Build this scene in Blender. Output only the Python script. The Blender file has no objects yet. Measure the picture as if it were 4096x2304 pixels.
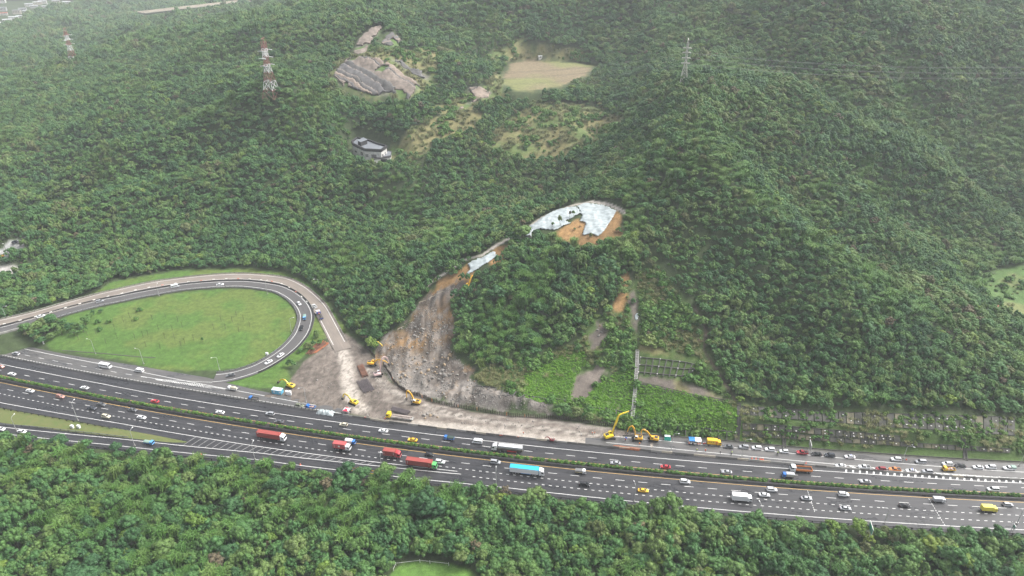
import bpy, bmesh, math, random
import numpy as np
from mathutils import Vector, Matrix

# ------------------------------------------------------------------ scene, camera, light
SC = bpy.context.scene
COL = SC.collection
random.seed(7)
RNG = np.random.default_rng(11)
CAM_H, CAM_P, FOC = 220.7, math.radians(28.5), 24.0          # metres above the road, pitch below the horizon, mm
cam_d = bpy.data.cameras.new('camera'); cam = bpy.data.objects.new('camera', cam_d); COL.objects.link(cam)
cam_d.sensor_width = 36.0; cam_d.lens = FOC; cam_d.clip_start = 1.0; cam_d.clip_end = 12000.0
cam.location = (0, 0, CAM_H); cam.rotation_euler = (math.pi/2 - CAM_P, 0, 0)
SC.camera = cam

SUN_EL, SUN_AZ = math.radians(50), math.radians(75)           # azimuth of the sun, from +Y towards +X
W = bpy.data.worlds.new('World'); SC.world = W; W.use_nodes = True
nt = W.node_tree; nt.nodes.clear()
sky = nt.nodes.new('ShaderNodeTexSky'); sky.sky_type = 'NISHITA'; sky.sun_disc = False
sky.sun_elevation = SUN_EL; sky.sun_rotation = SUN_AZ; sky.air_density = 1.0; sky.dust_density = 6.0; sky.ozone_density = 1.0
hs = nt.nodes.new('ShaderNodeHueSaturation'); hs.inputs['Saturation'].default_value = 0.28     # overcast: a grey-white sky
bg = nt.nodes.new('ShaderNodeBackground'); bg.inputs['Strength'].default_value = 0.11
wo = nt.nodes.new('ShaderNodeOutputWorld')
nt.links.new(sky.outputs[0], hs.inputs['Color']); nt.links.new(hs.outputs[0], bg.inputs['Color']); nt.links.new(bg.outputs[0], wo.inputs['Surface'])
sd = bpy.data.lights.new('sun', 'SUN'); sd.energy = 1.5; sd.angle = math.radians(28); sd.color = (1.0, 0.97, 0.92)
so = bpy.data.objects.new('sun', sd); COL.objects.link(so)
so.rotation_euler = Vector((math.sin(SUN_AZ)*math.cos(SUN_EL), math.cos(SUN_AZ)*math.cos(SUN_EL), math.sin(SUN_EL))).to_track_quat('Z', 'Y').to_euler()
SC.view_settings.view_transform = 'Standard'; SC.view_settings.look = 'None'
SC.view_settings.gamma = 1.0; SC.view_settings.use_curve_mapping = False
SC.view_settings.exposure = 1.42
SC.render.engine = 'CYCLES'
SC.cycles.use_denoising = True
SC.cycles.max_bounces = 5; SC.cycles.diffuse_bounces = 3; SC.cycles.glossy_bounces = 2
SC.cycles.transparent_max_bounces = 4; SC.cycles.volume_bounces = 0
HAZE = 0.000175

# ------------------------------------------------------------------ survey: photograph pixels (4096 x 2304) to points on the land
F = 4096 * FOC / 36.0
SP, CP = math.sin(CAM_P), math.cos(CAM_P)
def px2w(u, v, z=0.0):
    x = (np.asarray(u, float) - 2048)/F; y = (np.asarray(v, float) - 1152)/F
    dz = -SP - y*CP; t = (z - CAM_H)/dz
    return x*t, (CP - y*SP)*t
def w2px(x, y, z):
    zz = z - CAM_H; dep = np.maximum(y*CP - zz*SP, 1e-3); up = y*SP + zz*CP
    return 2048 + F*x/dep, 1152 - F*up/dep

# land heights: (u, v, z) readings, turned into world points and joined by one smooth surface
CTRL = [
 (0,2304,-4),(1000,2304,-4),(1700,2280,-5),(2500,2304,-3),(3300,2304,-3),(4096,2304,-2),(0,2000,-3),(800,2080,-3),(1600,2100,-3),(2400,2150,-2),(3200,2200,-2),(4096,2220,-1),
 (0,1800,0),(1000,1870,0),(2000,1965,0),(3000,2070,0),(4000,2120,0),
 (0,1600,0),(800,1640,0),(1600,1760,0),(2400,1840,0),(3200,1900,0),(4000,1960,0),(300,1450,0),(700,1350,2),(400,1300,3),(1000,1250,2.5),(900,1450,0.5),(1150,1500,0),(1350,1560,0),(1500,1600,0),(1330,1450,0.3),
 (60,1330,1.0),(200,1300,3),(400,1170,5),(800,1085,4.5),(1100,1100,4),(1300,1220,2.5),(1400,1340,1),
 (0,1000,10),(0,1120,8),(400,1080,6),(800,1050,6),(1200,1060,7),(1420,1250,4),
 (200,900,14),(600,920,13),(1000,950,13),(1350,980,14),(1600,960,16),(1500,1130,12),
 (0,800,15),(500,800,22),(900,800,28),(1300,850,22),(1300,700,40),(1650,850,22),
 (0,600,30),(500,600,40),(900,600,50),(1100,500,68),(700,450,55),(300,450,40),(0,400,30),
 (1480,640,48),(1560,600,52),(1420,560,54),(1700,680,40),(1500,780,28),(1850,690,38),(1093,385,85),(1250,450,70),(1600,420,74),(1480,400,76),(1480,460,67),(1480,520,59),(1380,480,64),
 (500,200,45),(900,150,80),(1200,100,110),(280,240,30),(200,170,15),(600,80,12),(850,20,14),(100,60,10),(0,200,15),(30,20,10),
 (1500,60,128),(1480,150,112),(1500,300,92),(1300,250,92),(1700,180,100),(1650,300,90),
 (1900,150,100),(1900,0,120),(2400,100,112),(2400,0,135),
 (2000,260,82),(2160,300,82),(2330,260,84),(2060,350,80),(2250,345,80),(2100,450,66),(2100,560,54),(2300,540,58),(1900,400,76),(1850,560,55),(1700,500,62),
 (2000,750,32),(2200,700,37),(2350,640,50),(1850,800,26),(2100,630,45),(2200,790,30),
 # landslide hill
 (1520,1420,0.5),(1620,1330,8),(1720,1230,17),(1800,1130,27),(1900,1040,37),(2000,975,42),(2100,920,48),(2220,850,54),(2350,812,59),(2500,850,58),
 (1750,1450,3),(1900,1560,3),(1900,1300,17),(2050,1150,31),(2100,1350,14),(2250,1000,44),(2250,1200,28),(2350,1250,26),(2400,1450,11),(2300,1600,2.5),(2480,1000,48),(2550,1200,31),(2560,1420,16),(2560,1600,4),(2100,1580,3.0),
 (2900,1640,9),(2900,1450,18),(2900,1200,36),(2900,900,62),(2900,700,80),(2800,500,95),(2729,344,105),(2600,700,72),(2480,600,64),
 (3300,1640,11),(3300,1450,21),(3300,900,55),(3300,700,68),(3200,1100,42),(3300,500,85),
 (3500,1700,8),(3500,1640,13),(3500,1500,20),(3500,1300,33),(3500,1020,45),(3700,1130,34),(3870,1250,24),(4050,1380,14),(3900,1620,12),(3900,1500,17),(4096,1700,6),(4096,1600,10),
 (4000,1080,11),(4000,1180,11),(3880,1110,12),(4096,1130,11),(4096,1250,10),(3700,1000,28),(3550,900,34),
 (3900,750,40),(3900,500,62),(4096,650,45),(3000,200,118),(3000,0,145),(3500,200,122),(3500,0,150),(4000,0,145),(4000,250,105),(3000,350,105),
]
ctrl = [(*[float(q) for q in px2w(u, v, z)], z) for u, v, z in CTRL]
ctrl += [(x, 60, -6) for x in (-260, -90, 90, 260)] + [(x, 105, -5) for x in (-200, -60, 80, 200)]
ctrl += [(-1500,900,20),(-1600,1700,15),(-1500,2600,20),(-700,2600,15),(200,1500,150),(900,1200,170),(1500,900,150),(1000,2000,220),(300,2600,180),(1300,500,60),(700,400,40),(600,250,5),(-600,500,12),(-700,300,2),
         (-900,3500,60),(800,3500,260),(2200,2500,250),(-2500,2000,40),(2200,800,120),(-450,200,-3),(450,150,-3)]
CT = np.array(ctrl, float)
MQ = 22.0
def _phi(r2): return np.sqrt(r2 + MQ*MQ)
_n = len(CT)
_A = np.zeros((_n+3, _n+3))
_d2 = (CT[:,None,0]-CT[None,:,0])**2 + (CT[:,None,1]-CT[None,:,1])**2
_A[:_n,:_n] = _phi(_d2) - np.eye(_n)*0.8
_A[:_n,_n] = 1; _A[:_n,_n+1:] = CT[:,:2]/500; _A[_n:,:_n] = _A[:_n,_n:].T
_w = np.linalg.solve(_A, np.concatenate([CT[:,2], np.zeros(3)]))
def rbf(x, y):
    x = np.asarray(x, float); y = np.asarray(y, float); out = np.empty(x.shape); xf, yf, of = x.ravel(), y.ravel(), out.ravel()
    for i in range(0, len(xf), 20000):
        a, b = xf[i:i+20000, None], yf[i:i+20000, None]
        of[i:i+20000] = _phi((a-CT[:,0])**2 + (b-CT[:,1])**2) @ _w[:_n] + _w[_n] + (a[:,0]*_w[_n+1] + b[:,0]*_w[_n+2])/500
    return of.reshape(x.shape)

# value noise
_perm = np.random.default_rng(3).random((256, 256))
def vnoise(x, y):
    xi = np.floor(x).astype(int); yi = np.floor(y).astype(int); fx = x-xi; fy = y-yi
    fx = fx*fx*(3-2*fx); fy = fy*fy*(3-2*fy)
    g = lambda a, b: _perm[a & 255, b & 255]
    return (g(xi,yi)*(1-fx)+g(xi+1,yi)*fx)*(1-fy) + (g(xi,yi+1)*(1-fx)+g(xi+1,yi+1)*fx)*fy
def fbm(x, y, o=4):
    s = 0; a = 0.5; f = 1
    for k in range(o): s = s + a*vnoise(x*f+17.3*k, y*f+5.1*k); a *= .5; f *= 2.03
    return s/(1-.5**o)
def sstep(a, b, t):
    t = np.clip((t-a)/(b-a), 0, 1); return t*t*(3-2*t)

# polygons in world metres
def inpoly(P, x, y):
    P = np.asarray(P); c = np.zeros(np.shape(x), bool); j = len(P)-1
    bx0, by0 = P.min(0); bx1, by1 = P.max(0)
    m = (x > bx0) & (x < bx1) & (y > by0) & (y < by1)
    if not m.any(): return c
    xs, ys = x[m], y[m]; cm = np.zeros(xs.shape, bool)
    for i in range(len(P)):
        xi, yi = P[i]; xj, yj = P[j]
        if yi != yj: cm ^= ((yi > ys) != (yj > ys)) & (xs < (xj-xi)*(ys-yi)/(yj-yi) + xi)
        j = i
    c[m] = cm; return c
def polydist(P, x, y, closed=True, cap=60.0):
    P = np.asarray(P); d = np.full(np.shape(x), cap*cap, float); N = len(P)
    bx0, by0 = P.min(0)-cap; bx1, by1 = P.max(0)+cap
    m = (x > bx0) & (x < bx1) & (y > by0) & (y < by1)
    if not m.any(): return np.sqrt(d)
    xs, ys = x[m], y[m]; dm = d[m]
    for i in range(N if closed else N-1):
        a = P[i]; b = P[(i+1) % N]; e = b-a; L = max(e@e, 1e-9)
        t = np.clip(((xs-a[0])*e[0]+(ys-a[1])*e[1])/L, 0, 1)
        dm = np.minimum(dm, (xs-a[0]-t*e[0])**2 + (ys-a[1]-t*e[1])**2)
    d[m] = dm; return np.sqrt(d)
def sdist(P, x, y, cap=60.0):
    d = polydist(P, x, y, True, cap); return np.where(inpoly(P, x, y), -d, d)

# highway frame: offset o (metres, + = away from the camera) and chainage s along the centre dash line
CO = np.array([3.57475392e-09, 2.29078757e-04, -1.61224311e-01, 2.46750677e+02])
_hx = np.linspace(-620, 560, 2400)
_hy = np.where(_hx < 330, np.polyval(CO, np.minimum(_hx, 330)), 0)
_sl = np.polyval(np.polyder(CO), 330); _hy = np.where(_hx >= 330, np.polyval(CO, 330) + _sl*(_hx-330), _hy)
_sl2 = np.polyval(np.polyder(CO), -330); _hy = np.where(_hx <= -330, np.polyval(CO, -330) + _sl2*(_hx+330), _hy)
_hs = np.concatenate([[0], np.cumsum(np.hypot(np.diff(_hx), np.diff(_hy)))]); _hs -= np.interp(0, _hx, _hs)
HWY = np.stack([_hx, _hy], 1)
_tx = np.gradient(_hx, _hs); _ty = np.gradient(_hy, _hs)
def road(s, o):
    s = np.asarray(s, float)
    return np.stack([np.interp(s, _hs, _hx) - o*np.interp(s, _hs, _ty), np.interp(s, _hs, _hy) + o*np.interp(s, _hs, _tx)], -1)
def road_dir(s): return math.atan2(float(np.interp(s, _hs, _ty)), float(np.interp(s, _hs, _tx)))
def so_of(x, y):
    i = int(np.argmin((_hx-x)**2 + (_hy-y)**2)); t = (_tx[i], _ty[i])
    return _hs[i] + (x-_hx[i])*t[0] + (y-_hy[i])*t[1], -(x-_hx[i])*t[1] + (y-_hy[i])*t[0]

def pxpoly(L, z=0.0): return np.array([px2w(u, v, z) for u, v in L])
# ground that is graded flat: carriageways and the work site
FLAT = pxpoly([(-400,1180),(0,1372),(300,1440),(560,1478),(800,1520),(960,1510),(1130,1455),(1230,1370),(1300,1330),(1400,1345),(1450,1390),(1500,1440),(1560,1525),(1700,1598),(1900,1648),(2200,1675),
               (2500,1722),(2700,1745),(2950,1768),(3300,1806),(3700,1833),(4096,1856),(4700,1890),(4700,2185),(4096,2132),(3600,2118),(3000,2070),(2500,2014),(2000,1966),(1500,1924),(1000,1874),(500,1818),(0,1768),(-500,1716)])
# loop ramps: (u, v, z) along the centre, half width
RAMP_IN = [(-420,1433,6.6),(-140,1357,6.6),(0,1321,6.6),(132,1285,6.5),(264,1246,6.3),(396,1212,5.9),(480,1195,5.6),(539,1182,5.3),(638,1164,5.0),(737,1148,4.8),(836,1139,4.5),(920,1135,4.2),(999,1137,4.0),(1098,1151,3.6),(1147,1170,3.3),(1180,1192,3.0),(1205,1218,2.7),(1220,1246,2.4),(1224,1272,2.1),(1219,1298,1.8),(1206,1332,1.4),(1181,1366,1.1),(1146,1400,.8),(1097,1435,.5),(1042,1466,.25),(985,1488,.1),(920,1505,.02),(850,1513,0),(760,1512,0)]
RAMP_OUT = [(-420,1391,6.7),(-140,1325,6.7),(0,1292,6.7),(132,1261,6.6),(264,1223,6.4),(396,1187,6.0),(480,1168,5.7),(539,1154,5.4),(638,1135,5.1),(737,1122,4.9),(836,1112,4.6),(920,1107,4.4),(999,1108,4.2),(1098,1117,3.9),(1147,1129,3.6),(1203,1159,3.1),(1249,1198,2.5),(1279,1231,2.0),(1302,1271,1.4),(1325,1314,.8),(1350,1362,.3),(1372,1400,.02)]
def smooth_path(P, n=12):
    P = np.asarray(P, float); out = []
    for i in range(len(P)-1):
        p0, p1, p2, p3 = P[max(i-1,0)], P[i], P[i+1], P[min(i+2,len(P)-1)]
        for k in range(n):
            t = k/n; out.append(.5*((2*p1)+(-p0+p2)*t+(2*p0-5*p1+4*p2-p3)*t*t+(-p0+3*p1-3*p2+p3)*t**3))
    out.append(P[-1]); return np.array(out)
def world_path(L): return smooth_path([(*px2w(u, v, z), z) for u, v, z in L])
RIN, ROUT = world_path(RAMP_IN), world_path(RAMP_OUT)

def ramp_level(R, x, y, half, z, blend):
    """lay the land just under a ramp and blend its embankment out"""
    m = (x > R[:,0].min()-30) & (x < R[:,0].max()+30) & (y > R[:,1].min()-30) & (y < R[:,1].max()+30)
    if not m.any(): return z
    xs, ys = x[m], y[m]; best = np.full(xs.shape, 1e9); bz = np.zeros(xs.shape)
    for a, b in zip(R[:-1], R[1:]):
        e = b[:2]-a[:2]; L = max(e@e, 1e-9); t = np.clip(((xs-a[0])*e[0]+(ys-a[1])*e[1])/L, 0, 1)
        d = (xs-a[0]-t*e[0])**2 + (ys-a[1]-t*e[1])**2; u = d < best
        best = np.where(u, d, best); bz = np.where(u, a[2]+t*(b[2]-a[2]), bz)
    d = np.sqrt(best); w = 1-sstep(half+1.5, half+1.5+blend, d)
    w = np.where(xs < -306, 0, w)                                   # beyond here the ramps are on the bridge
    z = z.copy(); z[m] = z[m]*(1-w) + (bz-0.35)*w; return z

SLIDE = None
BUMPS = []; PADS = []
def Z(x, y):
    x = np.asarray(x, float); y = np.asarray(y, float); sh = x.shape; x = x.ravel(); y = y.ravel()
    z = rbf(x, y)
    far = sstep(380, 700, y)
    amp = sstep(4, 25, z)*(2.2 + 5*far)
    z = z + amp*(fbm(x/42+3, y/42+9, 4)-.5)*2
    rg = 1-np.abs(2*fbm(x/150+11, y/190+4, 3)-1)*2.2                  # spurs and gullies of the farther hills
    z = z + rg*12*sstep(430, 620, y)*sstep(8, 40, z)*(1-.85*np.exp(-((x-20)**2/150**2+(y-640)**2/130**2)))
    for P_, h_, w_ in BUMPS: z = z + h_*np.exp(-(polydist(P_, x, y, False, 3.4*w_)/w_)**2)*sstep(2, 9, z)
    z = z + (fbm(x/9, y/9, 2)-.5)*.5*sstep(.5, 3, z)
    d = sdist(FLAT, x, y, 40)
    w = 1-sstep(1.0, 9, d)
    z = np.where(w > 0, z*(1-w) + (-0.12)*w, z)
    z = ramp_level(RIN, x, y, 6.0, z, 12); z = ramp_level(ROUT, x, y, 6.5, z, 9)
    for P_, zp in PADS:
        wp = 1-sstep(1.5, 18, sdist(P_, x, y, 20)); z = z*(1-wp) + zp*wp
    if SLIDE is not None: z = z + SLIDE(x, y)
    return z.reshape(sh)

# cached height field for ray hits
_gx = np.arange(-1700, 1701, 4.0); _gy = np.arange(60, 2700, 4.0)
def hit(u, v, n=2600, lo=60, hi=2600):
    """where the sight line through a photograph pixel meets the land"""
    x = (u-2048)/F; yv = (v-1152)/F
    d = np.array([x, CP - yv*SP, -SP - yv*CP]); d = d/d[1]
    ys = np.geomspace(lo, hi, 420); zs = CAM_H + d[2]*ys
    g = zs - Z(d[0]*ys, ys)
    k = np.argmax(g < 0)
    if g[k] >= 0: k = len(ys)-1
    a, b = ys[max(k-1, 0)], ys[k]
    ys = np.linspace(a, b, 24); zs = CAM_H + d[2]*ys; g = zs - Z(d[0]*ys, ys); k = int(np.argmax(g < 0)) or 23
    y = ys[k]; return np.array([d[0]*y, y, float(Z(np.array([d[0]*y]), np.array([y]))[0])])
def hits(L): return np.array([hit(u, v) for u, v in L])
def hp(L): return hits(L)[:, :2]

# crests (+) and gullies (-) read off the photograph: polyline, height, half width
_B = [([(1330,575),(1050,662),(700,748),(350,872),(90,978)],10,27),([(1180,600),(800,665),(500,748),(200,850)],-10,24),([(1093,392),(1000,425),(850,505),(650,605),(400,705)],11,30),([(950,385),(800,435),(600,522),(300,640)],-10,30),
 ([(1500,66),(1250,140),(900,165)],4,45),([(2729,350),(2760,480),(2820,650),(2900,800)],6,26),([(3000,560),(3150,700),(3300,850),(3480,960)],-9,26),([(3200,400),(3400,560),(3600,700),(3780,800)],9,28),([(3700,450),(3850,600),(3980,760)],-9,28),([(1700,900),(2000,790),(2250,705)],-5,24),
 ([(3000,120),(3200,260),(3330,420)],-10,30),([(2500,120),(2650,230),(2720,330)],-6,26),([(3500,80),(3650,200),(3750,330)],9,34),([(2000,60),(2250,110),(2500,40)],12,40),([(2300,150),(2420,330),(2440,480)],-7,24),([(2560,60),(2640,200),(2690,320)],7,24),([(2900,1050),(3050,1200),(3120,1350)],-4,14),([(3250,1000),(3350,1200),(3400,1350)],4,16)]
_BW = [(hp(P), h_*1.75, w_*1.1) for P, h_, w_ in _B]
BUMPS = _BW
_hz = float(hit(1480, 655)[2]); PADS = [(pxpoly([(1400,576),(1430,562),(1475,566),(1560,590),(1590,612),(1572,648),(1500,658),(1415,606)], _hz+5), _hz), (pxpoly([(2045,258),(2110,246),(2300,256),(2370,268),(2325,308),(2255,336),(2130,360),(2066,362),(2016,326)], 81), 81.0)]

# ------------------------------------------------------------------ helpers: meshes, materials, tagged objects
def new_mesh(name, V, Fc, mat=None, smooth=False, colors=None):
    me = bpy.data.meshes.new(name)
    V = np.asarray(V, np.float32).reshape(-1, 3)
    if isinstance(Fc, np.ndarray):
        k = Fc.shape[1]; n = len(Fc)
        me.vertices.add(len(V)); me.vertices.foreach_set('co', V.ravel())
        me.loops.add(n*k); me.loops.foreach_set('vertex_index', Fc.astype(np.int32).ravel())
        me.polygons.add(n); me.polygons.foreach_set('loop_start', np.arange(0, n*k, k, dtype=np.int32))
        me.polygons.foreach_set('loop_total', np.full(n, k, np.int32))
        me.update(calc_edges=True)
    else:
        me.from_pydata(V.tolist(), [], Fc)
    if smooth: me.polygons.foreach_set('use_smooth', np.ones(len(me.polygons), bool))
    if colors is not None:
        a = me.color_attributes.new('tint', 'FLOAT_COLOR', 'POINT')
        c = np.ones((len(V), 4), np.float32); c[:, :3] = colors; a.data.foreach_set('color', c.ravel())
    if mat is not None: me.materials.append(mat)
    me.validate(); return me

class MB:
    """collects boxes, prisms, tubes and lofts into one mesh"""
    def __init__(s): s.v = []; s.f = []
    def add(s, V, Fc):
        b = len(s.v); s.v += [tuple(map(float, p)) for p in V]; s.f += [tuple(b+i for i in q) for q in Fc]; return s
    def hexa(s, P): return s.add(P, [(3,2,1,0),(4,5,6,7),(0,1,5,4),(1,2,6,5),(2,3,7,6),(3,0,4,7)])
    def box(s, c, d, rz=0.0, ry=0.0):
        h = [q/2 for q in d]; M = Matrix.Rotation(rz, 3, 'Z') @ Matrix.Rotation(ry, 3, 'Y'); c = Vector(c)
        return s.hexa([c + M @ Vector((sx*h[0], sy*h[1], sz*h[2])) for sz in (-1, 1) for sx, sy in ((-1,-1),(1,-1),(1,1),(-1,1))])
    def bbox(s, x0, x1, y0, y1, z0, z1): return s.box(((x0+x1)/2,(y0+y1)/2,(z0+z1)/2),(x1-x0,y1-y0,z1-z0))
    def frustum(s, c0, d0, c1, d1):
        P = [(c0[0]+a*d0[0]/2, c0[1]+b*d0[1]/2, c0[2]) for a, b in ((-1,-1),(1,-1),(1,1),(-1,1))]
        P += [(c1[0]+a*d1[0]/2, c1[1]+b*d1[1]/2, c1[2]) for a, b in ((-1,-1),(1,-1),(1,1),(-1,1))]
        return s.hexa(P)
    def tube(s, p0, p1, r0, r1=None, n=6, caps=True):
        r1 = r0 if r1 is None else r1; p0, p1 = Vector(p0), Vector(p1); d = (p1-p0)
        if d.length < 1e-6: return s
        q = d.to_track_quat('Z', 'Y'); V = []
        for p, r in ((p0, r0), (p1, r1)):
            V += [p + q @ Vector((r*math.cos(2*math.pi*k/n), r*math.sin(2*math.pi*k/n), 0)) for k in range(n)]
        Fc = [(k, (k+1) % n, n+(k+1) % n, n+k) for k in range(n)]
        if caps: Fc += [tuple(range(n-1, -1, -1)), tuple(range(n, 2*n))]
        return s.add(V, Fc)
    def bar(s, p0, p1, w, h):
        p0, p1 = Vector(p0), Vector(p1); q = (p1-p0).to_track_quat('X', 'Z'); V = []
        for p in (p0, p1): V += [p + q @ Vector((0, a*w/2, b*h/2)) for a, b in ((-1,-1),(1,-1),(1,1),(-1,1))]
        return s.add(V, [(3,2,1,0),(4,5,6,7),(0,1,5,4),(1,2,6,5),(2,3,7,6),(3,0,4,7)])
    def path(s, pts, r, n=6):
        for a, b in zip(pts[:-1], pts[1:]): s.tube(a, b, r, r, n)
        return s
    def prism(s, poly, y0, y1):                   # poly in (x, z), extruded along y
        n = len(poly); V = [(x, y0, z) for x, z in poly] + [(x, y1, z) for x, z in poly]
        return s.add(V, [tuple(range(n)), tuple(range(2*n-1, n-1, -1))] + [(k, n+k, n+(k+1) % n, (k+1) % n) for k in range(n)])
    def loft(s, S, cap=True):
        n = len(S[0]); V = [p for q in S for p in q]; Fc = []
        for i in range(len(S)-1):
            for k in range(n): Fc.append((i*n+k, i*n+(k+1) % n, (i+1)*n+(k+1) % n, (i+1)*n+k))
        if cap: Fc += [tuple(range(n-1, -1, -1)), tuple(range((len(S)-1)*n, len(S)*n))]
        return s.add(V, Fc)
    def mesh(s, name, mat=None, smooth=False):
        me = bpy.data.meshes.new(name); me.from_pydata(s.v, [], s.f)
        bm = bmesh.new(); bm.from_mesh(me); bmesh.ops.recalc_face_normals(bm, faces=bm.faces); bm.to_mesh(me); bm.free()
        if smooth:
            me.polygons.foreach_set('use_smooth', np.ones(len(me.polygons), bool))
        if mat: me.materials.append(mat)
        return me

def tag(o, label=None, cat=None, group=None, kind=None):
    if label: o['label'] = label
    if cat: o['category'] = cat
    if group: o['group'] = group
    if kind: o['kind'] = kind
    return o
def obj(name, me, parent=None, loc=None, rot=None, scale=None, mat=None):
    o = bpy.data.objects.new(name, me); COL.objects.link(o)
    if parent is not None: o.parent = parent
    if loc is not None: o.location = loc
    if rot is not None: o.rotation_euler = rot
    if scale is not None: o.scale = scale
    if mat is not None and me is not None and len(me.materials):
        o.material_slots[0].link = 'OBJECT'; o.material_slots[0].material = mat
    return o
def thing(name, label, cat, loc=(0,0,0), rz=0.0, group=None, scale=None):
    o = obj(name, None, None, loc, (0, 0, rz), scale); o.empty_display_size = 0.1
    return tag(o, label, cat, group)
def build(spec, parent, mats=None):
    """spec: [(name, mesh, material key, location, children)] -> parts and sub-parts under parent"""
    mats = mats or {}
    for sp in spec:
        nm, me, key = sp[0], sp[1], sp[2]; loc = sp[3] if len(sp) > 3 else None; ch = sp[4] if len(sp) > 4 else []
        o = obj(nm, me, parent, loc, mat=mats.get(key))
        if ch: build(ch, o, mats)

_M = {}
def mat(name, col, rough=0.6, metal=0.0, noise=0.0, nscale=1.0, spec=0.5, bump=0.0, col2=None, coords='Object'):
    if name in _M: return _M[name]
    m = bpy.data.materials.new(name); m.use_nodes = True; n = m.node_tree; b = n.nodes['Principled BSDF']
    b.inputs['Base Color'].default_value = (*col, 1); b.inputs['Roughness'].default_value = rough; b.inputs['Metallic'].default_value = metal
    b.inputs['Specular IOR Level'].default_value = spec
    m.diffuse_color = (*col, 1)
    if noise > 0 or bump > 0:
        tc = n.nodes.new('ShaderNodeTexCoord'); nz = n.nodes.new('ShaderNodeTexNoise')
        nz.inputs['Scale'].default_value = nscale; nz.inputs['Detail'].default_value = 5; nz.inputs['Roughness'].default_value = .65
        n.links.new(tc.outputs[coords], nz.inputs['Vector'])
        if noise > 0:
            r = n.nodes.new('ShaderNodeValToRGB'); c2 = col2 if col2 else tuple(q*(1-noise) for q in col)
            r.color_ramp.elements[0].position = .32; r.color_ramp.elements[1].position = .68
            r.color_ramp.elements[0].color = (*c2, 1); r.color_ramp.elements[1].color = (*(tuple(min(1, q*(1+noise*.4)) for q in col) if not col2 else col), 1)
            n.links.new(nz.outputs['Fac'], r.inputs[0]); n.links.new(r.outputs[0], b.inputs['Base Color'])
        if bump > 0:
            bp = n.nodes.new('ShaderNodeBump'); bp.inputs['Strength'].default_value = bump; bp.inputs['Distance'].default_value = .2
            n.links.new(nz.outputs['Fac'], bp.inputs['Height']); n.links.new(bp.outputs[0], b.inputs['Normal'])
    _M[name] = m; return m

# ------------------------------------------------------------------ zones on the land
def pathw(L): return hp(L)
ZN = {}
ZN['infield'] = hp([(175,1362),(215,1318),(264,1266),(396,1232),(480,1216),(539,1204),(638,1184),(737,1168),(836,1159),(920,1156),(999,1159),(1098,1174),(1123,1187),(1154,1216),(1180,1247),(1187,1265),(1186,1290),(1170,1323),(1143,1362),(1096,1412),(1058,1432),(1009,1454),(960,1470),(880,1480),(780,1484),(680,1484),(580,1470),(520,1446),(330,1416),(200,1396)])
ZN['wedge'] = pxpoly([(-60,1630),(0,1640),(160,1667),(450,1714),(735,1760),(742,1768),(640,1768),(500,1750),(250,1717),(0,1692),(-60,1684)])
ZN['loopside'] = pxpoly([(830,1530),(960,1512),(1060,1476),(1150,1425),(1225,1350),(1252,1290),(1268,1270),(1300,1330),(1318,1345),(1250,1385),(1200,1440),(1150,1470),(1160,1520),(1200,1540),(1180,1560),(1100,1556),(1000,1548),(900,1540)])
ZN['rampverge'] = hp([(380,1172),(440,1130),(560,1108),(700,1084),(860,1078),(1000,1074),(1150,1094),(1230,1134),(1290,1190),(1335,1255),(1390,1320),(1400,1350),(1350,1340),(1310,1280),(1262,1205),(1200,1150),(1110,1106),(1000,1092),(900,1092),(740,1106),(640,1118),(540,1138),(440,1158)])
ZN['farfield'] = hp([(2042,252),(2110,240),(2300,251),(2378,264),(2330,310),(2258,340),(2130,366),(2062,368),(2012,328)])
ZN['fieldtop'] = hp([(1940,238),(1990,196),(2060,170),(2100,150),(2120,185),(2230,195),(2340,185),(2345,225),(2320,244),(2110,236),(2030,246),(1960,270)])
ZN['bench1'] = hp([(1590,640),(1580,600),(1640,520),(1760,470),(1860,440),(1960,470),(1880,530),(1760,560),(1700,620),(1640,640)])
ZN['bench2'] = hp([(1960,610),(1990,520),(2070,450),(2180,412),(2400,424),(2500,470),(2450,530),(2370,590),(2240,640),(2080,645)])
ZN['bench3'] = hp([(1700,430),(1830,400),(1960,330),(1990,280),(2010,330),(2020,400),(1900,440),(1800,470)])
ZN['scarp1'] = hp([(1410,215),(1433,167),(1465,131),(1521,107),(1531,115),(1497,155),(1473,187),(1449,215)])
ZN['scarp2'] = hp([(1521,179),(1545,147),(1573,133),(1608,167),(1577,187),(1549,187)])
ZN['scarp3'] = hp([(1332,306),(1358,270),(1382,243),(1469,235),(1517,239),(1581,270),(1636,314),(1684,350),(1652,378),(1632,406),(1557,374),(1497,390),(1437,370),(1370,346)])
ZN['scarp4'] = hp([(1557,229),(1596,239),(1644,274),(1724,302),(1712,326),(1668,306),(1612,274),(1573,243)])
ZN['scarp5'] = hp([(1875,358),(1907,350),(1962,370),(1954,394),(1915,398),(1867,433),(1831,443),(1847,425),(1899,398)])
ZN['scarpgrass'] = hp([(1318,318),(1340,250),(1440,225),(1560,195),(1680,190),(1760,220),(1755,310),(1700,372),(1645,412),(1555,384),(1500,396),(1436,378)])
ZN['meadow'] = hp([(3925,1105),(3990,1085),(4096,1062),(4300,1050),(4300,1300),(4096,1262),(4000,1240),(3950,1190)])
ZN['yard'] = hp([(0,1000),(40,965),(95,958),(92,990),(60,1015),(0,1042),(-60,1050),(-60,1010)])
ZN['yard2'] = hp([(-40,1060),(20,1062),(92,1072),(80,1090),(20,1100),(-40,1100)])
ZN['houseyard'] = hp([(1562,585),(1600,582),(1640,600),(1612,645),(1575,660),(1560,640)])
ZN['nearfield'] = hp([(1560,2304),(1590,2262),(1650,2246),(1750,2252),(1860,2270),(1910,2304),(1920,2400),(1540,2400)])
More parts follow.
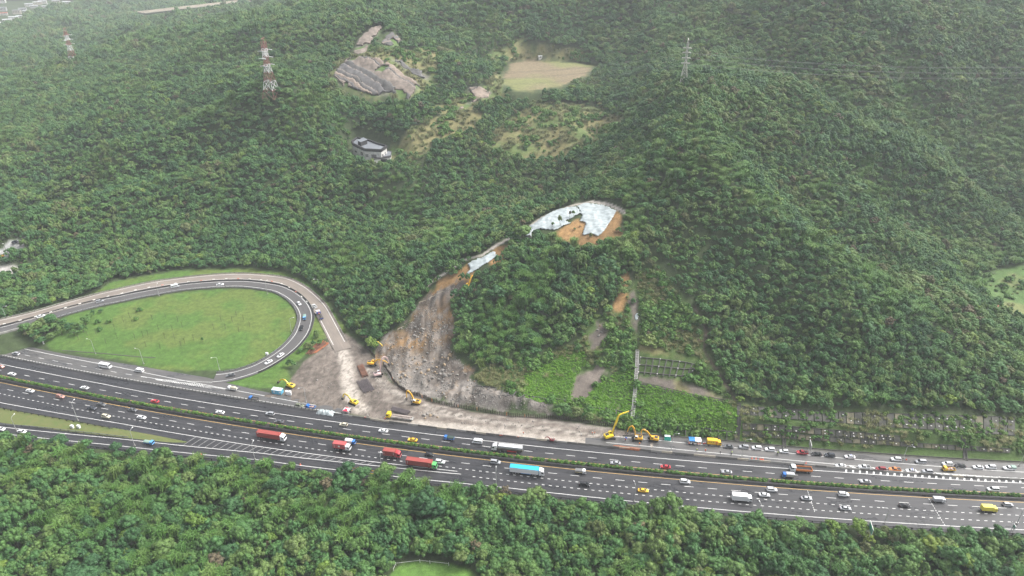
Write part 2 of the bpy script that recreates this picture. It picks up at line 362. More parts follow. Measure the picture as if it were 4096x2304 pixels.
ZN['slide'] = hp([(1440,1440),(1500,1410),(1560,1335),(1640,1275),(1690,1200),(1760,1150),(1830,1128),(1862,1160),(1800,1190),(1800,1235),(1822,1300),(1812,1350),(1800,1400),(1840,1440),(1900,1480),(1890,1520),(1960,1556),(2060,1585),(2190,1610),(2205,1650),(1990,1642),(1800,1612),(1640,1572),(1550,1510)])
ZN['slidetop'] = hp([(1700,1200),(1760,1120),(1830,1085),(1870,1050),(1900,1075),(1880,1150),(1800,1195),(1790,1240),(1740,1260),(1690,1290),(1640,1330),(1600,1340),(1650,1260)])
ZN['soil1'] = hp([(2205,955),(2260,900),(2330,870),(2420,850),(2470,845),(2485,880),(2492,955),(2440,960),(2395,985),(2330,990),(2280,972)])
ZN['soil2'] = hp([(1960,1010),(2000,985),(2045,975),(2035,1005),(2010,1030),(2015,1050),(1960,1070),(1950,1040)])
ZN['soil3'] = hp([(2480,1110),(2505,1085),(2522,1092),(2520,1140),(2500,1150)])
ZN['soil4'] = hp([(2450,1235),(2475,1180),(2490,1155),(2515,1180),(2498,1215),(2498,1250),(2470,1262)])
ZN['mud1'] = hp([(2285,1600),(2300,1520),(2330,1478),(2400,1465),(2440,1490),(2400,1520),(2365,1540),(2345,1590)])
ZN['mud2'] = hp([(2352,1330),(2390,1285),(2432,1290),(2430,1330),(2400,1380),(2370,1400),(2358,1370)])
ZN['mud3'] = hp([(2525,1080),(2545,1110),(2540,1150),(2555,1220),(2550,1300),(2560,1365),(2548,1370),(2540,1310),(2515,1270),(2520,1200),(2530,1150),(2518,1110)])
ZN['grassA'] = hp([(2090,1580),(2110,1500),(2230,1440),(2340,1410),(2330,1480),(2290,1560),(2280,1610),(2180,1612)])
ZN['grassB'] = hp([(2300,1640),(2370,1570),(2440,1500),(2540,1480),(2540,1660),(2420,1650)])
ZN['grassC'] = hp([(2560,1545),(2700,1570),(2850,1600),(2940,1640),(2945,1735),(2750,1700),(2590,1665),(2552,1640)])
ZN['scrubslope'] = hp([(1830,1560),(1880,1510),(1950,1470),(2080,1450),(2200,1400),(2320,1370),(2360,1270),(2450,1250),(2540,1100),(2620,1060),(2700,1140),(2790,1270),(2830,1390),(2880,1520),(2950,1620),(2960,1760),(2700,1740),(2500,1715),(2300,1670),(2180,1610),(2050,1590)])
ZN['wallslope'] = hp([(2955,1765),(2955,1622),(3100,1632),(3300,1646),(3600,1656),(3900,1664),(4150,1672),(4150,1860),(4096,1854),(3700,1832),(3300,1804),(3100,1785)])
ZN['beamwall'] = hp([(2552,1385),(2600,1395),(2770,1425),(2800,1440),(2790,1500),(2720,1520),(2550,1500)])
ZN['bermtop'] = hp([(2552,1405),(2556,1375),(2700,1390),(2790,1420),(2780,1440),(2650,1420)])
ZN['bermlow'] = hp([(2550,1500),(2700,1522),(2790,1545),(2900,1590),(2920,1605),(2800,1590),(2640,1550),(2550,1530)])
WALLS = {'wall1': ([(2966,1626),(3100,1634),(3296,1648),(3600,1658),(3850,1664),(4060,1672)], [(2966,1658),(3100,1672),(3296,1688),(3600,1712),(3850,1728),(4060,1744)]),
 'wall2': ([(2968,1697),(3130,1705),(3360,1725),(3600,1748)], [(2968,1720),(3130,1727),(3360,1748),(3600,1767)]),
 'wall3': ([(2968,1729),(3130,1736),(3360,1753),(3600,1771),(3800,1784),(4040,1798)], [(2968,1747),(3130,1755),(3360,1771),(3600,1786),(3800,1800),(4040,1813)])}
for k_, (a_, b_) in WALLS.items(): ZN[k_] = hp(a_ + b_[::-1])
BROWNPATH = hp([(2600,1010),(2640,1050),(2682,1095),(2696,1127),(2731,1183),(2776,1228),(2815,1291),(2825,1330),(2815,1400),(2857,1469),(2913,1553),(2940,1600)])
CRESTPATH = hp([(1700,1148),(1790,1085),(1861,1040),(1927,1022),(1980,984),(2035,956),(2084,928),(2168,872),(2240,838),(2300,818),(2357,807),(2420,814),(2469,832),(2500,850)])
SITE = pxpoly([(1130,1560),(1180,1500),(1210,1450),(1290,1395),(1330,1345),(1385,1335),(1450,1385),(1500,1430),(1560,1525),(1700,1598),(1900,1648),(2200,1675),(2500,1722),(2640,1745),(2640,1795),(2500,1800),(2200,1776),(1900,1742),(1600,1696),(1400,1655),(1250,1622),(1000,1585)])
HAUL = smooth_path([(*px2w(u, v), 0) for u, v in [(1330,1330),(1362,1390),(1385,1450),(1392,1520),(1405,1580),(1440,1630),(1560,1675),(1750,1705),(1950,1735),(2150,1752),(2350,1765),(2520,1775)]])[:, :2]
HAUL2 = smooth_path([(*px2w(u, v), 0) for u, v in [(1470,1480),(1540,1540),(1640,1600),(1800,1650),(2000,1690),(2200,1715),(2400,1745)]])[:, :2]

def slide_relief(x, y):
    d = sdist(ZN['slide'], x, y, 20); w = 1-sstep(-4, 2, d)
    d2 = sdist(SITE, x, y, 20); w2 = (1-sstep(-3, 1, d2))*.28
    k = np.maximum(w, w2)
    if k.max() <= 0: return k
    r = (fbm(x/6+40, y/6, 3)-.5)*3.2 + (fbm(x/1.9, y/1.9+60, 2)-.5)*1.9 + (np.abs(fbm(x/5+3, y/22+8, 3)-.5)-.15)*4.5*w
    heap = 3.2*np.exp(-((x-HEAP[0])**2/90 + (y-HEAP[1])**2/36)) + 2.4*np.exp(-((x-HEAP2[0])**2/120 + (y-HEAP2[1])**2/30))
    sc = -1.0*w*(1-w)*4*.6                                    # a low scarp round the scar
    road_w = sstep(8.5, 11, _off_fast(x, y))
    hd = np.minimum(polydist(HAUL, x, y, False, 12), polydist(HAUL2, x, y, False, 12)); r = r*(.12+.88*sstep(2.5, 5, hd))
    return (k*r + heap*np.maximum(w, w2*3.5) + sc)*road_w
def _off_fast(x, y):
    o = np.full(x.shape, 99.0); m = (y < 345) & (x > -620) & (x < 560)
    if m.any():
        xs, ys = x[m], y[m]; yy = np.interp(xs, _hx, _hy); tx = np.interp(xs, _hx, _tx); o[m] = (ys-yy)*tx
    return o
HEAP = px2w(1990, 1610); HEAP2 = px2w(2120, 1620)
SLIDE = slide_relief

# ------------------------------------------------------------------ the ground: one sheet to the horizon
rows = np.concatenate([np.geomspace(95, 2600, 610), np.geomspace(2640, 9000, 26)])
cols = np.linspace(-1, 1, 770)
hw = .80*(rows*.879 + 105) + 70
GX = cols[None, :]*hw[:, None]; GY = np.repeat(rows[:, None], len(cols), 1)
GZ = Z(GX, GY)
nR, nC = GX.shape
gx, gy, gz = GX.ravel(), GY.ravel(), GZ.ravel()
def srgb(h): c = np.array([int(h[i:i+2], 16)/255 for i in (0, 2, 4)]); return np.where(c <= .04045, c/12.92, ((c+.055)/1.055)**2.4)
C_FOREST = np.array([.05,.072,.03]); C_GRASS = np.array([.075,.145,.03]); C_GRASS2 = np.array([.105,.15,.036]); C_BRIGHT = np.array([.10,.21,.022])
C_DRY = np.array([.24,.22,.10]); C_MUD = np.array([.158,.134,.115]); C_ROCK = np.array([.20,.182,.165]); C_SOIL = np.array([.33,.20,.088]); C_PALE = np.array([.41,.37,.325]); C_SCRUB = np.array([.075,.125,.035])
n1 = fbm(gx/18, gy/18, 4); n2 = fbm(gx/5+9, gy/5, 3); n3 = fbm(gx/60+30, gy/60, 3)
col = np.repeat(C_FOREST[None], len(gx), 0)
def lay(c, w):
    global col
    w = np.clip(w, 0, 1)[:, None]; col = col*(1-w) + np.asarray(c)*w
def zone(name, c, c2=None, edge=3.0, soft=1.5, mixn=None):
    P = ZN[name] if isinstance(name, str) else name
    d = sdist(P, gx, gy, 30) + (n2-.5)*edge*2.2
    w = 1-sstep(-soft, soft, d)
    if c2 is not None:
        m = sstep(.38, .62, n1 if mixn is None else mixn)[:, None]; cc = np.asarray(c)*(1-m) + np.asarray(c2)*m
    else: cc = np.repeat(np.asarray(c)[None], len(gx), 0)
    lay(cc, w)
def trail(P, c, half, soft=1.0):
    d = polydist(P, gx, gy, False, 25) + (n2-.5)*1.4; lay(c, 1-sstep(half-soft, half+soft, d))
zone('scrubslope', C_SCRUB, C_SCRUB*.75); zone('wallslope', C_SCRUB, C_SCRUB*.8)
for z_ in ('bench1', 'bench2', 'bench3', 'fieldtop'): zone(z_, [.12,.165,.055], C_DRY*.8, 5, 3)
zone('scarpgrass', [.12,.16,.05], C_DRY*.7, 5, 3)
zone('farfield', [.185,.195,.08], np.array([.205,.165,.105]), 4, 3, n3)
for z_ in ('infield', 'wedge', 'loopside', 'rampverge'): zone(z_, C_GRASS, C_GRASS2, 1.0, .8)
zone('nearfield', C_GRASS*1.3, C_GRASS*1.5, 1, 1); zone('meadow', [.085,.15,.045], [.15,.17,.065], 4, 3)
for z_ in ('grassA', 'grassB', 'grassC'): zone(z_, C_BRIGHT, C_SCRUB, 6, 3)
zone('houseyard', C_SCRUB*1.2, C_DRY*.7, 3, 2); zone('yard', [.42,.42,.41], [.3,.3,.29], 1.5, 1); zone('yard2', [.36,.3,.25], [.4,.38,.36], 2, 1.5)
for z_ in ('scarp1', 'scarp2', 'scarp3', 'scarp4', 'scarp5'): zone(z_, C_ROCK, C_SCRUB*1.3, 2, 2)
for z_ in ('mud1', 'mud2', 'mud3'): zone(z_, C_MUD*.9, C_MUD*1.35, 4.5, 1.2)
zone('bermtop', C_DRY*.9, C_SCRUB, 1.5, 1); zone('bermlow', C_DRY*.95, C_MUD, 1.5, 1)
for z_ in ('soil1', 'soil2', 'soil3', 'soil4'): zone(z_, C_SOIL, C_SOIL*.72, 2, 1)
zone('slidetop', C_SOIL*.85, C_MUD, 3, 1.5)
zone('slide', C_MUD*.85, C_ROCK*.95, 6, 1.0); 
dsl = sdist(ZN['slide'], gx, gy, 30)
lay(C_SOIL*.62, (dsl < 0)*sstep(305, 345, gy)*sstep(.35,.6,n1)*.8)
lay(C_SOIL*.85, (dsl < 0)*sstep(.56, .70, fbm(gx/11+70, gy/11+20, 3))*sstep(268, 330, gy))
lay(C_ROCK*1.25, (dsl < 0)*sstep(.55,.7, fbm(gx/3.5+8, gy/3.5, 3))*.7); lay(C_MUD*.5, (dsl < 0)*sstep(.56,.7, fbm(gx/4.5+88, gy/9, 3))*.7)
d_site = sdist(SITE, gx, gy, 30); w_site = (1-sstep(-1, 1, d_site + (n2-.5)*2))
lay(C_MUD*1.0 + 0*col, w_site)
lay(C_MUD*1.3, w_site*sstep(.46, .66, n1)*.35); lay(C_MUD*.62, w_site*sstep(.5, .68, fbm(gx/9+5, gy/9+50, 3))*.7)
trail(HAUL2, C_PALE*.78, 1.8, 1.5); trail(HAUL[:62], C_PALE, 3.6, 2.2)
for o_ in (-1.1, 1.1, 3.2, -3.4): trail(HAUL2 + np.array([.3*o_, .9*o_]), C_MUD*(.75 if abs(o_) < 2 else 1.3), .35, .3)
tk = np.abs(fbm(gx/26+9, gy/13+2, 2)*26 % 1.0 - .5); lay(C_MUD*.55, w_site*(tk < .10)*.6*(gx < -60)); lay(C_MUD*1.5, w_site*(tk > .42)*.4*(gx < -60))
offg = _off_fast(gx, gy); sk = fbm(gx/34+3, offg/1.7, 3); w2_ = w_site*sstep(-75, -55, gx); lay(C_MUD*.72, w2_*sstep(.52, .62, sk)*.75); lay(C_PALE*.85, w2_*sstep(.56, .66, fbm(gx/40+31, offg/2.3+9, 3))*.6)
lay(C_PALE, w2_*(1-sstep(11.5, 14.5, offg + (n2-.5)*3))*.8)
trail(BROWNPATH[5:], [.10,.075,.06], .7, .6); trail(CRESTPATH, [.46,.42,.38], 1.3, .5)
wet = np.zeros(len(gx))
idx = np.arange(nR*nC).reshape(nR, nC)
quads = np.stack([idx[:-1,:-1], idx[:-1,1:], idx[1:,1:], idx[1:,:-1]], -1).reshape(-1, 4)
m_ground = bpy.data.materials.new('ground'); m_ground.use_nodes = True
n = m_ground.node_tree; b = n.nodes['Principled BSDF']; b.inputs['Roughness'].default_value = .85; b.inputs['Specular IOR Level'].default_value = .2
at = n.nodes.new('ShaderNodeAttribute'); at.attribute_name = 'tint'
gn = n.nodes.new('ShaderNodeNewGeometry')
def nzn(sc, det=6, ro=.7):
    q = n.nodes.new('ShaderNodeTexNoise'); q.inputs['Scale'].default_value = sc; q.inputs['Detail'].default_value = det; q.inputs['Roughness'].default_value = ro
    n.links.new(gn.outputs['Position'], q.inputs['Vector']); return q
q1, q2 = nzn(.35), nzn(2.2)
mr = n.nodes.new('ShaderNodeMapRange'); mr.inputs['From Min'].default_value = .3; mr.inputs['From Max'].default_value = .7; mr.inputs['To Min'].default_value = .62; mr.inputs['To Max'].default_value = 1.34
mr2 = n.nodes.new('ShaderNodeMapRange'); mr2.inputs['From Min'].default_value = .3; mr2.inputs['From Max'].default_value = .7; mr2.inputs['To Min'].default_value = .72; mr2.inputs['To Max'].default_value = 1.25
n.links.new(q1.outputs['Fac'], mr.inputs[0]); n.links.new(q2.outputs['Fac'], mr2.inputs[0])
mm = n.nodes.new('ShaderNodeMath'); mm.operation = 'MULTIPLY'; n.links.new(mr.outputs[0], mm.inputs[0]); n.links.new(mr2.outputs[0], mm.inputs[1])
vm = n.nodes.new('ShaderNodeVectorMath'); vm.operation = 'SCALE'; n.links.new(at.outputs['Color'], vm.inputs[0]); n.links.new(mm.outputs[0], vm.inputs['Scale'])
n.links.new(vm.outputs[0], b.inputs['Base Color'])
bp = n.nodes.new('ShaderNodeBump'); bp.inputs['Strength'].default_value = .6; bp.inputs['Distance'].default_value = .35
n.links.new(q2.outputs['Fac'], bp.inputs['Height']); n.links.new(bp.outputs[0], b.inputs['Normal'])
ground = obj('ground', new_mesh('ground', np.stack([gx, gy, gz], -1), quads, m_ground, True, col))
tag(ground, kind='structure')

# ------------------------------------------------------------------ vegetation
def ico(sub=1):
    bm = bmesh.new(); bmesh.ops.create_icosphere(bm, subdivisions=sub, radius=1.0)
    v = np.array([q.co[:] for q in bm.verts]); bm.verts.index_update(); f_ = np.array([[q.index for q in t.verts] for t in bm.faces]); bm.free(); return v, f_
ICO1, ICO2, ICO3 = ico(1), ico(2), ico(3)
def leafmat(name, ramp, vary=.35, hue_from='both'):
    m = bpy.data.materials.new(name); m.use_nodes = True; n = m.node_tree; b = n.nodes['Principled BSDF']
    b.inputs['Roughness'].default_value = .55; b.inputs['Specular IOR Level'].default_value = .25
    oi = n.nodes.new('ShaderNodeObjectInfo'); tc = n.nodes.new('ShaderNodeTexCoord')
    nz = n.nodes.new('ShaderNodeTexNoise'); nz.inputs['Scale'].default_value = .022; nz.inputs['Detail'].default_value = 3
    n.links.new(oi.outputs['Location'], nz.inputs['Vector'])
    mix = n.nodes.new('ShaderNodeMath'); mix.operation = 'MULTIPLY_ADD'; mix.inputs[1].default_value = .55
    n.links.new(oi.outputs['Random'], mix.inputs[0])
    sc = n.nodes.new('ShaderNodeMapRange'); sc.inputs['From Min'].default_value = .3; sc.inputs['From Max'].default_value = .7; sc.inputs['To Min'].default_value = 0; sc.inputs['To Max'].default_value = .45
    n.links.new(nz.outputs['Fac'], sc.inputs[0]); n.links.new(sc.outputs[0], mix.inputs[2])
    r = n.nodes.new('ShaderNodeValToRGB'); e = r.color_ramp.elements
    while len(e) < len(ramp): e.new(0.5)
    for i, (p, c) in enumerate(ramp): e[i].position = p; e[i].color = (*c, 1)
    n.links.new(mix.outputs[0], r.inputs[0])
    ln = n.nodes.new('ShaderNodeTexNoise'); ln.inputs['Scale'].default_value = .9; ln.inputs['Detail'].default_value = 4; ln.inputs['Roughness'].default_value = .75
    n.links.new(tc.outputs['Object'], ln.inputs['Vector'])
    lr = n.nodes.new('ShaderNodeMapRange'); lr.inputs['From Min'].default_value = .32; lr.inputs['From Max'].default_value = .68; lr.inputs['To Min'].default_value = 1-vary; lr.inputs['To Max'].default_value = 1+vary
    n.links.new(ln.outputs['Fac'], lr.inputs[0])
    vm = n.nodes.new('ShaderNodeVectorMath'); vm.operation = 'SCALE'; n.links.new(r.outputs[0], vm.inputs[0]); n.links.new(lr.outputs[0], vm.inputs['Scale'])
    n.links.new(vm.outputs[0], b.inputs['Base Color'])
    m.diffuse_color = (*ramp[len(ramp)//2][1], 1)
    return m
GREENS = [(0.0,(0.028,0.080,0.032)),(.20,(0.040,0.104,0.037)),(.42,(0.056,0.137,0.039)),(.60,(0.081,0.161,0.040)),(.78,(0.111,0.173,0.048)),(.92,(0.111,0.112,0.051)),(1.0,(0.151,0.245,0.045))]
m_leaf = leafmat('broadleaf_foliage', GREENS)
m_lime = leafmat('lime_foliage', [(0,(.085,.16,.028)),(.5,(.12,.20,.035)),(1,(.17,.23,.04))], .3)
m_brownleaf = leafmat('dry_foliage', [(0,(.085,.075,.045)),(.5,(.11,.09,.055)),(1,(.12,.105,.05))], .3)
m_scrub = leafmat('scrub_foliage', [(0,(.045,.115,.026)),(.4,(.070,.165,.030)),(.75,(.105,.185,.040)),(1,(.16,.19,.06))], .35)
m_reed = leafmat('reed_foliage', [(0,(.10,.14,.045)),(.5,(.17,.185,.07)),(1,(.24,.23,.11))], .3)
m_bright = leafmat('bright_groundcover', [(0,(.085,.20,.022)),(.5,(.12,.27,.025)),(1,(.16,.30,.035))], .3)
m_hedge = leafmat('hedge_foliage', [(0,(.045,.115,.022)),(.5,(.07,.16,.026)),(1,(.105,.20,.03))], .35)
m_bark = mat('bark', (.10,.08,.06), .9, noise=.4, nscale=3)

def crown(seed, R, Hc, n_l, n_leaf, ls, style='dome', lump=(.30,.46)):
    """a crown of many leaf-clothed lumps with gaps between them; base at z = 0"""
    r = np.random.default_rng(seed); V = []; Fc = []; b = 0; ga = 2.39996
    off = r.random()*6.28; ex, ey = r.uniform(.78, 1.22, 2); lean = r.normal(size=2)*R*.18
    for i in range(n_l):
        t = (i+.5)/n_l
        if style == 'dome':
            el = math.asin(min(1, .02 + .98*t)); az = ga*i+off+r.normal()*.5
            rr = .70*R*r.uniform(.55, 1.22); c = np.array([math.cos(az)*math.cos(el)*rr*ex+lean[0]*t, math.sin(az)*math.cos(el)*rr*ey+lean[1]*t, Hc*.26 + math.sin(el)*Hc*.5*r.uniform(.62,1.2)])
        elif style == 'tall':
            az = ga*i+off+r.normal()*.3; k = math.sqrt(1-t)*.8+.12; c = np.array([math.cos(az)*R*k*.75, math.sin(az)*R*k*.75, Hc*(.12+.75*t)])
        else:                                                      # weeping, creeper-hung
            az = ga*i+off+r.normal()*.4; k = r.uniform(.1, .95); c = np.array([math.cos(az)*R*k, math.sin(az)*R*k, Hc*(.82-.62*k*k)+r.normal()*.10*Hc])
        lr = R*r.uniform(*lump); sq = np.array([1, 1, .82]) if style != 'weep' else np.array([.8, .8, 1.35])
        v, f_ = ICO1; d = 1 + (r.random(len(v))-.5)*.5
        V.append(c + v*d[:, None]*lr*sq*.92); Fc.append(f_+b); b += len(v)
        # leaf sprays: small bent blades set all over the lump
        k = n_leaf; u = r.normal(size=(k, 3)); u[:, 2] = np.abs(u[:, 2])*.9+u[:, 2]*.1 if style != 'weep' else u[:, 2]; u /= np.linalg.norm(u, axis=1)[:, None]
        p = c + u*lr*sq*r.uniform(.85, 1.18, (k, 1)); nrm = u + r.normal(size=(k, 3))*.55; nrm[:, 2] += .25; nrm /= np.linalg.norm(nrm, axis=1)[:, None]
        a = np.cross(nrm, r.normal(size=(k, 3))); a /= np.linalg.norm(a, axis=1)[:, None]; bb = np.cross(nrm, a); s = ls*R*r.uniform(.6, 1.3, (k, 1))
        q = np.stack([p-a*s, p-bb*s*.7+nrm*s*.15, p+a*s, p+bb*s*.7-nrm*s*.2], 1).reshape(-1, 3)
        V.append(q); ii = np.arange(k)*4+b; Fc.append(np.stack([ii, ii+1, ii+2], -1)); Fc.append(np.stack([ii, ii+2, ii+3], -1)); b += 4*k
    return np.concatenate(V), np.concatenate(Fc)
def crown_mesh(name, m, *a, **k):
    v, f_ = crown(*a, **k); return new_mesh(name, v, f_, m)
def tuft(seed, m, n_b, h, spread, w):
    r = np.random.default_rng(seed); V = []; Fc = []
    for i in range(n_b):
        az = r.random()*6.28; x0, y0 = r.normal(size=2)*spread*.35; d = np.array([math.cos(az), math.sin(az)]); hh = h*r.uniform(.6, 1.1); s = spread*r.uniform(.4, 1)
        side = np.array([-d[1], d[0]])*w*r.uniform(.6, 1.2); b = len(V)
        for t, ww in ((0, .6), (.55, 1), (1, .1)):
            p = np.array([x0, y0]) + d*s*t*t; z = hh*math.sin(t*1.9)/math.sin(1.57) if t < .99 else hh*.82
            V += [(*(p-side*ww), z), (*(p+side*ww), z)]
        Fc += [(b, b+1, b+3, b+2), (b+2, b+3, b+5, b+4)]
    return new_mesh('tuft', V, np.array(Fc), m)
CROWNS = [crown_mesh('crown', m_leaf, 1, 3.7, 4.6, 26, 40, .058, lump=(.16,.40)),
          crown_mesh('crown', m_leaf, 2, 3.2, 4.2, 20, 44, .066, lump=(.18,.42)),
          crown_mesh('crown', m_leaf, 3, 4.4, 4.6, 38, 34, .050, lump=(.12,.32)),
          crown_mesh('crown', m_leaf, 4, 2.9, 5.6, 22, 40, .066, style='tall', lump=(.2,.42)),
          crown_mesh('crown', m_leaf, 5, 3.7, 4.6, 34, 38, .056, style='weep', lump=(.13,.30)),
          crown_mesh('crown', m_leaf, 6, 4.9, 4.8, 46, 30, .046, lump=(.10,.27)),
          crown_mesh('crown', m_lime, 7, 3.4, 3.8, 24, 40, .075, lump=(.16,.36)),
          crown_mesh('crown', m_brownleaf, 8, 3.2, 4.0, 24, 24, .065, lump=(.14,.30)),
          crown_mesh('crown', m_leaf, 9, 3.9, 4.0, 40, 36, .048, style='weep', lump=(.11,.26)),
          crown_mesh('crown', m_leaf, 10, 3.4, 3.4, 30, 40, .056, lump=(.12,.36)),
          tuft(33, m_scrub, 120, 4.6, 3.0, .15)]
CR_R = np.array([3.7,3.2,4.4,2.9,3.7,4.9,3.4,3.2,3.9,3.4,2.6])
SHRUBS = [crown_mesh('foliage', m_scrub, 21, 1.5, 1.7, 9, 22, .14), crown_mesh('foliage', m_scrub, 22, 1.1, 1.2, 7, 24, .17), crown_mesh('foliage', m_scrub, 23, 1.8, 1.5, 11, 20, .13)]
TUFTS = [tuft(31, m_reed, 64, 1.5, 1.2, .045), tuft(32, m_reed, 52, 1.1, 1.0, .045)]
COVERS = [crown_mesh('cover', m_bright, 41, .95, .7, 7, 16, .18), crown_mesh('cover', m_bright, 42, .7, .5, 5, 16, .2)]

TREES = []                                                        # (mesh index, x, y, z, scale, rotation)
def tree_trunk(seed):
    r = random.Random(seed); m = MB(); pts = [(0,0,-.6,.24),(r.uniform(-.1,.1),r.uniform(-.1,.1),1.6,.18),(r.uniform(-.3,.3),r.uniform(-.3,.3),3.4,.13)]
    for a, c in zip(pts[:-1], pts[1:]): m.tube(a[:3], c[:3], a[3], c[3], 6)
    for k in range(4):
        az = k*1.6+r.random(); p = pts[-1]; m.tube(p[:3], (p[0]+math.cos(az)*1.3, p[1]+math.sin(az)*1.3, p[2]+1.3+r.random()*.6), .10, .03, 5)
    return m.mesh('trunk', m_bark)
TRUNKS = [tree_trunk(k) for k in range(3)]
LIFT = 2.6                                                        # crown base above the ground

# where the forest stands: jittered grid over everything the frame could see
bare = ['village','infield','wedge','loopside','rampverge','farfield','scarp1','scarp2','scarp3','scarp4','scarp5','meadow','yard','yard2','nearfield','slide','soil1','mud1','mud2','grassA','grassB','grassC','wallslope','beamwall','bermlow']
half = ['scrubslope','bench1','bench2','bench3','fieldtop','scarpgrass','houseyard']
ZN['village'] = hp([(-200,2),(-200,130),(0,118),(60,106),(130,72),(240,42),(310,28),(300,2)])
HOUSE = hp([(1398,620),(1408,545),(1470,535),(1560,580),(1600,600),(1560,655),(1490,655),(1440,640)])
def jitter_grid(x0, x1, y0, y1, s, seed):
    r = np.random.default_rng(seed); xs = np.arange(x0, x1, s); ys = np.arange(y0, y1, s*.87)
    X, Y = np.meshgrid(xs, ys); X = X + (np.arange(len(ys)) % 2)[:, None]*s*.5
    return (X + r.uniform(-.38, .38, X.shape)*s).ravel(), (Y + r.uniform(-.38, .38, Y.shape)*s).ravel()
def in_view(x, y, z, mx=420, top=-260, bot=2700):
    u, v = w2px(x, y, z); return (u > -mx) & (u < 4096+mx) & (v > top) & (v < bot)
def road_clear(x, y, m=2.2):
    """True where no carriageway or ramp lies"""
    i = np.clip(np.searchsorted(_hx, x), 1, len(_hx)-1); o = (y-_hy[i])*_tx[i]
    lo = np.interp(_hx[i], [-330,-250,-190,-120,-60,0,560], [-45,-43.5,-38.5,-31.5,-29,-27.6,-27.6])
    ok = (o < lo-m) | (o > 24+m) | ((x > 60) & (o > 20))
    hi = np.interp(x, [-620,-300,-220,-120], [24,24,24,20])
    ok = (o < lo-m) | (o > hi+m)
    for R, w in ((RIN, 5.5), (ROUT, 5.5)):
        d = polydist(R[:, :2], x, y, False, 20); ok &= d > w+m+1.5
    return ok
def zoned(names, x, y, grow=0.0):
    k = np.zeros(x.shape, bool)
    for nme in names: k |= sdist(ZN[nme] if isinstance(nme, str) else nme, x, y, 12) < grow
    return k
FX, FY, FS = [], [], []
for (y0, y1, s, sc) in ((96, 300, 4.2, .48), (300, 640, 4.4, .50), (95, 240, 4.0, .86), (240, 520, 3.8, .78), (520, 900, 4.3, .86), (900, 1500, 7.0, 1.4), (1500, 2500, 11, 2.0)):
    h = .80*(y1*.879+105)+60; x, y = jitter_grid(-h, h, y0, y1, s, int(y0)); z = rbf(x, y)
    k = in_view(x, y, z); x, y, z = x[k], y[k], z[k]
    k = road_clear(x, y) & ~zoned(bare, x, y, 1.5) & ~zoned(['scarp1','scarp2','scarp3','scarp4','scarp5','meadow','farfield'], x, y+4, 4.5) & ~(sdist(SITE, x, y, 12) < 2.5) & ~(sdist(HOUSE, x, y, 12) < 2) & ~(sdist(HOUSE, x, y+7, 12) < 1) & ~(sdist(HOUSE, x, y+12, 12) < -1) & (polydist(BROWNPATH, x, y, False, 8) > 1.5) & (polydist(CRESTPATH, x, y, False, 8) > 2.4)
    x, y = x[k], y[k]; thin = zoned(half, x, y, 0); k = ~thin | (np.random.default_rng(5).random(len(x)) < np.where(zoned(['scrubslope'], x, y, 0), np.where(y > 300, .42, .09), .05)) ; x, y = x[k], y[k]
    FX.append(x); FY.append(y); FS.append(np.full(len(x), sc))
FX, FY, FS = map(np.concatenate, (FX, FY, FS))
ZN['creeper'] = hp([(2540,1080),(2560,960),(2640,820),(2760,700),(2900,760),(3050,900),(3300,1050),(3450,1200),(3560,1400),(3600,1600),(3000,1600),(2860,1440),(2800,1270),(2700,1150),(2600,1120)])
extra_clear = []
TARPZ = [hp(P) for P in (
 [(2306,826),(2353,815),(2416,825),(2469,846),(2451,880),(2428,914),(2409,940),(2390,950),(2364,941),(2326,946),(2341,895),(2316,888),(2326,866)],
 [(2082,932),(2168,873),(2207,851),(2259,834),(2308,830),(2326,856),(2290,876),(2262,888),(2290,892),(2259,908),(2217,926),(2154,922),(2130,932),(2125,966),(2102,950)],
 [(1868,1058),(1923,1034),(1980,1004),(1990,1030),(1945,1062),(1896,1090),(1871,1104),(1862,1100),(1878,1082)])]
k = np.ones(len(FX), bool)
for P in TARPZ: k &= (sdist(P, FX, FY, 12) > 1.4) & (sdist(P, FX, FY+4.5, 12) > .5)
k &= ~((sdist(ZN['slidetop'], FX, FY, 12) < 0) & (np.random.default_rng(9).random(len(FX)) < .75))
k &= ~((zoned(['soil2','soil3','soil4','mud3','bermtop'], FX, FY, .5)) & (np.random.default_rng(8).random(len(FX)) < .9))
FX, FY, FS = FX[k], FY[k], FS[k]
FZ = Z(FX, FY)
FU, FV = w2px(FX, FY, FZ)
r_ = np.random.default_rng(77); nT = len(FX)
kind_n = fbm(FX/35, FY/35, 3)
pick = r_.random(nT); FI = np.select([pick < .15, pick < .28, pick < .43, pick < .50, pick < .62, pick < .74, pick < .76, pick < .775, pick < .88], [0, 1, 2, 3, 4, 5, 6, 7, 8], 9)
FI = np.where((kind_n > .60) & (pick < .5), 4, FI)
FSC = FS*np.clip(r_.normal(.95, .24, nT), .5, 1.55); FROT = r_.uniform(0, 6.283, nT)
FSC = FSC*(.72+.55*fbm(FX/26+7, FY/26, 3)); FI = np.where((fbm(FX/42+50, FY/42, 3) > .60) & (r_.random(nT) < .7) & (FS > .6), 10, FI)
small = zoned(half, FX, FY, 0); FSC = np.where(small, FSC*.62, FSC)
creep = inpoly(ZN['creeper'], FX, FY); FI = np.where(creep, np.array([4, 8, 9, 8, 4, 9, 5])[r_.integers(0, 7, nT)], FI); FSC = np.where(creep, FSC*.88, FSC)

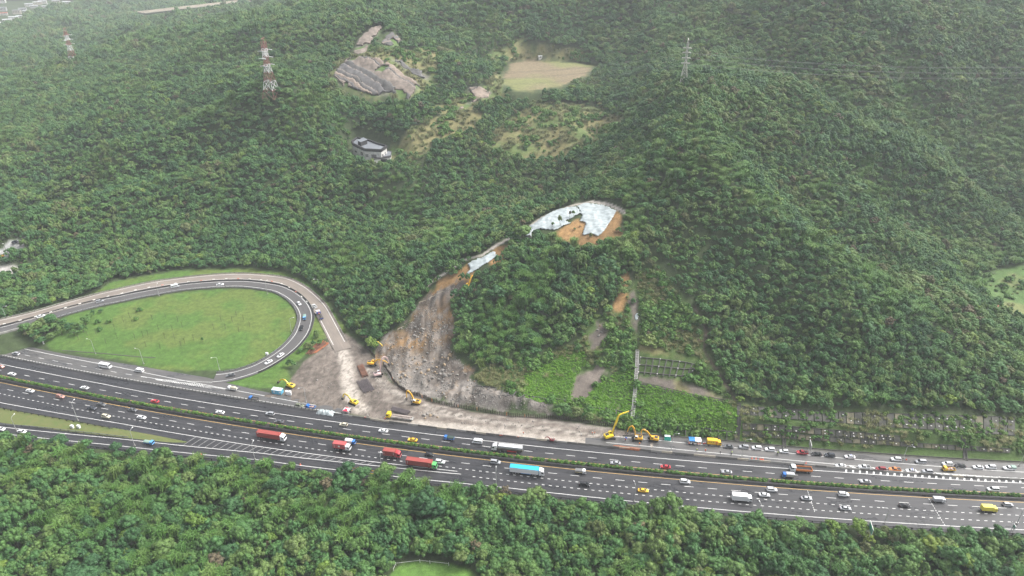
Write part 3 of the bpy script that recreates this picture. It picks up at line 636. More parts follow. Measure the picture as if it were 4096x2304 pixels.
def instancer(name, protos, x, y, z, idx_, scl, rot, label, cat='trees', tilt=None):
    col_ = bpy.data.collections.new(name + '_set')                 # not linked to the scene: only feeds the scatter
    for i, me in enumerate(protos): q = bpy.data.objects.new(f'{name}_{chr(97+i)}', me); col_.objects.link(q)
    me = bpy.data.meshes.new(name); me.vertices.add(len(x)); me.vertices.foreach_set('co', np.stack([x, y, z], -1).astype(np.float32).ravel())
    for nme, typ, arr in (('pick', 'INT', idx_.astype(np.int32)),):
        a = me.attributes.new(nme, typ, 'POINT'); a.data.foreach_set('value', arr)
    rv = np.random.default_rng(len(x)); nv = len(x)
    a = me.attributes.new('sclv', 'FLOAT_VECTOR', 'POINT'); a.data.foreach_set('vector', (np.asarray(scl)[:, None]*np.clip(rv.normal(1, .13, (nv, 3)), .7, 1.4)).astype(np.float32).ravel())
    a = me.attributes.new('rotv', 'FLOAT_VECTOR', 'POINT'); a.data.foreach_set('vector', np.stack([rv.normal(0, .13, nv), rv.normal(0, .13, nv), np.asarray(rot)], -1).astype(np.float32).ravel())
    o = obj(name, me); tag(o, label, cat, None, 'stuff')
    ng = bpy.data.node_groups.new(name, 'GeometryNodeTree')
    ng.interface.new_socket('Geometry', in_out='INPUT', socket_type='NodeSocketGeometry'); ng.interface.new_socket('Geometry', in_out='OUTPUT', socket_type='NodeSocketGeometry')
    N = ng.nodes; gi = N.new('NodeGroupInput'); go = N.new('NodeGroupOutput'); ip = N.new('GeometryNodeInstanceOnPoints'); ci = N.new('GeometryNodeCollectionInfo')
    ci.inputs['Collection'].default_value = col_; ci.inputs['Separate Children'].default_value = True; ci.inputs['Reset Children'].default_value = True
    def na(nme, typ):
        q = N.new('GeometryNodeInputNamedAttribute'); q.data_type = typ; q.inputs['Name'].default_value = nme; return q
    a, s, r = na('pick', 'INT'), na('sclv', 'FLOAT_VECTOR'), na('rotv', 'FLOAT_VECTOR')
    L = ng.links; L.new(gi.outputs[0], ip.inputs['Points']); L.new(ci.outputs[0], ip.inputs['Instance']); ip.inputs['Pick Instance'].default_value = True
    outp = lambda q: next(o_ for o_ in q.outputs if o_.enabled and o_.name == 'Attribute')
    L.new(outp(a), ip.inputs['Instance Index']); L.new(outp(s), ip.inputs['Scale']); L.new(outp(r), ip.inputs['Rotation']); L.new(ip.outputs[0], go.inputs[0])
    md = o.modifiers.new('scatter', 'NODES'); md.node_group = ng
    return o

# the 300 trees that show largest stand as trees of their own, the rest is the wood
dep = FY*CP - (FZ-CAM_H)*SP
vis = (FU > -20) & (FU < 4116) & (FV < 2330) & ~small
size = np.where(vis, FSC*CR_R[FI]/dep, 0)
near = np.argsort(-size)[:300]
isn = np.zeros(nT, bool); isn[near] = True
KINDS_T = ['rounded mid green', 'small dense green', 'wide billowing', 'narrow upright', 'creeper hung', 'broad many lobed', 'pale lime green', 'dry brownish', 'low creeper draped', 'flat topped', 'feathery arching']
MARKS = [(-230,'the slip road at far left'),(-150,'the grass wedge'),(-118,'the long red container lorry'),(-70,'the lorry with white disc'),(-30,'the green cabbed lorry'),(15,'the blue topped trailer'),(60,'the right driving yellow taxi'),(105,'the large white box lorry'),(150,'the green road sign'),(215,'the bottom right corner')]
TG = {}
for i in near:
    s = float(FSC[i]); x_, y_ = float(FX[i]), float(FY[i]); low_ = y_ < 275 and FV[i] > 1750
    if low_:
        edge = 'at the road edge near ' if _off_fast(np.array([x_]), np.array([y_]))[0] > -48 else 'deep in the wood below ' if FV[i] < 2170 else 'low in the photo below '
        lab = KINDS_T[FI[i]]+' tree '+edge+min(MARKS, key=lambda q: abs(q[0]-x_*1.05))[1]
    else: lab = KINDS_T[FI[i]]+' tree on the slope above '+min([(-100,'the loop ramp'),(-40,'the pink excavator'),(20,'the landslide boulders'),(70,'the slope stairs'),(120,'the parked silver estate'),(170,'the red pickup'),(220,'the anchored walls at right')], key=lambda q: abs(q[0]-x_))[1]
    t = thing('broadleaf_tree', lab, 'tree', (x_, y_, float(FZ[i])), float(FROT[i]), lab.split(' tree ')[0]+' trees '+lab.split(' tree ')[1], (s*random.uniform(.85,1.18), s*random.uniform(.85,1.18), s*random.uniform(.8,1.2)))
    obj('crown', CROWNS[FI[i]], t, (0, 0, LIFT)); obj('trunk', TRUNKS[int(i) % 3], t)
instancer('forest', CROWNS, FX[~isn], FY[~isn], FZ[~isn] + (LIFT*FSC[~isn])*np.where(small[~isn], .45, .9), FI[~isn], FSC[~isn], FROT[~isn], 'dense green subtropical forest covering the hills', 'forest')

# scrub, reeds and bright ground cover
def scatter(names, s, seed, dens=1.0, grow=0, y0=95, y1=900, avoid=()):
    xs, ys = [], []
    for nme in names:
        P = ZN[nme] if isinstance(nme, str) else nme; a, c = P.min(0), P.max(0); x, y = jitter_grid(a[0], c[0], a[1], c[1], s, seed)
        k = sdist(P, x, y, 12) < grow; x, y = x[k], y[k]; k = np.random.default_rng(seed+1).random(len(x)) < dens; xs.append(x[k]); ys.append(y[k])
    x, y = np.concatenate(xs), np.concatenate(ys); k = road_clear(x, y, .5)
    for P in avoid: k &= sdist(P if not isinstance(P, str) else ZN[P], x, y, 12) > .8
    k &= (polydist(BROWNPATH, x, y, False, 8) > 2.2) & (polydist(CRESTPATH, x, y, False, 8) > 1.6)
    k &= sdist(HOUSE, x, y, 12) > 0.5
    return x[k], y[k], Z(x[k], y[k])
AV = ['soil1','soil3','soil4','mud1','mud2','mud3','slide','beamwall','bermlow','grassA','grassB','grassC', SITE] + TARPZ
x, y, z = scatter(['scrubslope'], 1.7, 50, .82, -.3, avoid=AV); r_ = np.random.default_rng(51)
x2, y2, z2 = scatter(['bench1','bench2','bench3','fieldtop','houseyard','scarpgrass'], 3.4, 60, .5, 0, avoid=['scarp1','scarp2','scarp3','scarp4','scarp5','farfield'])
x3, y3, z3 = scatter(['wallslope'], 1.7, 64, .8, -.6, avoid=['wall1','wall2','wall3'])
x6, y6, z6 = scatter(['meadow'], 3.2, 69, .22, -2)
x4, y4, z4 = scatter(['wall1','wall2','wall3'], 2.0, 66, .7)
x5, y5, z5 = scatter(['grassA','grassB','grassC'], 2.4, 68, .10, avoid=['mud1', SITE])
x = np.concatenate([x, x2, x3, x4, x5, x6]); y = np.concatenate([y, y2, y3, y4, y5, y6]); z = np.concatenate([z, z2, z3, z4, z5, z6])
r_ = np.random.default_rng(70)
reedy = fbm(x/14+200, y/14, 3) > np.where(y < 420, .60, .44)
xs, ys, zs = x[~reedy], y[~reedy], z[~reedy]
instancer('scrub', SHRUBS, xs, ys, zs-.1, r_.integers(0, 3, len(xs)), np.minimum(np.clip(r_.gamma(4,.28,len(xs)),.5,2.2)*np.where(ys > 420, 1.35, 1), np.where((xs > 98) & (ys < 300), 1.0, 9)), r_.uniform(0, 6.28, len(xs)), 'low green scrub on the cut slopes and hillside clearings', 'scrub')
xs, ys, zs = x[reedy], y[reedy], z[reedy]
instancer('reeds', TUFTS, xs, ys, zs-.1, r_.integers(0, 2, len(xs)), r_.uniform(.8, 1.6, len(xs))*np.where(ys > 420, 1.8, 1), r_.uniform(0, 6.28, len(xs)), 'tall pale silvery reeds among the scrub', 'reeds')
x, y, z = scatter(['grassA','grassB','grassC'], 1.15, 80, .86, 1.2, avoid=['mud1', SITE])
instancer('ground_cover', COVERS, x, y, z-.12, r_.integers(0, 2, len(x)), r_.uniform(.7, 1.3, len(x)), r_.uniform(0, 6.28, len(x)), 'bright green creeping ground cover on the lower cut slopes', 'ground cover')

# ------------------------------------------------------------------ carriageways, markings
def asphalt(name, base, patch, rough=.5, streak=.42, wet=.3):
    m = bpy.data.materials.new(name); m.use_nodes = True; n = m.node_tree; b = n.nodes['Principled BSDF']; b.inputs['Specular IOR Level'].default_value = .5
    uv = n.nodes.new('ShaderNodeUVMap'); L = n.links
    def mapped(sx, sy):
        q = n.nodes.new('ShaderNodeMapping'); q.inputs['Scale'].default_value = (sx, sy, 1); L.new(uv.outputs[0], q.inputs['Vector']); return q
    def nz(vec, sc, det=5):
        q = n.nodes.new('ShaderNodeTexNoise'); q.inputs['Scale'].default_value = sc; q.inputs['Detail'].default_value = det; q.inputs['Roughness'].default_value = .65; L.new(vec.outputs[0], q.inputs['Vector']); return q
    a = nz(mapped(.02, 1.1), 1.0); c = nz(mapped(.06, .18), 1.0); d = nz(mapped(1, 1), 3.0)
    r = n.nodes.new('ShaderNodeValToRGB'); r.color_ramp.elements[0].position = .38; r.color_ramp.elements[1].position = .66
    r.color_ramp.elements[0].color = (*base, 1); r.color_ramp.elements[1].color = (*patch, 1); L.new(c.outputs['Fac'], r.inputs[0])
    mr = n.nodes.new('ShaderNodeMapRange'); mr.inputs['From Min'].default_value = .3; mr.inputs['From Max'].default_value = .7; mr.inputs['To Min'].default_value = 1-streak; mr.inputs['To Max'].default_value = 1+streak; L.new(a.outputs['Fac'], mr.inputs[0])
    mr2 = n.nodes.new('ShaderNodeMapRange'); mr2.inputs['To Min'].default_value = .85; mr2.inputs['To Max'].default_value = 1.15; L.new(d.outputs['Fac'], mr2.inputs[0])
    mm = n.nodes.new('ShaderNodeMath'); mm.operation = 'MULTIPLY'; L.new(mr.outputs[0], mm.inputs[0]); L.new(mr2.outputs[0], mm.inputs[1])
    vm = n.nodes.new('ShaderNodeVectorMath'); vm.operation = 'SCALE'; L.new(r.outputs[0], vm.inputs[0]); L.new(mm.outputs[0], vm.inputs['Scale']); L.new(vm.outputs[0], b.inputs['Base Color'])
    rr = n.nodes.new('ShaderNodeMapRange'); rr.inputs['From Min'].default_value = .35; rr.inputs['From Max'].default_value = .65; rr.inputs['To Min'].default_value = rough-wet; rr.inputs['To Max'].default_value = rough+.15; L.new(c.outputs['Fac'], rr.inputs[0]); L.new(rr.outputs[0], b.inputs['Roughness'])
    return m
M_ASP = asphalt('dark_asphalt', (.021,.021,.024), (.036,.035,.039))
M_ASP2 = asphalt('worn_asphalt', (.075,.074,.075), (.115,.11,.105), .5, .2)
M_RAMP = asphalt('ramp_asphalt', (.075,.072,.072), (.095,.09,.088), .55, .15, .1)
M_DUST = asphalt('dusty_asphalt', (.17,.145,.125), (.235,.20,.17), .7, .15, .1)
M_WHITE = mat('white_paint', (.74,.74,.72), .5, noise=.18, nscale=.8); M_YEL = mat('yellow_paint', (.62,.40,.13), .5, noise=.2, nscale=.8)

def strip_mesh(name, L, R, m, z=None, uvL=None, uvR=None):
    """sheet between two polylines of equal length"""
    L = np.asarray(L, float); R = np.asarray(R, float); k = len(L)
    if L.shape[1] == 2: L = np.c_[L, np.full(k, z)]; R = np.c_[R, np.full(k, z)]
    V = np.empty((2*k, 3)); V[0::2] = R; V[1::2] = L
    q = np.arange(k-1)*2; me = new_mesh(name, V, np.stack([q, q+2, q+3, q+1], -1), m)
    if uvL is not None:
        U = np.empty((2*k, 2)); U[0::2] = uvR; U[1::2] = uvL; uvl = me.uv_layers.new(name='UVMap')
        li = np.empty(len(me.loops), np.int32); me.loops.foreach_get('vertex_index', li); uvl.data.foreach_set('uv', U[li].ravel())
    return me
def I(s, xs, ys): return np.interp(s, xs, ys)
def so_strip(name, s, lo, hi, z, m):
    s = np.asarray(s, float); lo = np.broadcast_to(lo, s.shape); hi = np.broadcast_to(hi, s.shape)
    return strip_mesh(name, road(s, hi), road(s, lo), m, z, np.c_[s, hi], np.c_[s, lo])
s_all = np.arange(-430, 430.1, 4.0)
lo_edge = lambda s: I(s, [-430,-300,-250,-184,-116,-64,0,430], [-58,-48.5,-45,-38.0,-31.8,-30.0,-27.8,-27.6])
hi_cd = lambda s: I(s, [-430,-320,-231,-175,-143,-110,-60,40,65,101,150,213,300,430], [26,25,24.0,23.5,19.5,17.0,10,14,19.6,19.2,17.6,16.2,14.5,14.5])
nb = lambda s: I(s, [-430,-160,-120,-60,65,100,150,210,300,430], [10.7,10.7,10.2,9.0,8.4,7.8,6.4,4.9,4.4,4.4])     # barrier line
ned = lambda s: I(s, [-430,-230,-190,150,210,430], [4.8,4.8,4.1,4.0,3.0,3.0])
tag(obj('highway', so_strip('highway', s_all, lo_edge(s_all), nb(s_all), 0.0, M_ASP)), kind='structure')
s_cd = np.arange(-430, -84, 4.0); tag(obj('collector_road', so_strip('collector_road', s_cd, nb(s_cd)+.004, hi_cd(s_cd), 0.0, M_ASP2)), kind='structure')
s_cr = np.arange(34, 430, 4.0); tag(obj('collector_road', so_strip('collector_road', s_cr, nb(s_cr)+.004, hi_cd(s_cr), 0.0, M_ASP2)), kind='structure')
# grass wedge between the highway and the slip road, and the kerbed median bed
m_lawn = mat('lawn', (.085,.125,.03), .9, noise=.3, nscale=.25, bump=.3, col2=(.13,.13,.045))
wl = np.arange(-330, -151, 3.0)
w_hi = I(wl, [-330,-265,-215,-170,-152], [-29,-26.0,-24.2,-24.0,-24.6]); w_lo = I(wl, [-330,-250,-187,-160,-152], [-39,-34.9,-29.3,-26.8,-25.0])
tag(obj('verge', so_strip('verge', wl, w_lo, w_hi, .06, m_lawn)), kind='structure')
m_bed = mat('median_soil', (.045,.042,.035), .9, noise=.4, nscale=.8)
tag(obj('median', so_strip('median', s_all, -6.6, -4.35, .05, m_bed)), kind='structure')

def lines_mesh(name, m, items):
    """items: (polyline points, width, z)"""
    mb = MB()
    for P, w, z in items:
        P = np.asarray(P, float); t = np.gradient(P[:, :2], axis=0); t /= np.linalg.norm(t, axis=1)[:, None]; nn = np.stack([-t[:, 1], t[:, 0]], -1)*w/2
        zz = P[:, 2] if P.shape[1] > 2 else np.full(len(P), z)
        V = []; [V.extend([(*(p[:2]-q), h), (*(p[:2]+q), h)]) for p, q, h in zip(P, nn, zz)]
        mb.add(V, [(2*i, 2*i+2, 2*i+3, 2*i+1) for i in range(len(P)-1)])
    me = bpy.data.meshes.new(name); me.from_pydata(mb.v, [], mb.f); me.materials.append(m); return me
def L_so(s0, s1, o, w=.24, z=.008, ds=4.0):
    s = np.linspace(s0, s1, max(2, int(abs(s1-s0)/ds)+1)); oo = o(s) if callable(o) else np.full(s.shape, float(o)); return (road(s, oo), w, z)
D_SO = np.array([so_of(*px2w(u, v)) for u, v in [(96,1501),(275,1536),(526,1582),(788,1627),(999,1661),(1219,1693),(1446,1724),(1683,1755),(1927,1785),(2267,1822),(2528,1848),(2796,1870),(3068,1892),(3434,1917),(3712,1933)]])
ph_n = float(np.angle(np.exp(2j*np.pi*D_SO[:, 0]/10).mean())/(2*np.pi)*10)
SD = np.array([so_of(*px2w(2600+a/3.22, 1600+b_/3.22)) for a, b_ in [(155,1083),(445,1110),(738,1137),(1038,1162)]]); ph_s = float(np.angle(np.exp(2j*np.pi*SD[:, 0]/10).mean())/(2*np.pi)*10)
white, yellow, worn = [], [], []
sm = lambda a, b_: (a, b_)
white += [L_so(-430, 430, ned)]; yellow += [L_so(-430, 430, -3.55, .22), L_so(-430, 430, -8.75, .22)]
sedge = lambda s: I(s, [-430,-265,-195,-121,-67,-40,-22], [-24,-22.4,-20.5,-20.15,-19.28,-18.6,-18.3])
white += [L_so(-430, -22, sedge)]
mline = lambda s: I(s, [-430,-248,-187,-118,-66,-25,-18], [-46,-37.5,-30.3,-24.3,-21.7,-20.0,-19.6]); white += [L_so(-430, -20, mline)]
rlo = lambda s: I(s, [-430,-250,-184,-116,-64,-2,430], [-51,-42,-34.6,-28.55,-26.9,-24.6,-24.0]); white += [L_so(-430, 430, rlo)]
for k in range(-43, 43):
    s = 10*k+ph_n; white.append(L_so(s, s+4, 0.1, .2)); s2 = 10*k+ph_s; white.append(L_so(s2, s2+4, -12.6, .2))
    if s < -172: white.append(L_so(s+3, s+7, 15.6, .2))
for k in range(-138, 138):
    s = 3.1*k; white.append(L_so(s, s+1.25, -16.4, .26))
    if s > -16: white.append(L_so(s+1, s+2.25, -20.35, .26))
cd_up = lambda s: I(s, [-430,-315,-231,-143,-110], [21,20.6,20.0,16.35,14.5]); white += [L_so(-430, -105, cd_up)]
white += [L_so(-430, -90, lambda s: nb(s)+1.3)]
park = lambda s: I(s, [40,66,101,150,213,260,430], [16.6,16.5,15.86,13.6,10.56,9.4,9.0]); low = lambda s: I(s, [40,66,101,140,180,213,260], [11.6,11.5,10.7,9.4,7.6,6.3,5.2])
white += [L_so(42, 430, park), L_so(44, 250, low)]
for k in range(26):                                                # hatching where the slip road joins
    s = -152+k*3.6; a, c = float(sedge(s))-.3, float(mline(s))+.3
    if a-c > .5: worn.append((np.array([road(s-1.2, c), road(s+.9, a)]), .26, .008))
for k in range(22):                                                # hatching either side of the barrier on the right
    s = 156+k*3.4; a, c = float(nb(s))+.7, float(low(s))
    if c-a > .3: white.append((np.array([road(s+1.6, a), road(s-1.0, c)]), .8, .008))
for k in range(84):
    s = 152+k*3.0; white.append((np.array([road(s, ned(s)+.15), road(s+.8, nb(s)-.45)]), .7, .009))
for k in range(20):                                                # gore where the loop leaves the collector road
    u = 625+k*9.5; v = 1519+k*.9; P = [px2w(u, v), px2w(u+9, v+3+k*.55)]; white.append((np.array(P), .22, .010))
white += [(np.array([px2w(u, v) for u, v in [(563,1505),(640,1517),(720,1529),(800,1541),(900,1556)]]), .24, .010), (np.array([px2w(u, v) for u, v in [(620,1518),(700,1521),(800,1527),(850,1529)]]), .2, .011)]
for pa, pb in (((3230,1962),(3260,2050)), ((3715,1994),(3782,2106))):
    a, c = np.array(px2w(*pa)), np.array(px2w(*pb)); n_ = 12
    for k in range(n_): white.append((np.array([a+(c-a)*(k/n_), a+(c-a)*((k+.55)/n_)]), .22, .012))
white += [(np.array([px2w(264,1732), px2w(243,1751)]), .25, .012)]
tag(obj('lane_markings', lines_mesh('lane_markings', M_WHITE, white)), kind='structure')
tag(obj('worn_markings', lines_mesh('worn_markings', mat('worn_paint', (.34,.34,.33), .6, noise=.4, nscale=.9), worn)), kind='structure')
tag(obj('yellow_markings', lines_mesh('yellow_markings', M_YEL, yellow)), kind='structure')

# the loop ramps
def off_path(R, o, dz=0.0):
    t = np.gradient(R[:, :2], axis=0); t /= np.linalg.norm(t, axis=1)[:, None]; nn = np.stack([-t[:, 1], t[:, 0]], -1)
    return np.c_[R[:, :2] + nn*o, R[:, 2]+dz]
def chain(R): return np.concatenate([[0], np.cumsum(np.linalg.norm(np.diff(R[:, :2], axis=0), axis=1))])
def ramp_sheet(name, R, lo, hi, m):
    c = chain(R); return strip_mesh(name, off_path(R, hi), off_path(R, lo), m, None, np.c_[c, np.full(len(c), hi)], np.c_[c, np.full(len(c), lo)])
RI = RIN[:-13]; RI = RI.copy(); RI[:, 2] += .012
RO = ROUT.copy(); RO[:, 2] += .03
tag(obj('loop_ramp', ramp_sheet('loop_ramp', RI, -5.4, 5.2, M_RAMP)), kind='structure')
tag(obj('outer_ramp', ramp_sheet('outer_ramp', RO, -4.6, 5.2, M_DUST)), kind='structure')
rl = []
for R, os_ in ((RI, (-3.3, 3.3)), (RO[:-9], (-3.4, 3.4))):
    for o_ in os_: rl.append((off_path(R, o_, .012), .26, 0))
tag(obj('ramp_markings', lines_mesh('ramp_markings', M_WHITE, rl)), kind='structure')

# barriers, guard rails, hedges
M_CONC = mat('concrete', (.33,.32,.30), .85, noise=.35, nscale=.6); M_CONCD = mat('stained_concrete', (.16,.155,.145), .85, noise=.45, nscale=.6); M_STEEL = mat('galvanised_steel', (.30,.31,.32), .45, .6, noise=.25, nscale=.5)
M_DARKSTEEL = mat('weathered_steel', (.055,.055,.056), .6, .3, noise=.3, nscale=.6); M_CONCP = mat('pale_concrete', (.46,.41,.33), .85, noise=.3, nscale=.5)
def sweep(P, prof, m, name):
    """sweep a profile of (offset, height) along world points (x, y, z)"""
    P = np.asarray(P, float); t = np.gradient(P[:, :2], axis=0); t /= np.linalg.norm(t, axis=1)[:, None]; nn = np.stack([-t[:, 1], t[:, 0]], -1)
    S = [[(p[0]+q[0]*a, p[1]+q[1]*a, p[2]+h) for a, h in prof] for p, q in zip(P, nn)]
    mb = MB(); mb.loft(S); return mb.mesh(name, m)
def p3(s, o, z=0.0): s = np.atleast_1d(s).astype(float); oo = o(s) if callable(o) else np.full(s.shape, o); return np.c_[road(s, oo), np.full(len(s), z)]
def resample(P, step):
    P = np.asarray(P, float); c = np.concatenate([[0], np.cumsum(np.linalg.norm(np.diff(P[:, :2], axis=0), axis=1))]); s = np.arange(step/2, c[-1], step)
    return np.stack([np.interp(s, c, P[:, k]) for k in range(P.shape[1])], -1), np.array([math.atan2(np.interp(min(q+.5, c[-1]), c, P[:, 1])-np.interp(q-.5, c, P[:, 1]), np.interp(min(q+.5, c[-1]), c, P[:, 0])-np.interp(q-.5, c, P[:, 0])) for q in s])
POST = MB().bbox(-.08, .08, -.1, .1, 0, .85).mesh('post', M_DARKSTEEL)
POSTB = MB().bbox(-.16, .16, -.22, .22, 0, 1.0).mesh('post', M_DARKSTEEL)
def guard_rail(P, label, step=2.2, post=POST, m=None, name='guard_rail', beam=((-.08,.45),(.06,.45),(.08,.62),(.06,.80),(-.08,.80),(-.02,.62))):
    P = np.asarray(P, float); t = thing(name, label, 'guard rail', tuple(P[0])); P0 = P - P[0]
    obj('rail', sweep(P0, beam, m or M_STEEL, 'rail'), t)
    Q, A = resample(P0, step)
    for q, a in zip(Q, A): obj('post', post, t, tuple(q), (0, 0, a))
    return t
# left: concrete wall with dark posts between the highway and the collector road
s = np.arange(-345, -94, 3.0)
t = guard_rail(p3(s, lambda q: nb(q)+.25), 'long concrete barrier topped with dark posts between highway and collector road', 2.05, POSTB, M_CONC, 'road_barrier', ((-.28,0),(.28,0),(.16,.35),(.12,.82),(-.12,.82),(-.16,.35)))
# right: line of cast barrier blocks
t = thing('barrier_wall', 'row of stained concrete barrier blocks between the highway and the closed collector road', 'barrier', tuple(road(-94, nb(-94))) + (0,))
blk = MB().loft([[(x, -.3, 0), (x, .3, 0), (x, .2, .3), (x, .12, .85), (x, -.12, .85), (x, -.2, .3)] for x in (-2.42, 2.42)])
B1, B2, B3 = blk.mesh('barrier_block', M_CONCD), blk.mesh('barrier_block', M_CONC), blk.mesh('barrier_block', M_CONCP)
o0 = Vector(t.location)
for i, s in enumerate(np.arange(-91, 300, 4.95)):
    p = road(s, float(nb(s))); a = road_dir(s); r = random.random()
    obj('barrier_block', (B1 if r < (.55 if s < 100 else .25) else B2 if r < .85 else B3), t, (p[0]-o0.x, p[1]-o0.y, 0), (0, 0, a))
# median: twin dark rails on the near side, hedge bushes in the bed
s = np.arange(-420, 420, 6.0)
t = thing('median_barrier', 'low dark steel barrier along the near side of the planted median', 'barrier', tuple(p3([-420], -7.3)[0])); o0 = np.array(t.location)
obj('barrier_wall', sweep(p3(s, -6.9)-o0, ((-.25,0),(.25,0),(.18,.75),(-.18,.75)), M_DARKSTEEL, 'barrier_wall'), t)
for oo in (-7.75, -7.35): obj('rail', sweep(p3(s, oo)-o0, ((-.06,.35),(.06,.35),(.06,.72),(-.06,.72)), M_DARKSTEEL, 'rail'), t)
# outer rails beside the woods and slip roads
P = [(-20,1621),(0,1626),(60,1637),(150,1653),(300,1680),(420,1702),(452,1709)]
guard_rail(smooth_path([(*px2w(u, v+8), 0) for u, v in P], 4), 'dark guard rail along the far edge of the grass wedge on the left', 4.2, POSTB, M_DARKSTEEL)
P = [(-20,1690),(0,1693),(150,1705),(300,1722),(420,1735),(515,1746)]
guard_rail(smooth_path([(*px2w(u, v+6), 0) for u, v in P], 4), 'grey guard rail between grass wedge and slip road', 4.2, POST, M_STEEL)
s = np.arange(-330, 330, 4.0); guard_rail(p3(s, lambda q: lo_edge(q)+.5), 'low dark guard rail between highway and near woods', 3.6, POSTB, M_DARKSTEEL)
c = chain(RI)
guard_rail(off_path(RI[60:], -4.9 if False else 4.9)[::1][:170] if False else off_path(RI[30:], -5.0), 'steel guard rail round the inside of the grassy loop', 3.0)
guard_rail(off_path(RO[:-8], 4.8), 'pale guard rail on the outer edge of the ramp under the wooded hill', 3.0, POST, M_CONC)
guard_rail(off_path(RI[10:-30], 4.7), 'dark low barrier between the two loop ramps', 6.5, POST, M_DARKSTEEL, 'ramp_barrier', ((-.25,0),(.25,0),(.15,.8),(-.15,.8)))
m_marker = [mat('white_marker', (.75,.73,.68), .6), mat('red_marker', (.6,.2,.14), .6)]
Q, A = resample(off_path(RO[:-40], -4.3, .85), 8.0); MK = MB().bbox(-.75, .75, -.25, .25, -.28, .12).mesh('barrier_marker', m_marker[0])
t = thing('barrier_markers', 'row of pale and red blocks on the barrier between the loop ramps', 'marker', tuple(Q[0]))
for i, (q, a) in enumerate(zip(Q, A)): obj('marker_block', MK, t, tuple(q-Q[0]), (0, 0, a), mat=m_marker[1] if i % 3 == 2 and 14 < i < 30 else m_marker[0])
# bridge deck at the left where the ramps leave over the highway
t = thing('ramp_bridge', 'concrete bridge carrying the loop ramps over the road at the left edge', 'bridge', tuple(RIN[0]))
k = int(np.argmin(np.abs(RIN[:, 0]+300))); o0 = RIN[0]
obj('deck', sweep(RIN[:k+6]-o0, ((-5.6,-.15),(-5.6,-1.5),(-5.0,-1.9),(5.0,-1.9),(5.3,-.15)), M_CONCD, 'deck'), t); ko = int(np.argmin(np.abs(ROUT[:, 0]+300)))
obj('deck', sweep(ROUT[:ko+6]-o0, ((-4.8,-.15),(-4.8,-1.6),(5.3,-1.6),(5.3,-.15)), M_CONCD, 'deck'), t)
obj('parapet', sweep(off_path(RIN[:k+14], -5.3)-o0, ((-.2,-.1),(.2,-.1),(.15,.9),(-.15,.9)), M_CONC, 'parapet'), t)
obj('girder', sweep(off_path(RIN[:k+6], -6.2, -1.0)-o0, ((-.45,-.7),(.45,-.7),(.45,.25),(-.45,.25)), M_CONC, 'girder'), t)
ab = MB().box((0, 0, 0), (1.2, 24, 7.0)); pA = (RIN[k]+ROUT[ko])/2; a_ = math.atan2(*(RIN[k+3]-RIN[k])[[1, 0]])
obj('abutment', ab.mesh('abutment', M_CONCD), t, tuple(np.array([pA[0]-1, pA[1], pA[2]-5.6])-o0), (0, 0, a_))
HB = [crown_mesh('shrub', m_hedge, 90+i, 1.0, 1.3, 9, 26, .16, lump=(.42,.58)) for i in range(4)]
r_ = random.Random(4); s = -330.0; i = 0
while s < 320 and i < 298:
    sc = r_.uniform(.85, 1.15); L_ = r_.choice([1.9, 2.0, 2.2, 2.6]) if s > -60 else r_.choice([1.8, 2.0, 2.2])
    p = road(s, -5.25+r_.uniform(-.12,.12))
    o = obj('hedge_shrub', HB[i % 4], None, (*p, .02), (0, 0, road_dir(s)+r_.choice([0, math.pi])), (L_/2.0*1.05, 1.0*sc, sc*1.12))
    tag(o, 'trimmed round green shrub in the long row planted along the highway median', 'shrub', 'shrubs planted along the highway median'); i += 1
    s += L_*1.02 + (r_.random() < .10)*1.0

# ------------------------------------------------------------------ vehicles
def paint(name, c, rough=.28, metal=0.0): 
    m = mat('paint_' + name, c, rough, metal, spec=.5); m.node_tree.nodes['Principled BSDF'].inputs['Coat Weight'].default_value = .3; return m
PAINT = {'white': paint('white', (.74,.75,.76)), 'silver': paint('silver', (.42,.43,.45), .32, .35), 'grey': paint('grey', (.11,.115,.125), .3, .2), 'black': paint('black', (.012,.012,.014), .22), 'darkblue': paint('darkblue', (.03,.035,.05), .25),
  'red': paint('red', (.42,.025,.035)), 'darkred': paint('darkred', (.25,.02,.03)), 'salmon': paint('salmon', (.45,.23,.19), .35, .2), 'cream': paint('cream', (.58,.54,.42)), 'taxi': paint('taxi', (.80,.47,.02)), 'yellow': paint('yellow', (.80,.60,.02)), 'orange': paint('orange', (.62,.20,.04)),
  'blue': paint('blue', (.03,.16,.50)), 'skyblue': paint('skyblue', (.10,.32,.62)), 'green': paint('green', (.10,.44,.13)), 'olive': paint('olive', (.20,.22,.15), .35, .2), 'rust': paint('rust', (.30,.055,.045), .55), 'rustlight': paint('rustlight', (.44,.085,.085), .5), 'cyan': paint('cyan', (.02,.42,.68), .4), 'lemon': paint('lemon', (.80,.70,.08), .4), 'beige': paint('beige', (.50,.43,.26), .5), 'turq': paint('turq', (.02,.48,.38), .4), 'tarpgrey': paint('tarpgrey', (.17,.17,.17), .8), 'darkgreen': paint('darkgreen', (.03,.055,.045), .7), 'palegreen': paint('palegreen', (.22,.33,.28), .6), 'pink': paint('pink', (.62,.45,.44), .5), 'digger': paint('digger', (.72,.40,.025), .45), 'digger2': paint('digger2', (.78,.56,.02), .4), 'orangehi': paint('orangehi', (.80,.12,.03), .6)}
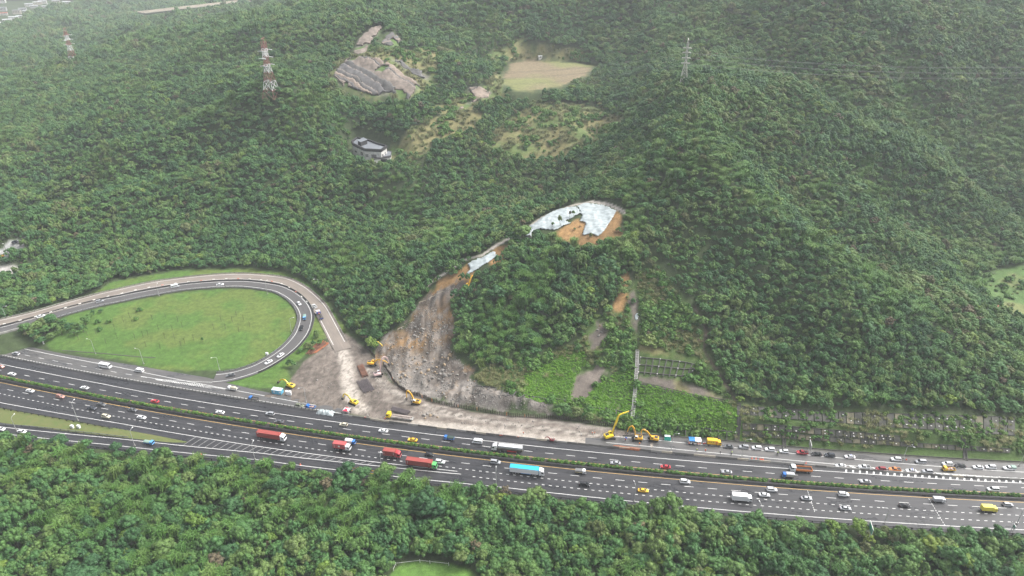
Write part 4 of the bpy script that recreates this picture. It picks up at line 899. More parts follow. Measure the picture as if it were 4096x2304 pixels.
M_GLASS = mat('dark_glass', (.012,.015,.018), .08, spec=.6); M_TYRE = mat('tyre', (.015,.015,.016), .85); M_LAMP = mat('lamp_glass', (.75,.77,.8), .15); M_TAIL = mat('tail_glass', (.35,.01,.012), .25); M_BLACK = mat('black_plastic', (.02,.02,.022), .6); M_CHASSIS = mat('chassis', (.05,.048,.046), .7, .2); M_BED = mat('truck_bed', (.08,.075,.07), .8, noise=.3, nscale=1.5)
def wheel_mesh(r, w):
    m = MB(); m.tube((0,-w/2,0), (0,w/2,0), r, r, 14); return m.mesh('wheel', M_TYRE)
RIMM = mat('rim', (.45,.46,.47), .35, .7)
def rim_mesh(r, w): m = MB(); m.tube((0,-w/2-.012,0), (0,w/2+.012,0), r*.6, r*.6, 10); return m.mesh('rim', RIMM)
WH = wheel_mesh(.33, .22); RM = rim_mesh(.33, .22); WHT = wheel_mesh(.5, .34); RMT = rim_mesh(.5, .34); WHS = wheel_mesh(.38, .26); RMS = rim_mesh(.38, .26)
def wheels(xs, w, kind='car'):
    a, b_ = {'car': (WH, RM), 'truck': (WHT, RMT), 'small': (WHS, RMS)}[kind]; r = {'car': .33, 'truck': .5, 'small': .38}[kind]
    return [('wheel', a, None, (x, s*(w/2-.12), r), [('rim', b_, None)]) for x in xs for s in (-1, 1)]
def car_spec(L, Wd, belt, H, base, roof, hood, tail, name='car', rack=False):
    h = Wd/2; x0, x1 = base; r0, r1 = roof
    st = [(-L/2,.40,tail-.20,.80),(-L/2+.12,.26,tail-.05,.93),(-L/2+.5,.20,tail,.98),(x0,.18,max(tail,belt-.04),1),((x0+x1)/2,.17,belt,1),(x1,.18,belt-.02,1),(L/2-.55,.20,hood,.97),(L/2-.14,.26,hood-.14,.88),(L/2,.36,hood-.26,.74)]
    S = [[(x,-h*w*.92,zb),(x,-h*w,zb+.16),(x,-h*w,zt-.15),(x,-h*w*.87,zt),(x,h*w*.87,zt),(x,h*w,zt-.15),(x,h*w,zb+.16),(x,h*w*.92,zb)] for x, zb, zt, w in st]
    m = MB(); m.loft(S); hb, hr = h*.88, h*.70
    m.loft([[(x,-hr*k,H-.09),(x,-hr*k*.9,H+dz),(x,hr*k*.9,H+dz),(x,hr*k,H-.09)] for x, k, dz in ((r0-.02,.92,-.05),(r0+.2,1,0),((r0+r1)/2,1,.03),(r1-.25,1,0),(r1+.02,.92,-.06))])
    for s in (-1, 1):
        m.bar((x0,s*hb,belt-.03),(r0,s*hr,H-.05),.10,.10); m.bar((x1,s*hb,belt-.03),(r1,s*hr,H-.05),.09,.09); m.bar(((x0+x1)/2-.1,s*hb,belt-.03),((r0+r1)/2-.05,s*hr,H-.06),.06,.10)
        m.box((x1-.15, s*(h+.08), belt+.03), (.16,.16,.13))
        if rack: m.bar((r0+.1,s*hr*.8,H+.09),(r1-.1,s*hr*.8,H+.09),.05,.05)
    body = m.mesh('body', PAINT['white'])
    def slab(P, n):                                                # a pane with thickness
        n = Vector(n).normalized()*.03; P = [Vector(p) for p in P]; q = MB(); q.hexa([p-n for p in P]+[p+n for p in P]); return q
    e = .06
    ws = slab([(x1-.02,-hb+e,belt+.02),(x1-.02,hb-e,belt+.02),(r1-.03,hr-e,H-.08),(r1-.03,-hr+e,H-.08)], (1,0,.6)).mesh('windscreen', M_GLASS)
    rw = slab([(x0+.02,-hb+e,belt+.02),(x0+.02,hb-e,belt+.02),(r0+.03,hr-e,H-.08),(r0+.03,-hr+e,H-.08)], (-1,0,.6)).mesh('rear_window', M_GLASS)
    out = [('body', body, 'body'), ('windscreen', ws, None), ('rear_window', rw, None)]
    for s in (-1, 1):
        out.append(('side_window', slab([(x0+.08,s*hb,belt),(x1-.08,s*hb,belt),(r1-.06,s*hr,H-.08),(r0+.06,s*hr,H-.08)], (0,s,.3)).mesh('side_window', M_GLASS), None))
        out.append(('headlight', MB().box((L/2-.13,s*h*.66,hood-.24),(.2,.36,.13)).mesh('headlight', M_LAMP), None)); out.append(('tail_light', MB().box((-L/2+.08,s*h*.72,tail-.22),(.14,.32,.16)).mesh('tail_light', M_TAIL), None))
    return out + wheels((L*.5-.88, -L*.5+.86), Wd)
SEDAN = car_spec(4.65, 1.80, .92, 1.44, (-1.75, 1.12), (-.95, .38), .90, .98)
HATCH = car_spec(4.15, 1.75, .95, 1.50, (-1.95, 1.05), (-1.55, .38), .92, .95)
SUVC = car_spec(4.55, 1.86, 1.05, 1.68, (-2.12, 1.15), (-1.85, .50), 1.02, 1.05, rack=True)
MPV = car_spec(4.75, 1.86, 1.02, 1.76, (-2.26, 1.45), (-2.05, .62), .98, 1.02)
def pickup_spec():
    s = car_spec(5.2, 1.86, 1.06, 1.76, (-.55, 1.25), (-.38, .62), 1.04, .95); L = 5.2
    bed = MB(); 
    for y in (-.86, .86): bed.bbox(-2.55, -.62, y-.05, y+.05, .80, 1.16)
    bed.bbox(-2.58, -2.50, -.86, .86, .70, 1.16)
    return s + [('bed_wall', bed.mesh('bed_wall', PAINT['white']), 'body'), ('bed_floor', MB().bbox(-2.5,-.64,-.80,.80,.97,1.0).mesh('bed_floor', M_BLACK), None)]
PICK = pickup_spec()
CANOPY = [('canopy', MB().loft([[(x,-.88,1.1),(x,-.84,1.9),(x,0,2.0),(x,.84,1.9),(x,.88,1.1)] for x in (-2.55,-.62)]).mesh('canopy', PAINT['palegreen']), None)]
LIGHTBAR = [('light_bar', MB().box((-.3,0,1.53),(.28,1.1,.16)).mesh('light_bar', mat('blue_lens', (.02,.06,.55), .2)), None), ('side_stripe', MB().bbox(-2.0,2.0,-.915,.915,.60,.68).mesh('side_stripe', mat('red_stripe', (.55,.06,.05), .4)), None)]
def van_spec(L, Wd, H, bus=False):
    h = Wd/2; prof = [(-L/2,.35),(-L/2,H-.25),(-L/2+.12,H-.04),(-L/2+.4,H),(L/2-1.2,H),(L/2-.75,H-.12),(L/2-.15,H*.55),(L/2,H*.42),(L/2,.35)]
    S = []; m = MB()
    for y, k in ((-h,.94),(-h*.93,1),(h*.93,1),(h,.94)): S.append([(x*(.995 if abs(y)==h else 1), y, .35+(z-.35)*k) for x, z in prof])
    m.loft(S); out = [('body', m.mesh('body', PAINT['white']), 'body')]
    q = MB(); q.hexa([(L/2-.70,-h*.85,H-.2),(L/2-.70,h*.85,H-.2),(L/2-.16,h*.9,H*.6),(L/2-.16,-h*.9,H*.6),(L/2-.64,-h*.85,H-.16),(L/2-.64,h*.85,H-.16),(L/2-.10,h*.9,H*.61),(L/2-.10,-h*.9,H*.61)])
    out.append(('windscreen', q.mesh('windscreen', M_GLASS), None)); out.append(('rear_window', MB().box((-L/2-.005,0,H*.72),(.05,Wd*.74,H*.26)).mesh('rear_window', M_GLASS), None))
    n = 5 if bus else 2; x_ = np.linspace(-L/2+.3, L/2-1.0, n+1)
    for s in (-1, 1):
        for a, c in zip(x_[:-1], x_[1:]): out.append(('side_window', MB().bbox(a+.06,c-.06,s*h-.02,s*h+.02,H*.58,H*.82).mesh('side_window', M_GLASS), None))
        out.append(('headlight', MB().box((L/2-.02,s*h*.72,H*.36),(.1,.3,.18)).mesh('headlight', M_LAMP), None)); out.append(('tail_light', MB().box((-L/2,s*h*.9,H*.45),(.08,.14,.4)).mesh('tail_light', M_TAIL), None))
    return out + wheels((L/2-.95, -L/2+1.0), Wd, 'small' if bus else 'car')
VAN = van_spec(4.9, 1.85, 2.05); BUS = van_spec(7.0, 2.1, 2.7, True)

# lorries: cab with the front at +x, axle line at y = 0
def cab_parts(x1, Lc, Wd, z0, H, roof=0.0, key='cab'):
    """a forward-control cab ending at x1"""
    h = Wd/2; x0 = x1-Lc; prof = [(x0,z0),(x0,H+roof*.9),(x0+.25,H+roof),(x0+Lc*.55,H+roof*.55),(x1-.28,H-.08),(x1-.05,H*.62),(x1,H*.5),(x1,z0)]
    m = MB(); m.loft([[(x, y, z) for x, z in (prof if abs(y) < h else [(x0+(x-x0)*.985, z0+(z-z0)*.97) for x, z in prof])] for y in (-h, -h*.94, h*.94, h)])
    out = [('cab', m.mesh('cab', PAINT['white']), key)]; q = MB()
    q.hexa([(x1-.30,-h*.86,H-.16),(x1-.30,h*.86,H-.16),(x1-.06,h*.9,H*.64),(x1-.06,-h*.9,H*.64),(x1-.22,-h*.86,H-.14),(x1-.22,h*.86,H-.14),(x1+.02,h*.9,H*.65),(x1+.02,-h*.9,H*.65)]); out.append(('windscreen', q.mesh('windscreen', M_GLASS), None))
    for s in (-1, 1):
        out.append(('side_window', MB().bbox(x0+Lc*.42, x1-.30, s*h-.02, s*h+.03, H*.64, H-.2).mesh('side_window', M_GLASS), None)); out.append(('mirror', MB().box((x1-.1,s*(h+.18),H*.74),(.1,.2,.4)).mesh('mirror', M_BLACK), None)); out.append(('headlight', MB().box((x1,s*h*.75,z0+.28),(.08,.34,.2)).mesh('headlight', M_LAMP), None))
    out.append(('bumper', MB().bbox(x1-.12, x1+.06, -h*.98, h*.98, z0-.18, z0+.14).mesh('bumper', M_BLACK), None)); return out
def corr_box(x0, x1, Wd, z0, z1, n=18, d=.05):
    """corrugated container box"""
    h = Wd/2; m = MB(); m.bbox(x0, x1, -h+d, h-d, z0, z1-.02)
    xs = np.linspace(x0+.12, x1-.12, n*2)
    for i in range(0, n*2-1, 2):
        for s in (-1, 1): m.bbox(xs[i], xs[i+1], min(s*(h-d), s*h), max(s*(h-d), s*h), z0+.12, z1-.14)
        m.bbox(xs[i], xs[i+1], -h+.2, h-.2, z1-.02, z1+.01)
    for x in (x0, x1):
        for s in (-1, 1): m.box((x+(.06 if x == x0 else -.06), s*(h-.05), (z0+z1)/2), (.14,.14,z1-z0+.02))
    for s in (-1, 1):
        m.bbox(x0, x1, s*h-.06, s*h+.04, z0-.02, z0+.14); m.bbox(x0, x1, s*h-.06, s*h+.04, z1-.13, z1+.03)
    return m
def lettering(x, z, Wd, n, side=-1, vert=True, s=.28, m=None):
    """white painted characters, too small in the photograph to be read: strokes of the same size"""
    q = MB(); r = random.Random(n*7+int(x*10))
    for k in range(n):
        cz = z - (k*s*1.25 if vert else 0); cx = x + (0 if vert else k*s*1.1); y = side*(Wd/2+.035)
        for a in range(3): q.bbox(cx-s*.4, cx+s*.4, y-.008, y+.008, cz-s*.42+a*s*.36, cz-s*.42+a*s*.36+s*.12)
        for a in (-.35, r.choice([0,.3])): q.bbox(cx+a*s-s*.06, cx+a*s+s*.06, y-.009, y+.009, cz-s*.42, cz+s*.42)
    return ('lettering', q.mesh('lettering', m or M_WHITE), None)
def container_spec(Lb, roof, extra):
    x1 = Lb/2+1.9; o = cab_parts(x1+.3, 2.2, 2.45, .75, 2.9, roof); h = 1.22
    o.append(('chassis', MB().bbox(-Lb/2, Lb/2-.1, -.5, .5, .75, 1.15).bbox(Lb/2-2.5, x1, -.45, .45, .6, 1.0).bbox(-Lb/2,-Lb/2+.3,-1.15,1.15,.8,1.2).mesh('chassis', M_CHASSIS), 'chassis'))
    o.append(('fuel_tank', MB().bbox(Lb/2-.9, Lb/2+.3, -1.15, -.6, .5, 1.0).mesh('fuel_tank', M_STEEL), None))
    o.append(('container', corr_box(-Lb/2, Lb/2, 2.44, 1.25, 3.88, 12 if Lb < 8 else 24).mesh('container', PAINT['rust']), 'container'))
    o += extra(Lb); o += wheels((x1-.9,), 2.4, 'truck') + wheels((Lb/2-1.2, -Lb/2+1.3, -Lb/2+2.5), 2.4, 'truck'); return o
def disc(x, z, r, y): q = MB(); q.tube((x,y-.01,z),(x,y+.012,z), r, r, 20); return q
def seal(x, z, r, side=-1):
    y = side*(1.22+.04); q = disc(x, z, r, y); return ('emblem', q.mesh('emblem', M_WHITE), None)
CONT40 = container_spec(12.2, .75, lambda L: [lettering(-L/2+.55, 3.45, 2.44, 2, -1, False, .45)])
CONT40B = container_spec(12.2, .0, lambda L: [lettering(-L/2+.8, 3.2, 2.44, 3, -1, True, .42), lettering(L/2-1.2, 3.3, 2.44, 4, -1, True, .34, mat('cream_letters', (.6,.5,.3), .6))])
CONT20 = container_spec(6.1, .0, lambda L: [lettering(-L/2+.75, 3.4, 2.44, 5, -1, True, .36), seal(.05, 2.55, .5), lettering(L/2-.9, 3.0, 2.44, 2, -1, False, .22)])
CONT20B = container_spec(6.1, .7, lambda L: [lettering(-L/2+.6, 3.2, 2.44, 3, -1, True, .4), lettering(L/2-.9, 3.3, 2.44, 4, -1, True, .3)])
def light_truck(body, L=5.0, key='cab', Wd=1.85, H=2.05, Lc=1.5):
    o = cab_parts(L/2, Lc, Wd, .45, H); o.append(('chassis', MB().bbox(-L/2, L/2-.3, -.4, .4, .45, .75).mesh('chassis', M_CHASSIS), None))
    return o + body(-L/2, L/2-Lc-.08, Wd) + wheels((L/2-.85, -L/2+1.0), Wd, 'small' if Wd < 2.2 else 'truck')
def flatbed(x0, x1, w, m='blue', load=None):
    q = MB(); q.bbox(x0,x1,-w/2,w/2,.78,.86)
    s = MB()
    for y in (-w/2, w/2): s.bbox(x0,x1,y-.03,y+.03,.86,1.22)
    s.bbox(x0-.02,x0+.05,-w/2,w/2,.86,1.22); s.bbox(x1-.06,x1,-w/2,w/2,.86,1.6)
    return [('bed_floor', q.mesh('bed_floor', M_BED), None), ('bed_wall', s.mesh('bed_wall', PAINT[m]), 'bed')] + (load(x0, x1, w) if load else [])
def boxbody(x0, x1, w, z1, m, ribs=0):
    q = corr_box(x0, x1, w, .85, z1, ribs, .03) if ribs else MB().loft([[(x,-w/2*k,.85),(x,-w/2*k,z1-.08),(x,-w/2*k+.1,z1),(x,w/2*k-.1,z1),(x,w/2*k,z1-.08),(x,w/2*k,.85)] for x, k in ((x0,.98),(x0+.06,1),(x1-.06,1),(x1,.98))])
    return [('box_body', q.mesh('box_body', PAINT[m]), 'box'), ('door_frame', MB().bbox(x0-.03,x0,-w/2+.1,-.03,1.0,z1-.2).bbox(x0-.03,x0,.03,w/2-.1,1.0,z1-.2).mesh('door_frame', PAINT[m]), 'box'), ('tail_light', MB().bbox(x0-.05,x0,-w/2+.08,-w/2+.4,.68,.82).bbox(x0-.05,x0,w/2-.4,w/2-.08,.68,.82).mesh('tail_light', M_TAIL), None)]
def canvas(x0, x1, w, m, z1=2.0):
    q = MB(); q.loft([[(x,-w/2,1.2),(x,-w/2,z1-.25),(x,-w*.3,z1),(x,w*.3,z1),(x,w/2,z1-.25),(x,w/2,1.2)] for x in np.linspace(x0+.05, x1-.1, 5)]); return [('canvas_cover', q.mesh('canvas_cover', PAINT[m]), None)]
T_SMALLBOX = light_truck(lambda a, b_, w: boxbody(a, b_, w, 2.35, 'white')); T_BLUEBED = light_truck(lambda a, b_, w: flatbed(a, b_, w, 'darkblue'))
T_CANVAS = light_truck(lambda a, b_, w: flatbed(a, b_, w, 'blue') + canvas(a, b_, w, 'darkgreen')); T_TEAL = light_truck(lambda a, b_, w: flatbed(a, b_, w, 'blue') + canvas(a, b_, w, 'palegreen', 1.7))
def junk(x0, x1, w):
    q = MB(); r = random.Random(2)
    for k in range(9): q.box((r.uniform(x0+.4,x1-.5), r.uniform(-w*.3,w*.3), 1.05), (r.uniform(.3,.8), r.uniform(.3,.6), r.uniform(.3,.6)), r.random())
    return [('load', q.mesh('load', mat('mixed_load', (.35,.12,.09), .8, noise=.6, nscale=2.5, col2=(.55,.53,.5))), None)]
T_JUNK = light_truck(lambda a, b_, w: flatbed(a, b_, w, 'blue', junk)); T_GREYTOP = light_truck(lambda a, b_, w: flatbed(a, b_, w, 'beige') + canvas(a, b_, w, 'tarpgrey', 2.05), 4.9)
T_BIGBOX = light_truck(lambda a, b_, w: boxbody(a, b_, w, 3.3, 'white', 9), 8.4, 'cab', 2.4, 2.6, 1.9)
T_YELBOX = light_truck(lambda a, b_, w: boxbody(a, b_, w, 2.9, 'lemon'), 6.2, 'cab', 2.1, 2.3, 1.6)
T_CAMPER = light_truck(lambda a, b_, w: boxbody(a, b_, w, 3.1, 'taxi') + [('side_window', MB().bbox(a+.5+k*1.0, a+1.15+k*1.0, -w/2-.03, -w/2+.02, 2.1, 2.35).mesh('side_window', M_GLASS), None) for k in range(3)] + [('door', MB().bbox(b_-.95, b_-.2, -w/2-.03, -w/2+.02, 1.0, 2.7).mesh('door', PAINT['orange']), None)], 6.6, 'cab', 2.2, 2.4, 1.7)
def dump_body(a, b_, w):
    q = MB()
    for y in (-w/2, w/2): q.bbox(a,b_,y-.06,y+.06,1.0,2.0)
    q.bbox(a-.06,a+.06,-w/2,w/2,1.0,2.05); q.bbox(b_-.08,b_+.06,-w/2,w/2,1.0,2.5); r = MB()
    for x in np.linspace(a+.3,b_-.3,6):
        for y in (-w/2-.09,w/2+.09): r.box((x,y,1.5),(.14,.08,1.0))
    return [('skip', q.mesh('skip', PAINT['orange']), None), ('rib', r.mesh('rib', PAINT['orange']), None), ('bed_floor', MB().bbox(a,b_,-w/2,w/2,.92,1.5).mesh('bed_floor', mat('dark_load', (.03,.03,.032), .9, noise=.3, nscale=2)), None)]
T_DUMP = light_truck(dump_body, 9.4, 'cab', 2.45, 2.9, 2.2)
T_DUMP += wheels((-2.6,), 2.45, 'truck')
def mixer_body(a, b_, w):
    q = MB(); q.tube((a+.2,0,1.5),(a+1.4,0,1.55),.45,.85,12); q.tube((a+1.4,0,1.55),(b_-.2,0,1.45),.85,.65,12); return flatbed(a, b_, w, 'white') + [('tank', q.mesh('tank', PAINT['cream']), None)]
T_SERVICE = light_truck(mixer_body, 5.4)
def tow_body(a, b_, w):
    q = MB(); q.bbox(a,b_-.6,-w/2,-w/2+.5,.95,1.1); q.bbox(a,b_-.6,w/2-.5,w/2,.95,1.1)
    for x in np.linspace(a+.2,b_-.8,8): q.bbox(x-.06,x+.06,-w/2+.4,w/2-.4,.95,1.05)
    c = MB(); c.bar((b_-.3,0,1.1),(b_-.2,0,2.4),.3,.3); c.bar((b_-.2,0,2.4),(b_-2.0,.1,2.9),.22,.22); c.tube((b_-.9,0,1.1),(b_-.9,0,1.6),.4,.4,10)
    s = MB(); s.bbox(b_-.7,b_,-w/2,w/2,.95,2.0); s.bbox(a-.1,a+.25,-w/2,w/2,.75,1.0); s.bbox(a,b_,-w/2-.06,-w/2,.8,1.0); s.bbox(a,b_,w/2,w/2+.06,.8,1.0)
    return [('ramp_bed', q.mesh('ramp_bed', M_BED), None), ('crane', c.mesh('crane', PAINT['orange']), None), ('side_panel', s.mesh('side_panel', PAINT['darkblue']), 'bed')]
PAINT['deepblue'] = paint('deepblue', (.03,.06,.32)); T_TOW = light_truck(tow_body, 9.0, 'cab', 2.4, 2.6, 1.9)
def road_truck(a, b_, w): return flatbed(a, b_, w, 'taxi') + [('arrow_board', MB().bbox(a+.1,a+.25,-.8,.8,1.3,2.6).mesh('arrow_board', M_BLACK), None)]
T_ROAD = light_truck(road_truck, 5.6)
T_TANK = cab_parts(8.6, 2.3, 2.45, .75, 2.9, .75) + [('tank', MB().loft([[(x, 1.2*math.cos(a)*k, 2.35+1.15*math.sin(a)*k) for a in np.linspace(0, 6.283, 17)[:-1]] for x, k in ((-6.1,.85),(-5.9,1),(5.5,1),(5.7,.85))]).mesh('tank', mat('tank_steel', (.30,.31,.32), .25, .7, noise=.15, nscale=.4)), None), ('tank_top', MB().bbox(-5.8,5.4,-.95,-.12,3.32,3.50).bbox(-5.8,5.4,.12,.95,3.32,3.50).mesh('tank_top', PAINT['white']), None), ('side_guard', MB().bbox(-3.2,1.2,-1.22,-1.12,.75,1.35).bbox(-3.2,1.2,1.12,1.22,.75,1.35).mesh('side_guard', PAINT['red']), None), ('chassis', MB().bbox(-6,8,-.5,.5,.7,1.1).mesh('chassis', M_CHASSIS), None)] + wheels((7.6, 4.2, -4.6, -3.4), 2.4, 'truck')
T_BLUETOP = cab_parts(8.9, 2.3, 2.45, .75, 2.9, .75) + [('trailer_box', corr_box(-6.6, 6.3, 2.48, 1.15, 3.55, 14, .02).mesh('trailer_box', PAINT['white']), None), ('roof_cover', MB().bbox(-6.65,6.35,-1.27,1.27,3.56,3.68).bbox(6.3,6.42,-1.2,1.2,1.6,3.6).bbox(-6.72,-6.6,-1.22,1.22,1.3,3.6).mesh('roof_cover', PAINT['cyan']), None), ('side_guard', MB().bbox(-1.6,3.0,-1.24,-1.16,.7,1.1).bbox(-1.6,3.0,1.16,1.24,.7,1.1).mesh('side_guard', PAINT['skyblue']), None), ('chassis', MB().bbox(-6.5,8.3,-.5,.5,.7,1.1).mesh('chassis', M_CHASSIS), None)] + wheels((7.9, 4.9, 3.7, -5.2, -4.0, -2.8), 2.4, 'truck')
def lowbed():
    o = cab_parts(7.4, 2.3, 2.45, .75, 2.9, .5); q = MB(); q.bbox(-6.8,4.7,-1.25,1.25,1.1,1.3)
    for x in np.linspace(-6.2,4.2,6):
        for s in (-1, 1): q.box((x,s*1.2,1.6),(.08,.08,.6))
    o.append(('flat_bed', q.mesh('flat_bed', M_CONC), None)); l = MB(); l.bbox(-6.0,4.0,-1.0,-.1,1.3,1.75); l.bbox(-5.4,4.4,.1,1.0,1.3,1.6); l.bbox(-5.0,1.5,-.8,.2,1.75,2.0)
    o.append(('steel_load', l.mesh('steel_load', mat('dusty_steel', (.33,.28,.25), .8, noise=.3, nscale=.7)), None)); o.append(('chassis', MB().bbox(-6.7,6.8,-.5,.5,.7,1.1).mesh('chassis', M_CHASSIS), 'chassis'))
    return o + wheels((6.4, 3.6, -5.4, -4.2), 2.4, 'truck')
T_LOWBED = lowbed()
def ramp_pose(R, u, v):
    U, V = w2px(R[:, 0], R[:, 1], R[:, 2]); k = int(np.argmin((U-u)**2+(V-v)**2)); x, y = px2w(u, v, R[k, 2]+.7); d = R[min(k+2, len(R)-1)]-R[max(k-2, 0)]; return (float(x), float(y), float(R[k, 2])), math.atan2(d[1], d[0])
def place(spec, name, cat, u, v, head, label, mats=None, group=None, extra=None, z=None, zc=.75):
    if head in ('in', 'out-'):
        loc, a = ramp_pose(RI if head == 'in' else RO, u, v); a = a + (math.pi if head == 'out-' else 0)
    else:
        x, y = px2w(u, v, zc if z is None else z+zc); x, y = float(x), float(y); s, _ = so_of(x, y); a = road_dir(s) + (math.pi if head == 'L' else 0) if head in ('L', 'R') else math.radians(head); loc = (x, y, (z or 0.0)+.012)
    t = thing(name, label, cat, loc, a, group); m = {k: PAINT[c] for k, c in (mats or {}).items()}; build(spec, t, m)
    if extra: build(extra, t, m)
    return t
CARS = [
 (SUVC,64,1414,'silver','L','silver hatchback alone in the lane left of the white minibus'),
 (SEDAN,47,1495,'white','L','white car with black glass beside the hedge at the left edge'),(SEDAN,337,1550,'white','L','white sedan in the upper carriageway below the white minibus'),(SEDAN,619,1604,'red','L','red sedan beside the median hedge below the grassy loop'),(HATCH,2,1466,'salmon','L','reddish silver car cut off by the left edge above the hedge'),
 (SEDAN,120,1562,'white','R','white sedan just below the hedge at far left'),(SUVC,241,1585,'salmon','R','salmon brown car below the hedge on the left'),(SEDAN,405,1616,'grey','R','dark grey sedan beside the yellow line, rear of a close pair'),(SEDAN,367,1631,'darkblue','R','very dark sedan in the middle lane next to a dark grey sedan'),(SEDAN,530,1638,'grey','R','dark grey sedan alone by the yellow line behind the long red container lorry'),
 (SUVC,424,1664,'cream','R','beige estate car beside the grass wedge'),(SEDAN,566,1668,'white','R','white sedan ahead of the beige estate car'),(SEDAN,87,1725,'white','R','white sedan on the slip road under the grass wedge'),(SEDAN,2,1714,'white','R','white car half out of frame on the slip road at the left edge'),
 (SUVC,399,1205,'silver','in','silver estate car on the inner loop ramp by the dark tree clump'),(SEDAN,163,1264,'white','in','white car on the ramp bridge beside the tree clump'),(SEDAN,880,1137,'white','in','white sedan at the top of the grassy loop'),(SEDAN,1196,1213,'white','in','white car rounding the far bend of the loop'),(SUVC,1205,1312,'black','in','black estate car on the loop behind the small blue lorry'),(SEDAN,1122,1420,'white','in','white sedan with dark roof, second of two coming off the loop'),(SEDAN,1074,1447,'white','in','white sedan leading two white cars off the loop'),(SEDAN,922,1500,'grey','in','dark grey sedan at the foot of the loop ramp'),
 (SUVC,1198,1622,'olive','R','olive green estate car parked by the barrier next to the blue lorry'),
 (SEDAN,880,1648,'white','L','white sedan above the hedge behind the long red container lorry'),(SUVC,1081,1654,'silver','L','silver estate car in the lane above a dark sedan'),(SEDAN,1118,1685,'grey','L','dark sedan beside the hedge above the long red container lorry'),(HATCH,1374,1697,'cream','L','cream car with a black roof near the red and white tent'),
 (SEDAN,1533,1722,'white','L','white sedan in front of the yellow flatbed lorry barrier'),(SEDAN,1650,1758,'taxi','L','yellow taxi driving left beside the median hedge'),
 (HATCH,1718,1817,'black','R','black hatchback beside the yellow line above the green cab'),(SUVC,1760,1846,'white','R','white estate car just ahead of the green lorry cab'),(MPV,1981,1847,'silver','R','silver people carrier behind the blue topped trailer'),
 (MPV,2338,1937,'black','R','dark people carrier below the small grey canvas lorry'),(SEDAN,2462,1851,'silver','L','silver sedan above the hedge near the rusty pipes'),(SEDAN,2662,1866,'red','L','bright red sedan above the hedge in the middle of the road'),(SEDAN,2573,1961,'taxi','R','yellow taxi driving right beside a lamp post'),(SEDAN,2907,1887,'silver','L','silver sedan between the red sedan and the orange tipper'),
 (SUVC,2740,1925,'white','R','white car right below the hedge ahead of the yellow taxi'),(SUVC,3087,1957,'white','R','white estate with roof rails by the yellow line, above a white sedan'),(SEDAN,3058,1978,'white','R','white sedan overlapping the top of a lamp post'),(SEDAN,3226,1992,'silver','R','silver sedan crossing the dashed cross line'),(SUVC,3374,1976,'white','R','white estate below the hedge past the dashed cross line'),(SEDAN,3382,2032,'silver','R','pale silver sedan in the lowest lane on the right'),
 (SEDAN,3462,1925,'silver','L','silver sedan driving left below the parked line of cars'),(MPV,3973,1956,'white','L','white people carrier driving left near the right edge'),(SEDAN,3619,2021,'black','R','black sedan with red tail lights on the right'),(HATCH,4032,2017,'silver','R','silver hatchback near the right edge beside the yellow box van'),
 (SEDAN,2914,1785,'grey','L','grey sedan parked just right of the yellow camper lorry'),(SUVC,2976,1787,'silver','L','silver estate parked behind a lamp post'),(SUVC,3028,1791,'white','L','white estate with dark sunroof, second white car from the grey sedan'),(SUVC,3080,1797,'white','L','white estate with roof boxes, third white car from the grey sedan'),(HATCH,3137,1804,'white','L','white hatchback parked just left of the red pickup'),(SEDAN,3267,1815,'black','L','glossy black sedan parked right of the red pickup'),(SUVC,3320,1820,'darkblue','L','dark blue estate with a pale roof rack in the parked row'),
 (SUVC,3585,1836,'white','L','white estate parked alone at the foot of a lamp post'),(MPV,3684,1846,'silver','L','silver people carrier parked between the lone white estate and the pair'),(SUVC,3790,1855,'white','L','white estate parked above the yellow works lorry'),(SEDAN,3842,1862,'black','L','long black sedan parked behind the yellow works lorry'),(SEDAN,3913,1868,'white','L','white sedan parked right of the long black sedan'),(SUVC,3963,1867,'white','L','white estate parked left of the canopied pickup'),
 (SEDAN,3363,1862,'white','L','white sedan first in the row parked on the hatching'),(SUVC,3524,1875,'darkred','L','dark red estate parked on the hatching'),(SUVC,3710,1885,'silver','L','silver estate last in the row parked on the hatching')]
for sp, u, v, c, h, lab in CARS:
    p_ = lab.startswith('cream car'); t = place(sp, 'car', 'car', u, v, h, lab, {'body': c}, 'cars on and beside the highway')
for u, v, lab in ((3400,1826,'white police car with blue light bar in the upper parked row'), (3645,1882,'white police car with blue light bar parked on the hatching')): place(SEDAN, 'police_car', 'police car', u, v, 'L', lab, {'body': 'white'}, 'police cars', LIGHTBAR)
place(PICK, 'pickup_truck', 'pickup', 3209, 1809, 'L', 'red pickup truck parked in the middle of the upper row', {'body': 'red'}, 'pickups'); place(PICK, 'pickup_truck', 'pickup', 3579, 1877, 'L', 'orange pickup truck parked on the hatching', {'body': 'orange'}, 'pickups')
place(PICK, 'pickup_truck', 'pickup', 3457, 1867, 'L', 'white pickup truck parked on the hatching', {'body': 'white'}, 'pickups'); place(PICK, 'pickup_truck', 'pickup', 4037, 1872, 'L', 'white pickup truck with grey green canopy at the right edge', {'body': 'white'}, 'pickups', CANOPY)
place(PICK, 'pickup_truck', 'pickup', 1258, 1224, 'out-', 'white pickup truck ahead of the blue recovery lorry', {'body': 'white'}, 'pickups'); 
place(BUS, 'minibus', 'minibus', 422, 1465, 'R', 'long white minibus on the collector road below the loop', {'body': 'white'}); place(VAN, 'van', 'van', 558, 1482, 'L', 'white van with dark rear window behind the minibus', {'body': 'white'}); place(VAN, 'van', 'van', 700, 1145, 'in', 'white van on the inner loop ramp at the upper left bend', {'body': 'white'}); 
